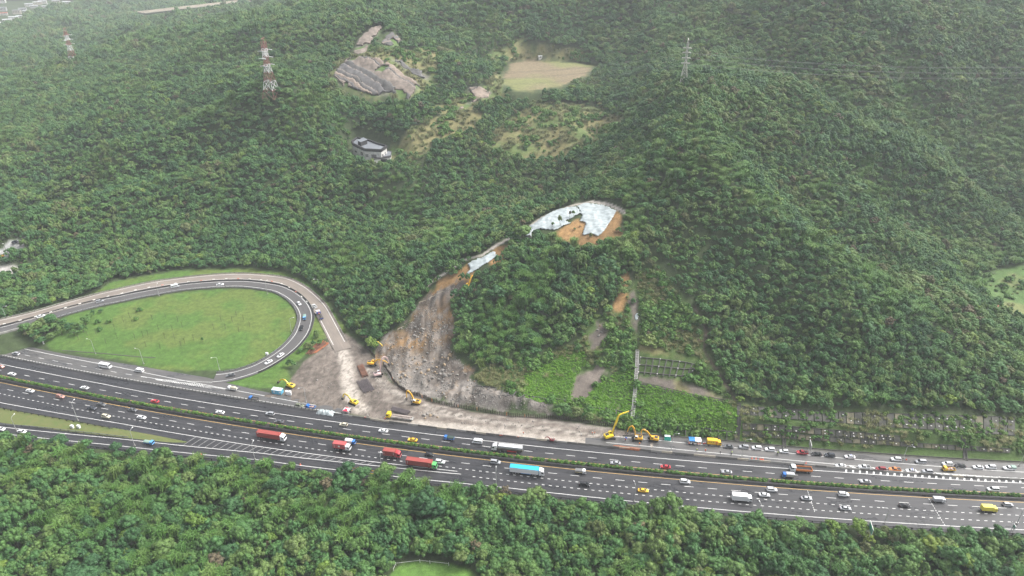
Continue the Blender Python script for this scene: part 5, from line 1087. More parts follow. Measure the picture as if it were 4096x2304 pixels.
place(CONT40, 'container_truck', 'lorry', 1078, 1742, 'R', 'long dark red container on a white cab with high roof', {'container': 'rust'}, 'container lorries', zc=1.9); place(CONT20, 'container_truck', 'lorry', 1360, 1783, 'R', 'short bright red container with white disc behind a white cab', {'container': 'rustlight'}, 'container lorries', zc=1.9)
place(CONT20B, 'container_truck', 'lorry', 1560, 1812, 'R', 'short dark red container behind a bright red cab', {'cab': 'red'}, 'container lorries', zc=1.9); place(CONT40B, 'container_truck', 'lorry', 1678, 1852, 'R', 'long dark red container behind a bright green cab', {'cab': 'green'}, 'container lorries', zc=1.9)
place(T_TANK, 'tanker', 'lorry', 2040, 1793, 'L', 'silver tanker lorry with white cab and red side guard', None, None, None, None, 1.9); place(T_BLUETOP, 'trailer_truck', 'lorry', 2099, 1880, 'R', 'white trailer lorry with a bright blue roof', None, None, None, None, 1.9)
place(T_SMALLBOX, 'box_truck', 'lorry', 1402, 1766, 'R', 'small white box lorry with blue cab beside the hedge', {'cab': 'blue'}, 'small lorries', zc=1.2); place(T_CANVAS, 'small_truck', 'lorry', 1796, 1751, 'L', 'small blue lorry with dark canvas cover driving left', {'cab': 'blue'}, 'small lorries', zc=1.1)
place(VAN, 'van', 'van', 1909, 1764, 'L', 'small white van with dark sides ahead of the silver tanker', {'body': 'white'}, None, None, None, 1.0); place(T_GREYTOP, 'small_truck', 'lorry', 2322, 1884, 'R', 'small white cab lorry with grey canvas and beige sides', {'bed': 'beige'}, 'small lorries', zc=1.1)
place(T_BIGBOX, 'box_truck', 'lorry', 2968, 1989, 'R', 'large white box lorry with ribbed sides', None, None, zc=1.7); place(T_DUMP, 'tipper_truck', 'lorry', 3204, 1874, 'L', 'orange tipper lorry with white cab and dark load', None, None, zc=1.5)
place(light_truck(lambda a, b_, w: boxbody(a, b_, w, 2.3, 'skyblue'), 5.2), 'box_truck', 'lorry', 3153, 1900, 'L', 'small blue lorry with pale blue box beside the orange tipper', {'cab': 'blue', 'box': 'silver'}, 'small lorries', zc=1.1)
place(T_SMALLBOX, 'box_truck', 'lorry', 3756, 1998, 'R', 'small pale grey box van below the hedge on the right', {'box': 'silver'}, 'small lorries', zc=1.2); place(T_YELBOX, 'box_truck', 'lorry', 3956, 2034, 'R', 'lemon yellow box van near the right edge', {'cab': 'lemon'}, 'small lorries', zc=1.3)
place(T_CAMPER, 'camper_truck', 'lorry', 2856, 1768, 'R', 'orange yellow box lorry with side windows parked by the tents', {'cab': 'taxi'}, None, None, None, 1.5); place(T_TEAL, 'small_truck', 'lorry', 1218, 1270, 'in', 'small blue lorry with grey green cover on the loop', {'cab': 'skyblue'}, 'small lorries')
place(T_TEAL, 'small_truck', 'lorry', 596, 1769, 'R', 'small blue lorry with grey green cover on the slip road by the woods', {'cab': 'skyblue'}, 'small lorries', zc=1.0); place(T_TOW, 'recovery_truck', 'lorry', 1279, 1262, 'out-', 'white cab recovery lorry with blue bed and orange crane', {'bed': 'deepblue'})
place(T_SERVICE, 'service_truck', 'lorry', 930, 1553, 'L', 'small white tank lorry parked by the grass verge', None, 'small lorries', zc=1.0); place(T_BLUEBED, 'small_truck', 'lorry', 1014, 1594, 'L', 'small blue flatbed lorry with empty dark bed by the posted barrier', {'cab': 'blue'}, 'small lorries', zc=.9)
place(T_JUNK, 'small_truck', 'lorry', 1243, 1627, 'L', 'small blue lorry loaded with gear next to the white covered heap', {'cab': 'blue'}, 'small lorries', zc=.9); place(T_LOWBED, 'flatbed_truck', 'lorry', 1602, 1668, 'L', 'yellow cab articulated flatbed lorry carrying dusty steel', {'cab': 'yellow'}, None, None, None, 1.2)
place(T_ROAD, 'works_truck', 'lorry', 1417, 1879, 'R', 'yellow works lorry half hidden by roadside trees', {'cab': 'taxi'}, 'yellow works lorries', zc=1.0); place(T_ROAD, 'works_truck', 'lorry', 1506, 1892, 'R', 'yellow works lorry roof peeping over the trees', {'cab': 'taxi'}, 'yellow works lorries', zc=1.0)
place(light_truck(lambda a, b_, w: flatbed(a, b_, w, 'taxi', junk), 5.4), 'works_truck', 'lorry', 3796, 1875, 'L', 'yellow open works lorry between two parked rows', {'cab': 'taxi', 'bed': 'taxi'}, 'yellow works lorries', zc=1.0)

# ------------------------------------------------------------------ the work site
M_HYD = mat('hydraulic_steel', (.35,.36,.37), .3, .8); M_TRACK = mat('track', (.035,.033,.03), .85, noise=.3, nscale=3); M_BUCKET = mat('bucket_steel', (.10,.09,.08), .6, .4, noise=.3, nscale=2)
def rounded_prism(poly, y0, y1): return MB().prism(poly, y0, y1)
def seg_loft(pts, hs, w):
    """a boxed arm through (x, z) points with depth hs and width w"""
    S = []
    for i, (x, z) in enumerate(pts):
        a, b_ = pts[max(i-1, 0)], pts[min(i+1, len(pts)-1)]; d = Vector((b_[0]-a[0], b_[1]-a[1])).normalized(); n = Vector((-d.y, d.x))*hs[i]/2
        S.append([(x-n.x, -w/2, z-n.y), (x+n.x, -w/2, z+n.y), (x+n.x, w/2, z+n.y), (x-n.x, w/2, z-n.y)])
    return MB().loft(S)
def excavator(u, v, head, label, paintc, boom, stick, tool='bucket', sc=1.0, z=0.0, cabc=None, trackrot=0.0, loc=None, group='excavators at the landslide'):
    """boom, stick: (x, z) points in the plane of the arm"""
    if loc is None: x, y = px2w(u, v, z+1.4); loc = (float(x), float(y), z)
    t = thing('excavator', label, 'excavator', loc, math.radians(head), group, (sc,)*3); P = PAINT[paintc]
    tp = [(-2.2,.12),(-1.9,0),(1.9,0),(2.2,.12),(2.35,.5),(2.15,.85),(1.8,.95),(-1.8,.95),(-2.15,.85),(-2.35,.5)]; tr = math.radians(trackrot)
    for s in (-1, 1):
        m = MB().prism(tp, s*1.15-.3, s*1.15+.3)
        for k in np.linspace(-1.9, 1.9, 14): m.box((k, s*1.15, .97), (.13,.62,.06)); m.box((k, s*1.15, -.005), (.13,.62,.05))
        obj('track', m.mesh('track', M_TRACK), t, None, (0,0,tr))
    obj('undercarriage', MB().box((0,0,.7),(2.0,1.9,.4)).tube((0,0,.85),(0,0,1.15),.75,.75,14).mesh('undercarriage', M_CHASSIS), t, None, (0,0,tr))
    b = MB(); b.loft([[(x,-1.25*k,1.15),(x,-1.3*k,h*.75+.3),(x,-1.15*k,h),(x,1.15*k,h),(x,1.3*k,h*.75+.3),(x,1.25*k,1.15)] for x, k, h in ((-2.75,.80,2.0),(-2.55,.95,2.2),(-1.9,1,2.3),(-.4,1,2.25),(1.0,1,2.0),(1.2,.97,1.85))])
    obj('house', b.mesh('house', P), t); obj('engine_cover', MB().box((-1.45,.1,2.32),(1.5,1.5,.14)).box((-2.2,-.5,2.5),(.2,.2,.5)).mesh('engine_cover', M_CHASSIS), t)
    c = MB(); c.loft([[(x,.35,1.2),(x,.35,h),(x,1.2,h),(x,1.25,1.2)] for x, h in ((-.35,2.85),(.9,2.9),(1.35,2.2),(1.4,1.3))]); cab_ = obj('cab', c.mesh('cab', PAINT[cabc] if cabc else P), t)
    obj('window', MB().bbox(-.2,.95,1.2,1.27,2.0,2.75).bbox(-.2,.95,.33,.36,2.0,2.75).hexa([(.92,.42,2.78),(.92,1.13,2.78),(1.36,1.13,2.2),(1.36,.42,2.2),(.99,.42,2.82),(.99,1.13,2.82),(1.43,1.13,2.22),(1.43,.42,2.22)]).mesh('window', M_GLASS), cab_)
    obj('boom', seg_loft(boom, np.interp(np.linspace(0,1,len(boom)), [0,.45,1], [.55,.85,.5]), .48).mesh('boom', P), t); obj('stick', seg_loft(stick, np.interp(np.linspace(0,1,len(stick)), [0,.25,1], [.45,.6,.3]), .36).mesh('stick', P), t)
    h = MB(); mid = boom[len(boom)//2]
    for s in (-.36, .36): h.tube((1.2,s,1.4),(mid[0],s,mid[1]-.1),.10,.08,6)
    h.tube((mid[0],0,mid[1]+.6),(stick[0][0]+.05,0,stick[0][1]+.45),.09,.07,6); obj('hydraulic_ram', h.mesh('hydraulic_ram', M_HYD), t)
    e = Vector(stick[-1]); d = (Vector(stick[-1])-Vector(stick[-2])).normalized(); n = Vector((-d.y, d.x))
    if tool == 'bucket':
        pr = [e, e+d*.5+n*.55, e+d*1.25+n*.45, e+d*1.5-n*.25, e+d*1.1-n*.7, e+d*.35-n*.45]; m = MB().prism([tuple(q) for q in pr], -.62, .62)
        for k in np.linspace(-.5,.5,5): q = e+d*1.5+n*.0; m.box((q.x+d.x*.12, k, q.y+d.y*.12),(.12,.1,.25))
        obj('bucket', m.mesh('bucket', M_BUCKET), t)
    elif tool == 'hammer': obj('breaker', MB().bar((e.x,0,e.y),(e.x+d.x*1.6,0,e.y+d.y*1.6),.5,.5).tube((e.x+d.x*1.6,0,e.y+d.y*1.6),(e.x+d.x*2.8,0,e.y+d.y*2.8),.12,.07,8).mesh('breaker', M_BUCKET), t)
    elif tool == 'claw':
        m = MB()
        for s in (-1, 1): m.loft([[(q.x,-.3,q.y),(q.x+.2*abs(d.y),-.3,q.y+.2*abs(d.x)),(q.x+.2*abs(d.y),.3,q.y+.2*abs(d.x)),(q.x,.3,q.y)] for q in (e, e+d*.8+n*s*.5, e+d*1.7+n*s*.15)])
        obj('grapple', m.mesh('grapple', M_BUCKET), t)
    return t
B_STD = [(.9,1.75),(1.8,3.3),(2.8,4.3),(4.0,4.5),(5.3,3.9)]; B_HIGH = [(.9,1.75),(1.5,3.8),(2.2,5.2),(3.2,6.2),(4.4,6.6)]
excavator(1160,1540,152,'yellow excavator on churned mud behind the blue site office','digger2',[(.9,1.75),(2.2,2.9),(3.4,3.5),(4.6,3.5),(5.8,3.0)],[(5.8,3.0),(6.6,2.5),(7.8,1.2)])
excavator(1413,1606,150,'yellow excavator beside the haul road above the red and white tent','digger2',[(.9,1.75),(2.0,3.0),(3.0,3.9),(4.4,4.3),(5.6,4.2)],[(5.6,4.2),(6.4,3.3),(6.9,1.6)], 'bucket')
excavator(1662,1605,160,'orange yellow excavator with white cab and hanging claw by the pile wall','digger',[(.9,1.75),(1.6,3.8),(2.4,5.6),(3.4,6.9),(4.3,7.2)],[(4.3,7.2),(4.9,5.8),(5.0,2.6)],'claw', cabc='white', trackrot=25)
excavator(1490,1380,-22,'yellow excavator furthest up at the foot of the wooded slope','digger2',B_STD,[(5.3,3.9),(6.4,3.0),(7.2,1.4)], trackrot=-20)
excavator(1489,1452,-6,'orange excavator behind the pink long arm machine','digger',[(.9,1.75),(2.2,3.2),(3.6,4.0),(5.2,4.1),(6.4,3.6)],[(6.4,3.6),(7.6,3.2),(8.9,2.0)], trackrot=-40)
excavator(1514,1494,28,'faded pink long arm excavator in front of the stacked piles','pink',[(.9,1.75),(1.4,4.4),(1.9,7.4),(2.6,10.0),(3.8,11.0),(4.8,11.0)],[(4.8,11.0),(5.9,9.4),(6.4,6.2)],'claw', trackrot=-35, cabc='white')
excavator(2440,1742,22,'big bright yellow excavator with very long raised arm','digger2',[(.9,1.75),(1.5,4.4),(2.3,7.2),(3.1,10.2),(3.6,11.4)],[(3.6,11.4),(5.6,11.7),(8.4,11.9)],'hammer', sc=1.12, trackrot=-20)
excavator(2548,1750,168,'orange excavator with arm folded high beside the slope stairs','digger',[(.9,1.75),(1.2,4.2),(1.8,6.4),(2.6,7.8),(3.2,8.0)],[(3.2,8.0),(4.2,6.8),(4.8,4.2)],'claw', cabc='white', trackrot=10)
excavator(2612,1752,166,'orange excavator with bucket lowered next to the turquoise toilets','digger',[(.9,1.75),(2.0,3.4),(3.2,4.8),(4.6,5.6),(5.4,5.5)],[(5.4,5.5),(5.8,4.2),(5.6,2.4)],'bucket', trackrot=12)
_h = hit(1872, 1153); excavator(0,0,52,'yellow excavator up on the crest below the small white tarp','digger',[(.9,1.75),(1.8,3.9),(2.8,5.6),(4.0,6.6),(5.0,6.7)],[(5.0,6.7),(6.2,6.3),(7.0,5.2)], 'bucket', loc=tuple(_h))
# mini digger by the barrier
_x, _y = px2w(2205, 1760, .6); excavator(0,0,170,'small dark red mini excavator by the concrete barrier','darkred',B_STD,[(5.3,3.9),(6.1,2.9),(6.3,1.0)], 'bucket', sc=.5, loc=(float(_x), float(_y), 0), group=None)
_x, _y = px2w(30, 1030, 11); 

M_RUSTY = mat('rusty_steel', (.20,.095,.06), .8, .2, noise=.45, nscale=.9); M_PILE = mat('dark_pile_steel', (.085,.068,.06), .75, .3, noise=.4, nscale=.8); M_GREYST = mat('grey_pile_steel', (.13,.11,.115), .6, .4, noise=.3, nscale=.6); M_ORUST = mat('orange_rust', (.36,.13,.06), .85, .1, noise=.45, nscale=.8)
def hbeam(L, m, s=.4, name='steel_beam', vertical=False):
    q = MB(); f = lambda x0, x1, y0, y1, z0, z1: q.bbox(x0, x1, y0, y1, z0, z1)
    if vertical: f(-s/2,s/2,-s/2,-s/2+.06,0,L); f(-s/2,s/2,s/2-.06,s/2,0,L); f(-.05,.05,-s/2+.06,s/2-.06,0,L)
    else: f(-L/2,L/2,-s/2,s/2,0,.06); f(-L/2,L/2,-s/2,s/2,s-.06,s); f(-L/2,L/2,-.05,.05,.06,s-.06)
    return q.mesh(name, m)
def beam_stack(a, b_, n, rows_, m, label, group, w=.62, jit=.35, L=None, fan=0.0, zb=0.0):
    (x0, y0), (x1, y1) = px2w(*a), px2w(*b_); d = Vector((x1-x0, y1-y0)); L = L or d.length; an = math.atan2(d.y, d.x); nn = Vector((-d.y, d.x)).normalized(); c = Vector(((x0+x1)/2, (y0+y1)/2)); me = [hbeam(L*k, m) for k in (1, .93, .86)]; r = random.Random(n)
    for j in range(rows_):
        for i in range(n-j):
            p = c + nn*((i-(n-j-1)/2)*w) + d.normalized()*r.uniform(-jit, jit)
            o = obj('steel_beam', r.choice(me), None, (p.x, p.y, zb+j*.41), (0, 0, an+r.uniform(-.015,.015)+fan*(i-(n-1)/2))); tag(o, label, 'steel beam', group)
beam_stack((1440,1462),(1462,1508),6,2,M_RUSTY,'brown rusty steel beam in the pile left of the pink excavator','brown beams stacked by the haul road')
beam_stack((1446,1518),(1478,1568),8,1,M_GREYST,'grey steel beam in the flat stack beside the haul road','grey beams stacked by the haul road', .78, .6)
beam_stack((1566,1636),(1636,1655),6,2,M_GREYST,'purplish grey steel beam stacked behind the yellow cab flatbed lorry','beams stacked behind the flatbed lorry')
beam_stack((1245,1412),(1302,1366),12,1,M_ORUST,'orange rusted steel beam in the fanned heap beside the green tree','rusted beams fanned out by the tree', .5, .8, None, .012, .05)
beam_stack((1235,1418),(1300,1372),6,2,M_RUSTY,'dark rusted steel beam lying under the fanned heap by the tree','dark beams under the fanned heap', .7, 1.2, None, .02, .02)
beam_stack((2454,1787),(2566,1801),3,2,M_ORUST,'long rust brown beam lying along the barrier near the big yellow excavator','rusty beams lying along the barrier', .55, .2)
# the line of driven piles
PILE_PX = [(1462,1388),(1478,1405),(1500,1425)], [(1532,1460),(1545,1478),(1560,1498),(1571,1518),(1590,1543),(1622,1566),(1655,1578),(1692,1591),(1735,1608),(1797,1622),(1860,1634),(1920,1643),(1968,1653),(2016,1660),(2050,1665),(2115,1668),(2180,1672),(2240,1676),(2305,1684),(2347,1690),(2400,1700),(2460,1706),(2506,1716)]
PV = [hbeam(h, M_PILE, .42, 'pile', True) for h in (2.5, 2.9, 2.2)]; PR = [hbeam(h, M_ORUST, .42, 'pile', True) for h in (2.4, 2.1)]; r_ = random.Random(8); n_p = 0
for L_ in PILE_PX:
    P = smooth_path([(*px2w(u, v), 0) for u, v in L_], 6); Q, A = resample(P, .92)
    for q, a in zip(Q, A):
        if n_p >= 290: break
        z_ = float(Z(np.array([q[0]]), np.array([q[1]]))[0]); o = obj('steel_pile', r_.choice(PV) if r_.random() < .95 else r_.choice(PR), None, (q[0], q[1], z_-.35), (r_.uniform(-.03,.03), r_.uniform(-.03,.03), a)); n_p += 1
        tag(o, 'upright dark steel pile in the long curved wall driven below the landslide', 'steel pile', 'steel piles driven in a curved line below the landslide')
# boulders and rubble
M_STONE = mat('grey_stone', (.25,.235,.215), .9, noise=.3, nscale=.8, bump=.5); M_STONE2 = mat('tan_stone', (.33,.25,.165), .9, noise=.35, nscale=.8, bump=.5)
def rock(seed, m, name='boulder', sub=1):
    r = np.random.default_rng(seed); v, f_ = (ICO1, ICO2)[sub-1]; d = v.copy()
    for k in range(7):                                             # cleave flat faces off the stone
        nrm = r.normal(size=3); nrm /= np.linalg.norm(nrm); h = r.uniform(.45,.8); t = d@nrm; d = d - np.outer(np.maximum(t-h, 0), nrm)
    return new_mesh(name, d*r.uniform(.75, 1.25, 3), f_, m)
ROCKS = [rock(k, M_STONE if k % 3 else M_STONE2, sub=2) for k in range(9)]
BLD = [(1715,1483,1.0),(1740,1490,.9),(1760,1497,.9),(1780,1503,1.3),(1800,1500,1.0),(1700,1500,.8),(1660,1490,.9),(1668,1478,.8),(1685,1492,.9),(1612,1497,.9),(1620,1505,1.0),(1605,1512,.8),(1622,1520,.8),(1630,1510,.7),(1590,1498,.6),(1733,1515,1.1),(1720,1522,.8),(1755,1520,.9),(1778,1462,1.2),(1792,1438,1.3),(1800,1425,1.4),(1700,1445,1.0),(1730,1452,.8),(1690,1430,.7),(1672,1455,.6),(1655,1345,.9),(1660,1330,.8),(1672,1350,.9),(1680,1335,.8),(1685,1362,.8),(1690,1318,1.2),(1662,1310,.9),(1700,1380,.7),(1715,1340,.6),(1726,1365,.7),(1770,1330,1.0),(1788,1335,.9),(1800,1350,.8),(1650,1390,.8),(1640,1400,.7),(1630,1412,.6),(1695,1662,1.2),(1710,1656,1.0),(1720,1664,.9),(1735,1662,.8),(1700,1675,.7),(1750,1670,.7),(1640,1425,.6),(1420,1300,.8),(1412,1310,.7),(1432,1318,.9),(1440,1335,.9),(1455,1345,.8),(1448,1325,.6),(2395,1345,.8),(2405,1330,.7),(2390,1322,.7),(2400,1305,.8),(1770,1482,1.2),(1748,1470,.8),(1810,1490,.9),(1830,1500,.8)]
r_ = random.Random(6); pts = [(u, v, s) for u, v, s in BLD]
while len(pts) < 190:
    u, v = r_.uniform(1560, 1900), r_.uniform(1290, 1600); w_ = np.array(px2w(u, v, 4)); h_ = hit(u, v)
    if inpoly(ZN['slide'], np.array([h_[0]]), np.array([h_[1]]))[0]: pts.append((u, v, r_.uniform(.28, .72)))
for u, v, s in pts:
    p = hit(u, v); o = obj('boulder', ROCKS[r_.randrange(9)], None, (p[0], p[1], p[2]+s*.25), (r_.uniform(0,6), r_.uniform(-.4,.4), r_.uniform(0,6)), (s*1.15, s, s*.85))
    big = s >= .9; tag(o, ('large angular boulder fallen at the foot of the landslide' if big else 'broken stone scattered over the landslide debris') if u < 2300 and v < 1640 else 'broken rock lying beside the tracks and mud below the slope', 'boulder', ('large boulders' if big else 'scattered landslide stones') if u < 2300 and v < 1640 else 'broken rocks beside tracks and mud')
rx, ry = jitter_grid(-110, 60, 250, 385, .85, 91); kk = (sdist(ZN['slide'], rx, ry, 10) < -.5) | ((sdist(SITE, rx, ry, 10) < -1) & (np.random.default_rng(4).random(len(rx)) < .14) & (polydist(HAUL, rx, ry, False, 10) > 5)); kk &= (_off_fast(rx, ry) > 11) & (fbm(rx/7, ry/7, 3) > .42)
rx, ry = rx[kk], ry[kk]; rr = np.random.default_rng(5); instancer('rubble', [rock(50+k, M_STONE, 'stone') for k in range(4)], rx, ry, Z(rx, ry)+.04, rr.integers(0,4,len(rx)), rr.gamma(1.6,.10,len(rx))+.08, rr.uniform(0,6.28,len(rx)), 'broken rock debris of the landslide', 'rubble')
# tarpaulins
M_TARP = mat('pale_tarp', (.40,.45,.46), .5, noise=.26, nscale=.35)
def drape(name, P, label, cat, m, lift=.6, step=.7, amp=.75, group=None):
    P = np.asarray(P); a, c = P.min(0)-1, P.max(0)+1; xs = np.arange(a[0], c[0], step); ys = np.arange(a[1], c[1], step); X, Y = np.meshgrid(xs, ys)
    ins = inpoly(P, X.ravel(), Y.ravel()).reshape(X.shape); Zz = Z(X, Y) + lift + amp*(np.abs(fbm(X/3.2+7, Y/1.3, 3)-.5)*2.6 + .5*np.sin(X*.9+fbm(X/6, Y/6, 2)*7)*.4); k = len(xs); ii = np.arange(X.size).reshape(X.shape)
    cell = ins[:-1,:-1] & ins[1:,:-1] & ins[:-1,1:] & ins[1:,1:]; q = np.stack([ii[:-1,:-1], ii[:-1,1:], ii[1:,1:], ii[1:,:-1]], -1)[cell]
    u_ = np.unique(q); mp = -np.ones(X.size, int); mp[u_] = np.arange(len(u_)); V = np.stack([X.ravel(), Y.ravel(), Zz.ravel()], -1)[u_]
    # pull the rim onto the outline so the edge is clean
    dd = polydist(P, V[:, 0], V[:, 1], True, 4); me = new_mesh(name, V, mp[q], m, True); o = obj(name, me); sol = o.modifiers.new('thick', 'SOLIDIFY'); sol.thickness = .05
    tag(o, label, cat, group); return o
drape('tarp', TARPZ[0], 'large pale blue tarp spread below the crest over orange soil', 'tarp', M_TARP, group='tarps on the landslide crest'); drape('tarp', TARPZ[1], 'long pale tarp along the crest left of the big one, behind thin trees', 'tarp', M_TARP, group='tarps on the landslide crest'); drape('tarp', TARPZ[2], 'small pale tarp on the lower crest above the yellow excavator', 'tarp', M_TARP, group='tarps on the landslide crest')
drape('tarp', hp([(2535,1268),(2542,1256),(2556,1250),(2556,1270),(2550,1285),(2540,1282)]), 'scrap of pale tarp beside the gully on the slope', 'tarp', M_TARP, .3, .5, .15)
# white covered heap, tents, site office, toilets
def heap_cover():
    x, y = px2w(1302, 1648, .6); s_, o_ = so_of(float(x), float(y)); a = road_dir(s_); L, Wd, H = 8.4, 2.6, 1.5; n, k = 40, 16; V = []; r = np.random.default_rng(3)
    for i in range(n+1):
        for j in range(k+1):
            u, w_ = i/n, j/k; xx = (u-.5)*L*1.1; yy = (w_-.5)*Wd*1.35; h = H*min(1, 6*u, 6*(1-u))*(1-abs(2*w_-1)**3.0); h = max(0, h)+.08*math.sin(xx*4+yy*2)*(.3+h)+.05*r.normal(); V.append((xx+.15*math.sin(yy*3), yy+.18*math.sin(xx*2.3), max(.03, h)))
    ii = np.arange((n+1)*(k+1)).reshape(n+1, k+1); o = obj('covered_heap', new_mesh('covered_heap', V, np.stack([ii[:-1,:-1], ii[1:,:-1], ii[1:,1:], ii[:-1,1:]], -1).reshape(-1, 4), M_TARP, True), None, (float(x), float(y), .02), (0,0,a)); tag(o, 'heap of supplies under a wrinkled white cover beside the barrier', 'covered heap')
heap_cover()
def canopy(u, v, L, Wd, label, tops, peak=.5, name='tent', z=0.0, h0=2.3):
    x, y = px2w(u, v, z+2.2); s_, _ = so_of(float(x), float(y)); t = thing(name, label, 'tent', (float(x), float(y), z), road_dir(s_))
    if peak:
        c = (0, 0, h0+peak); k = [(-L/2,-Wd/2,h0),(L/2,-Wd/2,h0),(L/2,Wd/2,h0),(-L/2,Wd/2,h0)]
        for i in range(4): obj('roof_panel', MB().add([k[i], k[(i+1)%4], c, (*k[i][:2], h0-.06), (*k[(i+1)%4][:2], h0-.06), (0,0,h0+peak-.06)], [(0,1,2),(5,4,3),(0,3,4,1),(1,4,5,2),(2,5,3,0)]).mesh('roof_panel', tops[i % len(tops)]), t)
    else:
        for i, m in enumerate(tops): w_ = L/len(tops); q = MB().loft([[(-L/2+i*w_+e, yy, h0+.22*math.cos(yy*1.2)-.03*math.sin(yy*7)) for yy in np.linspace(-Wd/2, Wd/2, 9)]+[(-L/2+i*w_+e, yy, h0-.05+.22*math.cos(yy*1.2)) for yy in np.linspace(Wd/2, -Wd/2, 9)] for e in (0.02, w_*.5, w_-.02)]); obj('roof_sheet', q.mesh('roof_sheet', m), t)
    for a in (-1, 1):
        for b_ in (-1, 1): obj('pole', MB().tube((a*L*.48,b_*Wd*.48,0),(a*L*.48,b_*Wd*.48,h0),.05,.05,6).mesh('pole', M_STEEL), t)
    obj('table', MB().bbox(-L*.35,L*.35,-.4,.4,.7,.76).bbox(-L*.33,-L*.3,-.35,.35,0,.7).bbox(L*.3,L*.33,-.35,.35,0,.7).mesh('table', M_CONC), t); return t
m_tr, m_tw, m_tb = mat('red_canvas', (.55,.03,.07), .6), mat('white_canvas', (.72,.73,.74), .6), mat('blue_canvas', (.02,.20,.55), .5, noise=.15, nscale=1)
canopy(1386, 1638, 3.2, 3.0, 'red and white pointed canopy tent beside the barrier', [m_tr, m_tw], .8); canopy(2780, 1757, 5.8, 3.0, 'blue and white awning over seated workers next to the yellow camper lorry', [m_tb, m_tw], 0, 'awning')
def cabin(u, v, L, Wd, H, label, body, roof, name, cat, doors=True, group=None, head=None):
    x, y = px2w(u, v, H*.5); s_, _ = so_of(float(x), float(y)); t = thing(name, label, cat, (float(x), float(y), .0), road_dir(s_) if head is None else head, group)
    obj('wall', MB().bbox(-L/2,L/2,-Wd/2,Wd/2,.05,H).mesh('wall', body), t); obj('roof', MB().bbox(-L/2-.06,L/2+.06,-Wd/2-.06,Wd/2+.06,H+.003,H+.14).mesh('roof', roof), t)
    obj('door', MB().bbox(L*.12,L*.12+min(.85,L*.7),-Wd/2-.04,-Wd/2-.003,.1,2.0).mesh('door', body), t)
    if L > 3: 
        for x_ in (-L*.32, L*.38-.4): obj('window', MB().bbox(x_,x_+.9,-Wd/2-.035,-Wd/2-.003,1.0,1.8).mesh('window', M_WHITE), t)
m_office = mat('office_blue', (.10,.37,.55), .5, noise=.2, nscale=1.2); m_tq = mat('toilet_turquoise', (.02,.50,.40), .45); m_pale = mat('pale_roof', (.62,.70,.72), .5)
cabin(1110, 1564, 5.4, 2.5, 2.5, 'blue site office cabin with pale roof beside two white toilets', m_office, m_pale, 'site_office', 'cabin')
for u, v, lab in ((1148,1571,'white portable toilet next to the blue cabin'),(1160,1573,'white portable toilet furthest from the blue cabin')): cabin(u, v, 1.15, 1.15, 2.3, lab, PAINT['white'], m_tw, 'portable_toilet', 'toilet', group='white toilets')
for u, lab in ((2663,'turquoise portable toilet nearer the excavator'),(2675,'turquoise portable toilet nearer the lamp post')): cabin(u, 1751 if u < 2670 else 1752, 1.15, 1.15, 2.3, lab, m_tq, m_pale, 'portable_toilet', 'toilet', group='turquoise toilets')
# people
def person_mesh(pose, seed=0):
    me = bpy.data.meshes.new('skel'); J = {'pel':(0,0,.95,.13),'chest':(0,0,1.28,.15),'neck':(.01,0,1.47,.06),'head':(.02,0,1.60,.105),'top':(.02,0,1.70,.085)}
    legs = {'stand': [(.0,.11,.50,.075),(-.02,.12,.08,.05),(.12,.13,.04,.045)], 'walk': [(.18,.10,.52,.075),(.10,.11,.08,.05),(.24,.11,.05,.045)]}[pose]; legs2 = {'stand': [(.02,-.11,.50,.075),(.0,-.12,.08,.05),(.14,-.13,.04,.045)], 'walk': [(-.10,-.10,.52,.075),(-.36,-.11,.14,.05),(-.26,-.11,.05,.045)]}[pose]
    arms = {'stand': [(.0,.23,1.40,.065),(-.02,.29,1.12,.05),(.12,.27,.90,.038),(.17,.26,.82,.035)], 'walk': [(0,.23,1.40,.065),(-.12,.28,1.14,.05),(-.04,.28,.90,.038),(.0,.28,.82,.035)]}[pose]; arms2 = [(x if pose == 'stand' else -x+.02, -y, z, r) for x, y, z, r in arms] if pose == 'walk' else [(.0,-.23,1.40,.065),(.10,-.30,1.16,.05),(.30,-.18,1.10,.038),(.38,-.15,1.10,.035)]
    v = [J['pel'], J['chest'], J['neck'], J['head'], J['top']]; e = [(0,1),(1,2),(2,3),(3,4)]
    for ch, root in ((legs,0),(legs2,0),(arms,1),(arms2,1)):
        p = root
        for q in ch: v.append(q); e.append((p, len(v)-1)); p = len(v)-1
    me.from_pydata([q[:3] for q in v], e, []); o = bpy.data.objects.new('skel', me); COL.objects.link(o); sk = o.modifiers.new('s', 'SKIN'); o.modifiers.new('d', 'SUBSURF').levels = 1
    for i, q in enumerate(v): me.skin_vertices[0].data[i].radius = (q[3], q[3]*(1.25 if i in (0,1) else 1))
    me.skin_vertices[0].data[0].use_root = True
    dg = bpy.context.evaluated_depsgraph_get(); out = bpy.data.meshes.new_from_object(o.evaluated_get(dg)); bpy.data.objects.remove(o); return out
M_SKIN = mat('skin', (.42,.26,.18), .6); M_TROUS = mat('dark_trousers', (.03,.035,.06), .8)
def dress(me, name):
    me.name = name; me.materials.clear(); [me.materials.append(m) for m in (M_TROUS, M_SKIN)]
    for p in me.polygons: p.material_index = 1 if (p.center.z > 1.44 or (abs(p.center.y) > .17 and .78 < p.center.z < 1.0)) else 0
    return me
BODY = {k: dress(person_mesh(k), 'body') for k in ('stand', 'walk')}
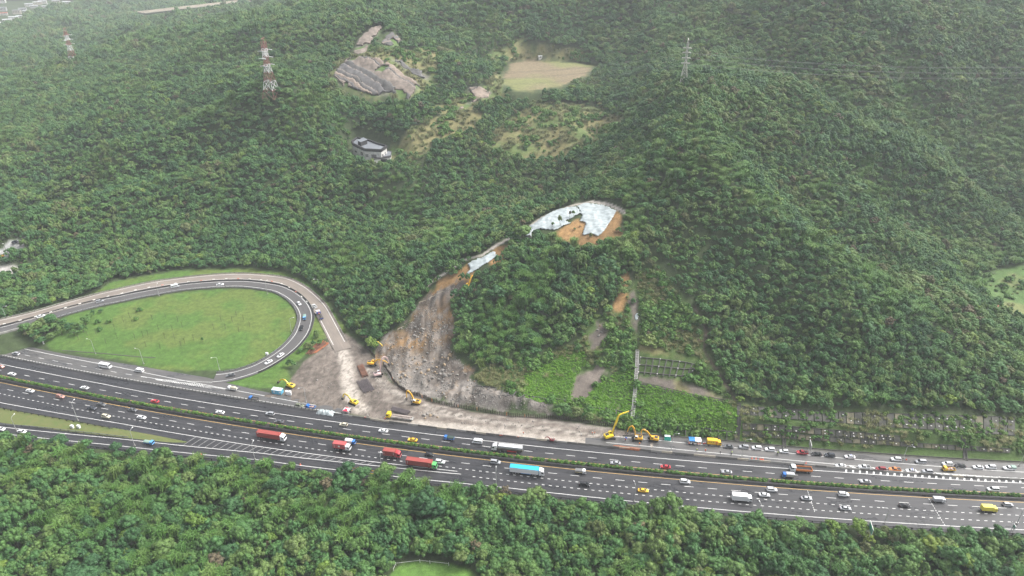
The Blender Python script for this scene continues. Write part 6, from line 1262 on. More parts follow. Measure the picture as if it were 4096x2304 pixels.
def shirt_mesh(body, m):                                           # jacket: the torso and sleeves of the body, a little larger
    bm = bmesh.new(); bm.from_mesh(body); bmesh.ops.delete(bm, geom=[f_ for f_ in bm.faces if not (.80 < f_.calc_center_median().z < 1.46 and not (abs(f_.calc_center_median().y) > .17 and f_.calc_center_median().z < 1.02))], context='FACES'); bm.normal_update()
    for q in bm.verts: q.co += q.normal*.022
    me = bpy.data.meshes.new('jacket'); bm.to_mesh(me); bm.free(); me.materials.clear(); me.materials.append(m); return me
JM = {c: mat('jacket_'+c, q, .75) for c, q in {'orange': (.75,.13,.03), 'white': (.65,.65,.63), 'lime': (.45,.62,.06), 'black': (.02,.02,.025), 'red': (.5,.05,.05)}.items()}
JK = {(b_, c): shirt_mesh(BODY[b_], m) for b_ in BODY for c, m in JM.items()}
def helmet(m): q = MB(); q.loft([[(.02+r*math.cos(a), r*math.sin(a), z) for a in np.linspace(0,6.283,11)[:-1]] for r, z in ((.15,1.63),(.135,1.66),(.12,1.73),(.07,1.785))]); return q.mesh('helmet', m)
HEL = {'white': helmet(M_WHITE), 'yellow': helmet(PAINT['taxi']), 'black': helmet(M_BLACK)}
UMB = MB().loft([[(r*math.cos(a), r*math.sin(a), z) for a in np.linspace(0,6.283,9)[:-1]] for r, z in ((.62,2.0),(.4,2.16),(.03,2.24))]).mesh('canopy', mat('umbrella_blue', (.05,.09,.30), .5)); UMBP = MB().tube((0,0,1.1),(0,0,2.2),.015,.015,5).mesh('shaft', M_STEEL)
def person(u, v, pose, jacket, hat, head, label, umbrella=False):
    x, y = px2w(u, v, .9); o = obj('person', None, None, (float(x), float(y), .01), (0,0,math.radians(head))); tag(o, label, 'person', 'people at the work site')
    obj('body', BODY[pose], o); obj('jacket', JK[(pose, jacket)], o); obj('helmet', HEL[hat], o)
    if umbrella:
        q = obj('umbrella', None, None, (float(x)+.25, float(y), .01)); tag(q, 'open dark blue umbrella over a worker in orange', 'umbrella'); obj('canopy', UMB, q); obj('shaft', UMBP, q)
for a in [(2094,1731,'stand','orange','white',200,'worker in orange jacket standing alone on the pale haul road'),(2369,1731,'stand','orange','white',20,'worker in orange at the left of a pair near the big yellow excavator'),(2379,1731,'stand','orange','black',190,'worker in orange with dark hat, right of the pair by the big yellow excavator'),(2325,1738,'walk','white','white',180,'person in pale clothes walking left of the orange pair'),(2502,1758,'stand','orange','white',90,'worker in orange under a blue umbrella',True),(2558,1775,'walk','orange','yellow',260,'worker in orange walking beside the rusty beams'),(1472,1662,'walk','white','white',30,'worker with white helmet striding left of the yellow flatbed lorry'),(1460,1670,'stand','red','white',0,'worker in dull red standing by the barrier near the tent'),(1540,1675,'stand','orange','white',80,'worker in orange by the yellow lorry cab'),(1900,1717,'walk','white','white',200,'person in white crossing the pale haul road'),(2788,1799,'stand','lime','white',60,'officer in lime vest below the awning'),(2822,1801,'walk','orange','white',70,'worker in orange and white below the yellow camper lorry'),(2881,1810,'stand','black','black',30,'person in black standing by the white line'),(2928,1809,'stand','lime','white',160,'person in lime vest standing by a dark motorcycle'),(3112,1810,'stand','lime','black',180,'rider in lime beside the parked white hatchback'),
 (2756,1774,'stand','orange','white',90,'worker in orange at the left end of the awning'),(2764,1775,'stand','white','white',90,'worker in white under the blue half of the awning'),(2771,1776,'stand','black','white',80,'worker in black under the awning middle'),(2779,1777,'stand','white','black',100,'worker in white with dark hat under the white half of the awning'),(2792,1776,'stand','orange','white',90,'worker in orange under the white half of the awning'),(2800,1776,'stand','orange','yellow',120,'worker in orange with yellow helmet under the awning edge'),(2814,1775,'stand','red','white',90,'worker in red between awning and yellow lorry'),(2820,1774,'stand','orange','white',40,'worker in orange beside the back of the yellow lorry'),
 (2218,1757,'stand','red','white',180,'worker in red next to the mini excavator'),(2000,1742,'stand','orange','white',10,'worker in orange kneeling place by the barrier, left one'),(2008,1742,'stand','red','white',170,'worker in red beside the barrier, middle one'),(2072,1748,'stand','orange','white',10,'worker in orange beside the barrier, right one'),(1388,1628,'stand','red','white',10,'worker in red behind the pointed tent'),(1403,1648,'stand','black','white',100,'person in black beside the pointed tent')]:
    person(*a)
# motorcycles of the officers
def motorbike(u, v, head, label):
    x, y = px2w(u, v, .5); t = thing('motorcycle', label, 'motorcycle', (float(x), float(y), .01), math.radians(head), 'motorcycles')
    for x_ in (-.65, .65): obj('wheel', MB().tube((x_,-.06,.3),(x_,.06,.3),.3,.3,14).mesh('wheel', M_TYRE), t)
    obj('frame', MB().bar((-.6,0,.45),(.35,0,.6),.22,.3).bar((.6,0,.3),(.4,0,1.0),.07,.07).bar((.4,-.35,1.02),(.4,.35,1.02),.05,.05).mesh('frame', M_BLACK), t); obj('seat', MB().bbox(-.7,.05,-.14,.14,.72,.84).mesh('seat', M_BLACK), t)
motorbike(2927,1813,70,'dark motorcycle standing on the white line'); motorbike(3111,1815,80,'dark motorcycle beside the parked white hatchback')
# cones and barrels
CONE = MB().bbox(-.22,.22,-.22,.22,0,.05).tube((0,0,.05),(0,0,.75),.17,.04,10).mesh('cone', PAINT['orangehi']); CBAND = MB().tube((0,0,.38),(0,0,.52),.115,.09,10).mesh('band', M_WHITE)
for u, v, lab in ((804,1817,'orange cone on the slip road edge, first from the left'),(955,1831,'orange cone below the hatched triangle'),(1054,1841,'orange cone right of the lamp post in the hatching'),(1201,1857,'orange cone before the yellow works lorries'),(1456,1885,'orange cone between the two yellow works lorries'),(655,1800,'orange cone among the tree tops on the slip road'),(3008,1832,'orange cone on the barrier side, first of five'),(3025,1834,'orange cone on the barrier side, second of five'),(3041,1835,'orange cone on the barrier side, third of five'),(3047,1836,'orange cone on the barrier side, fourth of five'),(3053,1837,'orange cone on the barrier side, fifth of five'),(3224,1851,'orange cone at the tip of the hatched area'),(3626,1837,'orange cone beside the lone parked white estate')):
    x, y = px2w(u, v, .3); t = thing('traffic_cone', lab, 'cone', (float(x), float(y), .01), 0, 'traffic cones', (1.4,)*3); obj('cone', CONE, t); obj('band', CBAND, t)

# ------------------------------------------------------------------ slope walls, stairs, drains
M_DARKC = mat('dark_wall_concrete', (.034,.034,.033), .9, noise=.45, nscale=.35, col2=(.085,.085,.068)); M_MOSSC = mat('mossy_wall_concrete', (.20,.175,.115), .9, noise=.4, nscale=.4, col2=(.06,.065,.04)); M_BEAM = mat('beam_concrete', (.085,.082,.076), .9, noise=.35, nscale=.5)
CAP = MB().bbox(-.28,.28,-.25,.25,-.22,.22).mesh('anchor_cap', mat('anchor_cap', (.62,.62,.60), .6))
def lerp_px(L, n):
    L = np.asarray(L, float); c = np.concatenate([[0], np.cumsum(np.linalg.norm(np.diff(L, axis=0), axis=1))]); s = np.linspace(0, c[-1], n); return np.stack([np.interp(s, c, L[:, 0]), np.interp(s, c, L[:, 1])], -1)
def slope_wall(top, bot, n, label, caps=2, mats_=(M_DARKC, M_MOSSC), mossy=.2, seed=1, lift=.45):
    T = hits(lerp_px(top, n+1)); B = hits(lerp_px(bot, n+1)); T[:, 2] += lift; B[:, 2] += lift; B[:, 1] -= .3; r = random.Random(seed); o0 = B[0].copy(); t = thing('retaining_wall', label, 'wall', tuple(o0)); caps_ = {}
    for i in range(n):
        g = .06; a0, a1 = T[i]+(T[i+1]-T[i])*g-o0, T[i+1]-(T[i+1]-T[i])*g-o0; b0, b1 = B[i]+(B[i+1]-B[i])*g-o0, B[i+1]-(B[i+1]-B[i])*g-o0; d = np.array([0, .5, -.5])
        obj('panel', MB().hexa([b0, b1, b1+d, b0+d, a0, a1, a1+d, a0+d]).mesh('panel', mats_[1] if r.random() < mossy else mats_[0]), t)
        for k in range(caps):
            if r.random() < .5: p = (a0+a1)/2*(1-(k+.5)/caps) + (b0+b1)/2*((k+.5)/caps); obj('anchor_cap', CAP, t, (p[0]+r.uniform(-.3,.3), p[1]-.28, p[2]+.15), (0,0,r.uniform(-.3,.3)), (r.uniform(.6,1.1), .8, r.uniform(.5,.8)))
    obj('coping', MB().path([tuple(p-o0+np.array([0,-.1,.05])) for p in T], .15, 5).mesh('coping', M_DARKC), t); return t
def beam_grid(top, bot, n, rails, label, caps=True, lift=.4, w=.45):
    T = hits(lerp_px(top, n)); B = hits(lerp_px(bot, n)); T[:, 2] += lift; B[:, 2] += lift; o0 = B[0].copy(); t = thing('beam_wall', label, 'wall', tuple(o0))
    for i in range(n): obj('post', MB().bar(T[i]-o0, B[i]-o0, w, w).mesh('post', M_BEAM), t)
    for k in range(rails):
        f_ = k/max(1, rails-1)*.86; P = T*(1-f_)+B*f_; m = MB(); [m.bar(P[i]-o0, P[i+1]-o0, w*.8, w*.8) for i in range(n-1)]; obj('rail', m.mesh('rail', M_BEAM), t)
        if caps: [obj('anchor_cap', CAP, t, tuple(P[i]-o0+np.array([0,-.35,.25])), None, (.8,.8,.8)) for i in range(n) if (i*7+k*3) % 3 == 0]
    return t
slope_wall(*WALLS['wall1'], 34, 'upper dark anchored wall high above the parked cars', 2, mossy=.15, seed=3); slope_wall(*WALLS['wall2'], 22, 'short dark anchored wall in the green slope above the parked cars', 2, mossy=.25, seed=4); slope_wall(*WALLS['wall3'], 34, 'lowest dark anchored wall just above the parked cars', 1, mossy=.3, seed=5)
beam_grid([(2562,1432),(2650,1440),(2745,1452),(2795,1464)], [(2552,1500),(2640,1509),(2735,1516),(2765,1490)], 10, 3, 'square concrete beam grid halfway up the slope beside the stairs')
beam_grid([(2545,1668),(2640,1690),(2750,1707),(2860,1722),(2940,1732)], [(2545,1712),(2640,1731),(2750,1744),(2860,1756),(2940,1765)], 13, 1, 'row of concrete posts and beam behind the turquoise toilets and awning'); beam_grid([(1902,1545),(1980,1552),(2075,1556)], [(1890,1580),(1960,1592),(2050,1588)], 7, 2, 'short dark beam grid at the left below the green slope', False); beam_grid([(2095,1582),(2180,1597),(2260,1600)], [(2092,1590),(2180,1605),(2260,1608)], 5, 1, 'half buried dark beam in the green ground cover', False); beam_grid([(2365,1632),(2450,1640),(2530,1660)], [(2365,1642),(2450,1655),(2530,1676)], 6, 1, 'dark horizontal beam behind the big yellow excavator', False); beam_grid([(2556,1530),(2660,1552),(2780,1583),(2905,1602)], [(2556,1538),(2660,1562),(2780,1594),(2905,1612)], 14, 2, 'dark low fence rail along the brown berm', False, w=.22)
def stairs(L, label):
    P = hits(lerp_px(L, 60)); P[:, 2] += .5; o0 = P[-1].copy(); t = thing('slope_stairs', label, 'stairs', tuple(o0)); m = MB()
    for p in P: m.box(p-o0, (1.5, .5, .25))
    obj('step', m.mesh('step', M_CONC), t)['kind'] = 'stuff'; q = MB()
    for s in (-.8, .8):
        q.path([tuple(p-o0+np.array([s,0,1.0])) for p in P[::3]], .07, 5); [q.tube(tuple(p-o0+np.array([s,0,0])), tuple(p-o0+np.array([s,0,1.0])), .05, .05, 5) for p in P[::3]]
    for p in P[::2]: q.tube(tuple(p-o0+np.array([-.8,0,1.0])), tuple(p-o0+np.array([.8,0,1.0])), .06, .06, 5)
    obj('handrail', q.mesh('handrail', mat('pale_rail', (.5,.5,.49), .5)), t)
stairs([(2549,1410),(2546,1480),(2540,1560),(2534,1630),(2528,1685)], 'long pale railed stairway climbing the slope beside the orange excavators')
def channel(L, w, label, m=M_DARKC):
    P = hits(lerp_px(L, 40)); P[:, 2] += .25; o0 = P[-1].copy(); t = thing('drain_channel', label, 'drain', tuple(o0)); obj('bed', sweep(P-o0, ((-w,-.3),(w,-.3),(w,.02),(-w,.02)), m, 'bed'), t)
    for s in (-1, 1): obj('kerb', sweep(P-o0, ((s*w,-.3),(s*w+.22*s,-.3),(s*w+.22*s,.35),(s*w,.35)), M_BEAM, 'kerb'), t)
channel([(2956,1615),(2957,1676),(2953,1720),(2950,1766)], .7, 'straight concrete drain running down the slope left of the dark walls'); channel([(3851,1750),(3857,1790),(3862,1842)], .6, 'short dark drain near the right end of the anchored walls'); channel([(3134,1745),(3137,1790),(3141,1808)], .6, 'short drain reaching the road by the parked white hatchback')
s = np.arange(52, 320, 4.0); P = p3(s, lambda q: hi_cd(q)+.3, .02); t = thing('road_drain', 'dark drain and kerb along the foot of the cut slope', 'drain', tuple(P[0])); obj('bed', sweep(P-P[0], ((-.45,-.25),(.45,-.25),(.45,.03),(-.45,.03)), M_DARKC, 'bed'), t); obj('kerb', sweep(P-P[0], ((.5,-.25),(.75,-.25),(.75,.4),(.5,.4)), M_BEAM, 'kerb'), t)
t = thing('infield_drain', 'dark straight ditch crossing the grass of the loop', 'drain', (0,0,0)); P = hits(lerp_px([(250,1402),(420,1415),(560,1428),(622,1431)], 20)); obj('bed', sweep(P, ((-.35,-.2),(.35,-.2),(.35,.08),(-.35,.08)), M_DARKC, 'bed'), t)

# ------------------------------------------------------------------ lamps and signs
M_POLE = mat('lamp_pole', (.42,.43,.42), .5, .3); M_HEAD = mat('lamp_head', (.70,.71,.70), .4)
def lamp(u, v, side, label, H=11.0, z=0.0, loc=None, arm=2.2, double=False):
    """side: heading of the arm in degrees"""
    if loc is None: x, y = px2w(u, v, z); loc = (float(x), float(y), z)
    t = thing('street_lamp', label, 'street lamp', loc, math.radians(side), 'street lamps along the roads'); obj('base', MB().box((0,0,.25),(.55,.55,.5)).mesh('base', M_CONC), t)
    obj('pole', MB().tube((0,0,.4),(0,0,H-.8),.13,.085,8).mesh('pole', M_POLE), t)
    for k in ((1, -1) if double else (1,)):
        a = MB().path([(0,0,H-.82),(k*.25,0,H-.3),(k*.8,0,H),(k*arm,0,H+.1)], .065, 6); obj('arm', a.mesh('arm', M_POLE), t); obj('lamp_head', MB().loft([[(k*(arm+q), -w_, H+.02),(k*(arm+q), w_, H+.02),(k*(arm+q), w_*.7, H+.2),(k*(arm+q), -w_*.7, H+.2)] for q, w_ in ((-.1,.1),(.2,.22),(.75,.14))]).mesh('lamp_head', M_HEAD), t)
LAMPS = [(2683,1808,0,'tall lamp post between the turquoise toilets and the awning',11,0),(2966,1831,0,'tall lamp post in front of the parked silver estate',11,0),(3613,1834,-35,'lamp post with curved arm behind the lone parked white estate',8,0),(4076,1865,0,'lamp post at the right edge beyond the canopied pickup',11,0),
 (3537,2094,170,'pale lamp post beside the green road sign',8.5,0),(4066,2096,170,'lamp post near the bottom right road edge',8.5,0),(3034,2090,100,'lamp post in front of the large white box lorry',9.5,0),(2537,2004,100,'lamp post left of the right driving yellow taxi',9,0),(1985,1945,90,'lamp post in front of the blue topped trailer',9,0),(1527,1884,90,'lamp post below the lorry with the red cab',9,0),(1020,1838,90,'lamp post rising through the hatched triangle',9,0),(539,1783,90,'lamp post on the slip road near the small blue lorry',9,0),(312,1682,90,'lamp post between highway and grass wedge',11,0),(66,1722,90,'lamp post on the slip road at the left',8,0),
 (383,1417,165,'left lamp post with curved arm on the loop grass beside the collector road',10,.3),(575,1456,165,'right lamp post with curved arm on the loop grass beside the collector road',10,.3),(879,1482,200,'lamp post at the lower edge of the loop grass',9,.3),(1166,1326,30,'lamp post inside the right bend of the loop',9,1.5),(1070,1177,80,'lamp post inside the top of the loop',9,3.7),(1277,1153,190,'lamp post against the woods above the outer ramp',7,4),(1226,1612,200,'lamp post at the barrier by the loaded blue lorry',10,0),(637,1184,100,'lamp post inside the upper left of the loop',8,5.2),(20,1260,10,'short lamp post beyond the ramp at the left edge',6,6.5)]
for u, v, a, lab, H, z in LAMPS: lamp(u, v, a, lab, H, z)
m_sign = mat('sign_green', (.0,.30,.19), .45); m_signback = mat('sign_back', (.35,.36,.36), .5, .5)
def road_sign(u, v, W_, H_, head, label, face=True, h0=5.5, zc=None):
    x, y = px2w(u, v, h0+H_/2); t = thing('road_sign', label, 'road sign', (float(x), float(y), 0), math.radians(head)); obj('board', MB().bbox(-.06,.06,-W_/2,W_/2,h0,h0+H_).mesh('board', m_sign if face else m_signback), t)
    obj('frame', MB().bbox(-.08,.10,-W_/2-.08,W_/2+.08,h0-.1,h0).bbox(-.08,.10,-W_/2-.08,W_/2+.08,h0+H_,h0+H_+.1).bbox(-.08,.10,-W_/2-.1,-W_/2,h0,h0+H_).bbox(-.08,.10,W_/2,W_/2+.1,h0,h0+H_).mesh('frame', M_WHITE), t)
    for y_ in (-W_*.3, W_*.3): obj('pole', MB().tube((.2,y_,0),(.2,y_,h0+H_-.2),.12,.12,8).mesh('pole', M_POLE), t)
    if face:
        q = MB(); r = random.Random(3)                             # two lines of characters and a route figure, unreadable in the photograph
        for row, (z_, n, s_) in enumerate(((.66,4,.62),(.30,5,.5))):
            for k in range(n):
                cy, cz = W_*.02+W_*.42-k*s_*1.25-.4, h0+H_*z_
                for a in range(3): q.bbox(-.075,-.06,cy-s_*.42,cy+s_*.42,cz-s_*.42+a*s_*.36,cz-s_*.42+a*s_*.36+s_*.12)
                for a in (-.3, 0, .3): 
                    if r.random() < .75: q.bbox(-.077,-.06,cy+a*s_-s_*.06,cy+a*s_+s_*.06,cz-s_*.42,cz+s_*.42)
        q.bbox(-.076,-.06,-W_*.44,-W_*.30,h0+H_*.12,h0+H_*.2); q.bbox(-.076,-.06,-W_*.44,-W_*.36,h0+H_*.62,h0+H_*.75); obj('lettering', q.mesh('lettering', M_WHITE), t)
road_sign(3484,2112,4.8,3.0,168,'tilted looking green direction sign with white characters among the near trees',True,3.6); road_sign(4058,2106,1.6,1.4,170,'small green sign beside the bottom right road edge',True,3.0); road_sign(2,1345,2.6,2.0,10,'green sign half out of frame at the left edge',True,4.0); road_sign(3242,1780,4.2,2.6,-12,'grey back of a road sign standing by the parked red pickup',False,3.2)
for u, v, lab in ((289,1708,'white equipment cabinet on the grass wedge, left one'), (315,1708,'white equipment cabinet on the grass wedge, right one'), (1068,1417,'white equipment cabinet beside the loop guard rail')):
    x, y = px2w(u, v, .6); t = thing('cabinet', lab, 'cabinet', (float(x), float(y), .05), road_dir(-240), 'equipment cabinets'); obj('box', MB().bbox(-.7,.7,-.45,.45,.1,1.5).mesh('box', PAINT['white']), t); obj('lid', MB().bbox(-.78,.78,-.52,.52,1.503,1.62).mesh('lid', m_tw), t); obj('plinth', MB().bbox(-.75,.75,-.5,.5,-.1,.097).mesh('plinth', M_CONC), t)
x, y = px2w(176, 1378, .8); t = thing('small_sign', 'small round white sign on a post at the loop grass corner', 'road sign', (float(x), float(y), .0), math.radians(100)); obj('post', MB().tube((0,0,0),(0,0,2.6),.05,.05,6).mesh('post', M_POLE), t); obj('disc', MB().tube((-.04,0,2.5),(.0,0,2.5),.45,.45,14).mesh('disc', M_WHITE), t); obj('plate', MB().bbox(-.05,0,-.35,.35,1.1,1.9).mesh('plate', M_WHITE), t)

# ------------------------------------------------------------------ lattice towers and lines
M_PW = mat('tower_white', (.66,.66,.66), .5); M_PR = mat('tower_red', (.27,.12,.105), .55); M_PG = mat('tower_grey', (.56,.55,.50), .5, .3); M_INS = mat('insulator', (.72,.74,.74), .4); M_WIRE = mat('wire', (.16,.17,.17), .5, .4)
def pylon(loc, H, wb, wt, label, bands, arms, rot=0.2, arm=5.0, th=.34, ins=None):
    t = thing('transmission_tower', label, 'pylon', tuple(loc), rot); n = len(bands); zs = [H*(1-(1-k/n)**1.12) for k in range(n+1)]; wd = lambda z: wb+(wt-wb)*min(1, z/(H*.62))**.8
    for k in range(n):
        z0, z1 = zs[k], zs[k+1]; a, b_ = wd(z0)/2, wd(z1)/2; m = MB(); c0 = [(-a,-a),(a,-a),(a,a),(-a,a)]; c1 = [(-b_,-b_),(b_,-b_),(b_,b_),(-b_,b_)]
        for i in range(4):
            j = (i+1) % 4; m.bar((*c0[i],z0),(*c1[i],z1),th,th); m.bar((*c0[i],z0),(*c1[j],z1),th*.6,th*.6); m.bar((*c0[j],z0),(*c1[i],z1),th*.6,th*.6); m.bar((*c1[i],z1),(*c1[j],z1),th*.6,th*.6)
            mid0 = ((c0[i][0]+c0[j][0])/2,(c0[i][1]+c0[j][1])/2,z0); m.bar(mid0, ((c0[i][0]+c1[i][0])/2,(c0[i][1]+c1[i][1])/2,(z0+z1)/2), th*.5, th*.5)
        obj('lattice_section', m.mesh('lattice_section', bands[k]), t)
    tips = []
    for z_ in arms:
        w_ = wd(z_*H)/2
        for s_ in (-1, 1):
            m = MB(); e = (s_*(w_+arm), 0, z_*H)
            for y_ in (-w_, w_): m.bar((s_*w_,y_,z_*H),e,th*.6,th*.6); m.bar((s_*w_,y_,z_*H+1.8),e,th*.5,th*.5)
            o = obj('crossarm', m.mesh('crossarm', bands[min(n-1, int(z_*n))]), t)
            for y_ in (-1, 1): obj('insulator', MB().bar(e, (e[0]+.2, y_*3.2, e[2]-.35), .55, .45).mesh('insulator', ins or M_INS), o)
            tips.append(Matrix.Translation(loc) @ Matrix.Rotation(rot, 4, 'Z') @ Vector((e[0], 0, e[2]-.4)))
    m = MB(); b_ = wd(H)/2; [m.bar((x_,y_,H),(x_*.35,y_*.35,H+3),th*.7,th*.7) for x_ in (-b_,b_) for y_ in (-b_,b_)]; m.bar((-b_*1.6,0,H+2.4),(b_*1.6,0,H+3.4),th,th); obj('peak', m.mesh('peak', bands[-1]), t); return tips
h1 = hit(1090, 392); T1 = pylon(h1, 44, 11.5, 3.0, 'large red and white lattice tower on the left ridge', [M_PR, M_PW, M_PR, M_PW, M_PR, M_PW, M_PR], (.60,.73,.86), math.radians(72), 3.2, .34)
h2 = hit(2731, 350); T2 = pylon(h2, 32, 7.0, 1.2, 'slim grey lattice tower on the right ridge', [M_PG]*7, (.56,.68,.80,.90), math.radians(80), .4, .34, M_PG)
h3 = hit(296, 248); T3 = pylon(h3, 38, 9, 2.6, 'distant red and white lattice tower near the top left', [M_PW, M_PR, M_PW, M_PR, M_PW, M_PR], (.58,.72,.86), math.radians(80), 4.5, .45)
def span(a, b_, sag, label):
    P = [Vector(a).lerp(Vector(b_), k/14) - Vector((0,0,sag*4*(k/14)*(1-k/14))) for k in range(15)]; tag(obj('power_line', MB().path([tuple(p) for p in P], .05, 4).mesh('power_line', M_WIRE)), label, 'power line', 'wires between the lattice towers')
for i, (a, b_) in enumerate(zip(T1, T2[:6])): span(a, b_, 16, 'thin overhead wire from the red and white tower to the slim grey tower')
for a in T2[:6]: span(a, (a[0]+420, a[1]-40, a[2]+10), 12, 'thin overhead wire from the slim grey tower to the right')
for a, b_ in zip(T1, T3): span(a, b_, 18, 'thin overhead wire from the large red and white tower to the distant one')

# ------------------------------------------------------------------ the empty house in the valley
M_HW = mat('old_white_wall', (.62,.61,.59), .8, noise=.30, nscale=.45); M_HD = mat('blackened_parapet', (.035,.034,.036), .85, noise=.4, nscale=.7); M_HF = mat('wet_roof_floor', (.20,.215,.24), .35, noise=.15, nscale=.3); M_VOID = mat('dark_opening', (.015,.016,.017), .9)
hz = float(hit(1480, 655)[2]); HZ = hz+8.8
def zh(X, Y, z): x, y = px2w(1300+X/6.44, 480+Y/6.44, z); return Vector((float(x), float(y)))
roofP = [zh(*q, HZ+.9) for q in ((690,560),(820,452),(1090,505),(1350,600),(1585,668),(1440,772),(1020,750),(745,620))]
house = thing('house', 'abandoned white two storey house with blackened parapets in the valley woods', 'house', (roofP[6].x, roofP[6].y, hz-.5)); H0 = Vector((roofP[6].x, roofP[6].y)); RP = [p-H0 for p in roofP]; Hh = HZ-hz+.5; nR_ = len(RP)
def poly_prism(P, z0, z1): n = len(P); return MB().add([(p.x,p.y,z0) for p in P]+[(p.x,p.y,z1) for p in P], [tuple(range(n-1,-1,-1)), tuple(range(n,2*n))]+[(k,(k+1)%n,n+(k+1)%n,n+k) for k in range(n)])
obj('wall', poly_prism(RP, 0, Hh).mesh('wall', M_HW), house); ctr = sum(RP, Vector((0,0)))/nR_
obj('roof', poly_prism([ctr+(p-ctr)*.97 for p in RP], Hh+.003, Hh+.12).mesh('roof', M_HF), house)
for i in range(nR_):
    a, b_ = RP[i], RP[(i+1) % nR_]; d = (b_-a).normalized(); n_ = Vector((d.y, -d.x)); n_ = n_ if n_.dot((a+b_)/2-ctr) > 0 else -n_; m = MB(); a2, b2 = a+n_*.55, b_+n_*.55; m.hexa([(a-n_*.5).to_tuple()+(Hh-.7,),(b_-n_*.5).to_tuple()+(Hh-.7,),b2.to_tuple()+(Hh-.7,),a2.to_tuple()+(Hh-.7,),(a-n_*.5).to_tuple()+(Hh+1.5,),(b_-n_*.5).to_tuple()+(Hh+1.5,),b2.to_tuple()+(Hh+1.5,),a2.to_tuple()+(Hh+1.5,)]); obj('parapet', m.mesh('parapet', M_HD), house)
def win(i, f0, f1, z0, z1, nv=3, nh=2):
    a, b_ = RP[i], RP[(i+1) % nR_]; d = b_-a; u_ = d.normalized(); n_ = Vector((u_.y, -u_.x)); n_ = n_ if n_.dot((a+b_)/2-ctr) > 0 else -n_; p, q = a+d*f0, a+d*f1; sd_ = lambda e0, e1, za, zb, o0, o1: MB().hexa([(*(e0+n_*o0),za),(*(e1+n_*o0),za),(*(e1+n_*o1),za),(*(e0+n_*o1),za),(*(e0+n_*o0),zb),(*(e1+n_*o0),zb),(*(e1+n_*o1),zb),(*(e0+n_*o1),zb)])
    w_ = obj('window', sd_(p, q, z0, z1, .01, .05).mesh('window', M_VOID), house); m = MB()
    for k in range(nv+1): c = p+(q-p)*(k/nv); m.bar((*(c+n_*.09), z0),(*(c+n_*.09), z1),.12,.10)
    for k in range(nh+1): z_ = z0+(z1-z0)*k/nh; m.bar((*(p+n_*.10), z_),(*(q+n_*.10), z_),.10,.14)
    obj('frame', m.mesh('frame', M_HW), w_)
win(5,.30,.62,3.9,6.2,4,3); win(5,.80,.98,3.9,6.2,3,3); win(6,.18,.42,3.9,6.6); win(6,.12,.55,.9,2.6,5,2); win(6,.78,.98,3.6,5.2,2,1); win(4,.25,.45,3.8,6.2,2,2); win(4,.65,.88,3.8,6.2,2,2); win(5,.12,.26,.6,2.9,2,2)
dr = RP[6]+(RP[7]-RP[6])*.62; obj('door', MB().box((dr.x, dr.y-.1, 1.3),(1.0,.3,2.2)).mesh('door', M_VOID), house)
tw = [zh(*q, HZ+4.2)-H0 for q in ((835,515),(985,440),(1085,490),(915,555))]; tctr = sum(tw, Vector((0,0)))/4; tw = [tctr+(p-tctr)*.95 for p in tw]
obj('stair_tower', poly_prism(tw, Hh+.13, Hh+3.6).mesh('stair_tower', M_HD), house); obj('tower_roof', poly_prism([tctr+(p-tctr)*1.12 for p in tw], Hh+3.603, Hh+3.9).mesh('tower_roof', M_HF), house)
an = [zh(*q, hz+3.6)-H0 for q in ((1165,905),(1235,1005),(1700,935),(1722,800),(1600,770),(1450,850))]; actr = sum(an, Vector((0,0)))/len(an)
obj('annex', poly_prism([actr+(p-actr)*.94 for p in an], 0, 3.4).mesh('annex', M_HW), house); obj('annex_roof', poly_prism(an, 3.403, 4.0).mesh('annex_roof', M_HD), house); obj('annex_floor', poly_prism([actr+Vector((2.2,.6))+(p-actr)*.62 for p in an], 4.003, 4.1).mesh('annex_floor', M_HF), house)
gp = an[1].lerp(an[2], .55); obj('opening', MB().box((gp.x, gp.y-.15, 1.6),(6.5,.5,2.4)).mesh('opening', M_VOID), house)
hp_ = hit(1415, 636); t = thing('utility_pole', 'pale utility pole at the left corner of the abandoned house', 'pole', tuple(hp_)); obj('pole', MB().tube((0,0,0),(0,0,8),.16,.11,6).mesh('pole', M_POLE), t); obj('crossarm', MB().box((0,0,7.4),(2.0,.14,.14)).mesh('crossarm', M_POLE), t)

# ------------------------------------------------------------------ far village, viaduct, huts
M_VW = [mat('village_wall_%d' % k, c, .8, noise=.2, nscale=.4) for k, c in enumerate(((.55,.54,.52),(.42,.42,.42),(.50,.46,.40)))]; M_VR = [mat('village_roof_%d' % k, c, .5, noise=.2, nscale=.3) for k, c in enumerate(((.62,.64,.66),(.28,.29,.31),(.45,.47,.50),(.48,.10,.08)))]
def hut(u, v, L, Wd, H, a, label, w_, r_m, name='house', cat='house', gable=.8, group=None):
    p = hit(u, v); t = thing(name, label, cat, tuple(p), math.radians(a), group); obj('wall', MB().bbox(-L/2,L/2,-Wd/2,Wd/2,-2,H).mesh('wall', w_), t); m = MB(); m.loft([[(x_,-Wd/2-.3,H+.003),(x_,0,H+gable),(x_,Wd/2+.3,H+.003)] for x_ in (-L/2-.3, L/2+.3)]) if gable > .3 else m.bbox(-L/2-.3,L/2+.3,-Wd/2-.3,Wd/2+.3,H+.003,H+.5); obj('roof', m.mesh('roof', r_m), t)
    for k in range(max(2, int(L/4))): obj('window', MB().bbox(-L/2+1.2+k*3.6,-L/2+2.8+k*3.6,-Wd/2-.12,-Wd/2-.004,H*.45,H*.75).mesh('window', M_VOID), t)
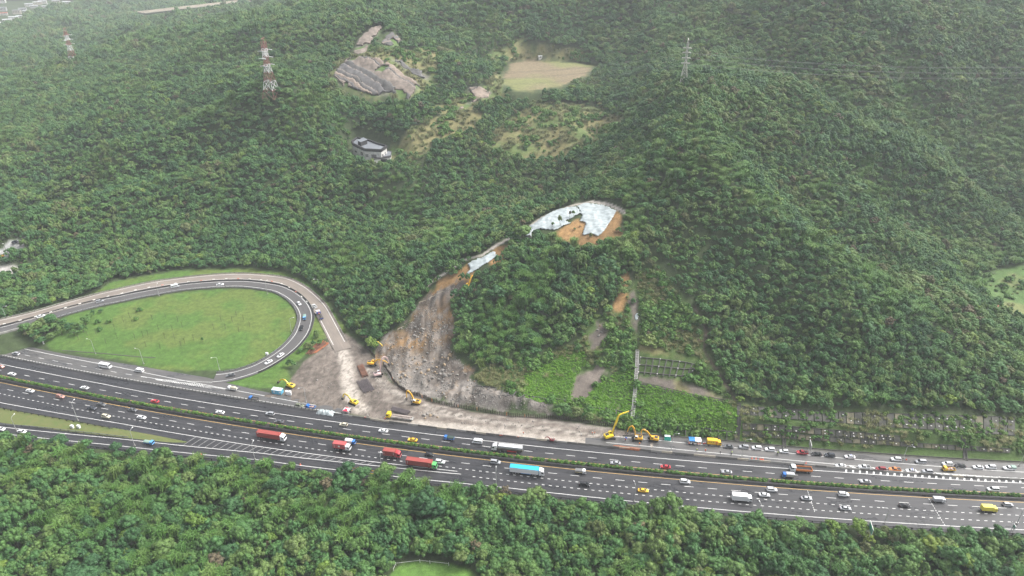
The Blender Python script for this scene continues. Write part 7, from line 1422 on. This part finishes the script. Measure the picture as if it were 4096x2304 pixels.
VILL = [(8,8,20,14,12,'tall pale block cut by the top left corner',0,2),(14,40,16,12,9,'grey block at the left edge above the red roofed house',1,1),(15,56,18,11,5,'house with a red roof at the left edge of the village',0,3),(70,52,17,12,9,'three storey pale house left of the grey roofs',2,1),(92,40,18,11,7,'grey roofed house beside the pale three storey house',1,1),(108,48,15,10,6,'low grey house in front of the dark roofs',1,2),(118,22,20,11,7,'pale roofed house in the back row, left',0,0),(138,28,18,11,6,'grey roofed house in the middle of the village',1,2),(152,14,22,12,7,'long pale roofed house at the back of the village',2,0),(172,10,20,12,7,'white roofed house near the village top',0,0),(185,26,22,9,4,'long low white shed along the village edge',0,0),(205,18,18,9,4,'low white shed, second along the village edge',0,0),(225,8,20,11,6,'pale house at the right end of the village',2,2),(268,14,20,13,8,'lone white house right of the village',0,0),(55,70,20,10,4,'low white shed by the village road',0,0),(85,66,20,10,4,'long white roofed shed nearest the woods',0,0),(30,80,18,12,4,'white flat roofed shed at the lower village edge',0,0),(14,98,16,12,7,'pale house at the bottom left of the village',2,0),(120,56,22,8,3.5,'white lean-to shed on the woods side of the village',1,0)]
for i, (u, v, L, Wd, H, lab, a, b_) in enumerate(VILL): hut(u, v+4, L, Wd, H, 24+(i*37 % 9), lab, M_VW[a], M_VR[b_], group='houses of the far village', gable=.8 if i % 3 else .2)
hut(278,90,14,8,4,20,'white roofed hut alone in the far woods',M_VW[0],M_VR[0],'hut','hut'); hut(165,112,24,7,3,22,'long pale shed in the far woods',M_VW[1],M_VR[0],'shed','shed'); hut(3895,1097,3.2,2.6,2.6,15,'tiny white hut at the left end of the right hand meadow',M_VW[0],M_VR[0],'hut','hut',.1); hut(3965,1233,5.5,3.6,2.2,-35,'small hut with red and white roof at the edge of the meadow',M_VW[0],M_VR[3],'hut','hut',.5); hut(2160,234,4,3,2.6,20,'small white hut above the dry field',M_VW[0],M_VR[0],'hut','hut',.4)
A_, B_ = px2w(640, 42, 58), px2w(1080, -8, 62); vd = thing('viaduct', 'distant elevated road on concrete piers at the top left', 'bridge', (float(A_[0]), float(A_[1]), 0)); dx, dy = float(B_[0]-A_[0]), float(B_[1]-A_[1])
PV_ = np.array([(dx*t_, dy*t_, 58+4*t_) for t_ in np.linspace(-.15, 1.3, 16)]); obj('deck', sweep(PV_, ((-15,-.4),(-12,-3.4),(12,-3.4),(15,-.4),(15,.0),(-15,.0)), M_CONC, 'deck'), vd); obj('road_surface', sweep(PV_, ((-14.2,.01),(14.2,.01),(14.2,.05),(-14.2,.05)), M_DUST, 'road_surface'), vd)
for s_ in (-14.6, 0, 14.6): obj('parapet', sweep(PV_, ((s_-.3,.01),(s_+.3,.01),(s_+.3,1.3),(s_-.3,1.3)), M_CONCP, 'parapet'), vd)
for t_ in (.05,.3,.55,.8,1.05): gzv = float(Z(np.array([A_[0]+dx*t_]), np.array([A_[1]+dy*t_]))[0]); obj('pier', MB().bbox(dx*t_-2.2,dx*t_+2.2,dy*t_-5,dy*t_+5,gzv-2,56+4*t_).mesh('pier', M_CONC), vd)
# scrap yard at the left edge
r_ = random.Random(12)
for k, (u, v, lab) in enumerate(((62,972,'dark parked car in the far left yard, next to white sheets'),(78,968,'silver parked car at the back of the far left yard'))): h_ = hit(u, v); t = thing('car', lab, 'car', (h_[0], h_[1], h_[2]+.05), r_.uniform(0,3), 'cars in the left yard'); build(SUVC, t, {'body': PAINT['darkblue' if k == 0 else 'silver']})
h_ = hit(38, 1024); t = thing('utility_pole', 'dark leaning pole with a white lamp in the left yard', 'pole', tuple(h_)); obj('pole', MB().tube((0,0,0),(-1.2,0,9),.15,.1,6).mesh('pole', M_DARKSTEEL), t); obj('lamp_head', MB().box((-1.3,0,9.1),(.9,.4,.25)).mesh('lamp_head', M_HEAD), t)
h_ = hit(4, 1030); excavator(0,0,200,'small yellow excavator cut by the left edge in the yard','digger',B_STD,[(5.3,3.9),(6.1,2.9),(6.3,1.0)],loc=tuple(h_),sc=.8,group=None)

# ------------------------------------------------------------------ trees with a place of their own
def lone_tree(u, v, me, s, label, trunk=True, sink=0.0, cat='tree', name='tree', group=None, lift=LIFT, sz=1.0, tilt=0):
    p = hit(u, v); t = thing(name, label, cat, (p[0], p[1], p[2]-sink), random.Random(int(u*7+v)).uniform(0,6.28), group, (s,s,s*sz)); obj('crown', me, t, (0,0,lift)); 
    if trunk: obj('trunk', TRUNKS[int(u) % 3], t)
    return t
lone_tree(1235,1398,CROWNS[0],.72,'bushy bright green tree beside the heap of rusted beams',lift=1.6); lone_tree(1200,1410,CROWNS[1],.55,'smaller green bush tree leaning on the loop barrier',lift=1.2); lone_tree(1268,1352,CROWNS[3],.75,'dark narrow conical tree between the two ramps',lift=.6,sz=1.25)
for i, (u, v, s) in enumerate([(150,1352,.95),(185,1338,1.05),(225,1322,.9),(250,1340,1.0),(285,1325,1.05),(320,1318,1.0),(345,1300,.95),(335,1330,.8),(300,1345,.8),(255,1305,.9),(210,1358,.8),(375,1262,.6),(355,1280,.75),(405,1250,.45),(165,1318,.9),(230,1300,.8)]): lone_tree(u, v, CROWNS[(0,2,5,4)[i % 4]], s*.8, ['rounded','broad','many lobed','drooping'][i % 4]+' dark tree in the clump beside the ramp bridge', group='dark trees in the clump beside the ramp bridge')
SAP_T = MB().tube((0,0,0),(.05,0,2.6),.07,.035,5).tube((0,0,1.5),(.6,.2,2.6),.03,.012,4).tube((0,0,1.7),(-.5,.4,2.7),.03,.012,4).tube((.03,0,2.2),(.2,-.6,3.0),.03,.01,4).tube((.04,0,2.5),(-.1,.1,3.3),.03,.01,4).mesh('trunk', m_bark); SAP_C = [crown_mesh('crown', m_leaf, 61, .6, .9, 4, 7, .12, lump=(.1,.25)), crown_mesh('crown', m_brownleaf, 62, .6, .9, 4, 5, .08, lump=(.06,.14))]
SAP = [(593,1344),(528,1287),(520,1270),(610,1280),(665,1276),(712,1287),(730,1310),(635,1320),(690,1321),(775,1360),(660,1355),(698,1355),(470,1355),(425,1375),(315,1360),(350,1345),(585,1388),(642,1395),(725,1385),(540,1355),(572,1345),(740,1375),(855,1316),(885,1285),(930,1288),(946,1263),(975,1280),(903,1316),(957,1330),(1000,1308),(545,1252),(495,1290),(460,1318),(385,1338)]
for i, (u, v) in enumerate(SAP):
    full = i in (0,1,2); p = hit(u, v); t = thing('sapling', ('leafy young tree' if full else 'thin bare sapling' if i % 3 else 'thin wispy sapling') + ' planted on the grass inside the loop', 'sapling', tuple(p), i*1.3, 'young trees on the loop grass', (1.35,)*3); obj('trunk', SAP_T, t); obj('crown', SAP_C[0 if (full or i % 3 == 0) else 1], t, (0,0,2.1), None, (.8,.8,.8) if not full else None)
lone_tree(812,1370,CROWNS[3],.34,'single dark leafy tree with bare trunk on the loop grass',lift=5.2,sz=1.0)
for u, v in ((438,1290),(393,1292),(400,1322),(560,1245),(548,1280)): lone_tree(u, v, SHRUBS[0], 1.25, 'round dark bush on the loop grass near the tree clump', False, 0, 'bush', 'bush', 'round bushes on the loop grass', 0)
for i, (u, v, s, sz) in enumerate([(2240,908,.55,1.7),(2210,912,.4,1.3),(2278,873,.36,1.8),(2294,870,.36,1.7),(2120,955,.4,1.1),(2140,950,.4,1.2)]): lone_tree(u, v, CROWNS[(1,1,7,1,7,1)[i]], s, ['spreading','small','wispy bare','thin','wispy','slender'][i]+' tree standing in front of the long crest tarp', lift=4.0 if i < 4 else 2.0, sz=sz)
for i, (u, v, s) in enumerate([(2362,950,.45),(2475,930,.6),(2300,920,.3),(2320,910,.25),(2400,980,.7),(2440,985,.75),(2480,975,.7),(2350,990,.7),(2310,1000,.6),(2502,960,.7)]): lone_tree(u, v, CROWNS[(4,0,1,7,2,0,5,1,4,0)[i]], s, ['drooping','rounded','tiny','dry','wide','round topped','many lobed','dense','weeping','leafy'][i]+' tree at the lower rim of the orange soil under the big tarp', lift=1.0)
LOGM = MB().tube((-4,0,.2),(4,.4,.35),.16,.09,6).tube((1.5,.2,.3),(3.2,1.5,.5),.07,.03,5).tube((0,.1,.3),(1.6,-1.2,.6),.07,.03,5).mesh('trunk', mat('bare_wood', (.30,.26,.20), .9))
for u, v, a in ((1600,1262,40),(1640,1240,35),(1580,1290,50),(1655,1232,30),(1612,1310,42),(1500,1350,55),(1700,1205,30),(1770,1170,35),(1740,1185,38),(2120,985,60),(1290,1395,20)):
    p = hit(u, v); tag(obj('fallen_trunk', LOGM, None, (p[0],p[1],p[2]+.1), (0,0,math.radians(a))), 'bare fallen tree trunk lying along the edge of the landslide scar', 'fallen tree', 'fallen trunks beside the landslide')
for i, (u, v, k_, s_, lab) in enumerate([(1385,1908,0,1.15,'rounded tree hiding a yellow works lorry'),(1452,1918,2,1.0,'wide tree between the two yellow works lorries'),(1545,1918,5,1.1,'many lobed tree right of the hidden works lorries'),(1640,1928,8,1.0,'draped tree at the road edge below the green lorry cab'),(25,1778,2,1.0,'wide tree reaching over the slip road at the left edge'),(125,1788,4,.95,'drooping tree over the slip road below the white sedan'),(245,1796,5,1.0,'many lobed tree below the cross line on the slip road'),(345,1803,0,.9,'rounded tree over the slip road right of the cross line'),(470,1812,9,.95,'flat topped tree over the slip road left of the blue lorry'),
 (3320,2128,6,.9,'lime green tree at the road edge left of the green sign'),(3432,2140,6,1.1,'lime green creeper clad tree just below the green sign'),(3720,2215,6,1.3,'large lime green leafy tree at the lower right'),(3790,2240,6,1.2,'lime green tree right of the large lime tree'),(3860,2280,6,1.1,'lime green tree lowest of the lime group at lower right'),(2340,2105,6,.8,'small lime tree in the wood below the dark people carrier'),(2660,2125,6,1.1,'bright lime tree in the wood below the right driving taxi'),(2695,2160,6,1.0,'bright lime tree just behind the one below the taxi'),(1780,2050,6,.9,'pale lime tree in the wood below the green lorry cab'),(2010,2010,6,.8,'pale lime tree by the road edge below the blue topped trailer')]): lone_tree(u, v, CROWNS[k_], s_, lab, group='edge and lime trees of the lower wood')
# fence of the small field at the bottom
t = thing('field_fence', 'white posts and rail round the small field at the bottom edge', 'fence', tuple(hit(1575, 2285))); o0 = np.array(t.location)
for u, v in ((1575,2285),(1584,2262),(1680,2250),(1720,2255),(1795,2263)): p = hit(u, v)-o0; obj('post', MB().bbox(-.08,.08,-.08,.08,-.2,1.8).mesh('post', M_WHITE), t, tuple(p))
obj('rail', MB().path([tuple(hit(u, v)-o0+np.array([0,0,1.3])) for u, v in ((1575,2285),(1584,2262),(1680,2250),(1720,2255),(1795,2263))], .05, 5).mesh('rail', M_WHITE), t)

# ------------------------------------------------------------------ bare rock slabs of the old quarry faces: tilted beds with steps
M_SLAB = [mat('slab_rock_%d' % k, c, .9, noise=.45, nscale=.22, bump=.6, coords='Object') for k, c in enumerate(((.23,.19,.16),(.125,.12,.12),(.27,.215,.175),(.10,.097,.095)))]
def beds(name, nb_, ang, seed):
    P = ZN[name]; a = math.radians(ang); d = np.array([math.cos(a), math.sin(a)]); nn = np.array([-d[1], d[0]]); q = P@nn; lo, hi = q.min(), q.max(); r = random.Random(seed); e = np.sort(np.r_[lo, hi, [r.uniform(lo, hi) for k in range(nb_-1)]])
    x, y = np.meshgrid(np.arange(P[:,0].min(), P[:,0].max(), 1.0), np.arange(P[:,1].min(), P[:,1].max(), 1.0)); ins = inpoly(P, x.ravel(), y.ravel()).reshape(x.shape); wob = (fbm(x/12, y/12, 3)-.5)*7; qq = x*nn[0]+y*nn[1]+wob; ii = np.arange(x.size).reshape(x.shape)
    for k in range(nb_):
        inb = ins & (qq >= e[k]) & (qq < e[k+1]+1.7) & (fbm(x/10+seed, y/10, 3) > .33); cell = inb[:-1,:-1] & inb[1:,:-1] & inb[:-1,1:] & inb[1:,1:]
        if cell.sum() < 6: continue
        zz = Z(x, y) + .5 + 1.6*sstep(0, 1, (qq-e[k])/(e[k+1]-e[k])) + (fbm(x/3, y/9, 3)-.5)*1.4; f_ = np.stack([ii[:-1,:-1], ii[:-1,1:], ii[1:,1:], ii[1:,:-1]], -1)[cell]; u_ = np.unique(f_); mp = -np.ones(x.size, int); mp[u_] = np.arange(len(u_)); o = obj('rock_face', new_mesh('rock_face', np.stack([x.ravel(), y.ravel(), zz.ravel()], -1)[u_], mp[f_], M_SLAB[(k+seed) % 4])); o.modifiers.new('t', 'SOLIDIFY').thickness = 1.2; tag(o, kind='structure')
beds('scarp1', 5, 55, 2); beds('scarp2', 5, 60, 3); beds('scarp3', 12, -38, 4); beds('scarp4', 5, -38, 5); beds('scarp5', 3, 40, 6)

# ------------------------------------------------------------------ the air
if HAZE > 0:
    hm = bpy.data.materials.new('haze'); hm.use_nodes = True; n = hm.node_tree; n.nodes.clear()
    pv = n.nodes.new('ShaderNodeVolumePrincipled'); pv.inputs['Color'].default_value = (.90, .96, 1.0, 1); pv.inputs['Density'].default_value = HAZE; pv.inputs['Anisotropy'].default_value = .1
    ou = n.nodes.new('ShaderNodeOutputMaterial'); n.links.new(pv.outputs[0], ou.inputs['Volume'])
    top = max(CAM_H, float(gz.max())) + 12
    bx = MB().bbox(-9500, 9500, -300, 9500, float(gz.min())-2, top)
    tag(obj('haze', bx.mesh('haze', hm)), kind='stuff')
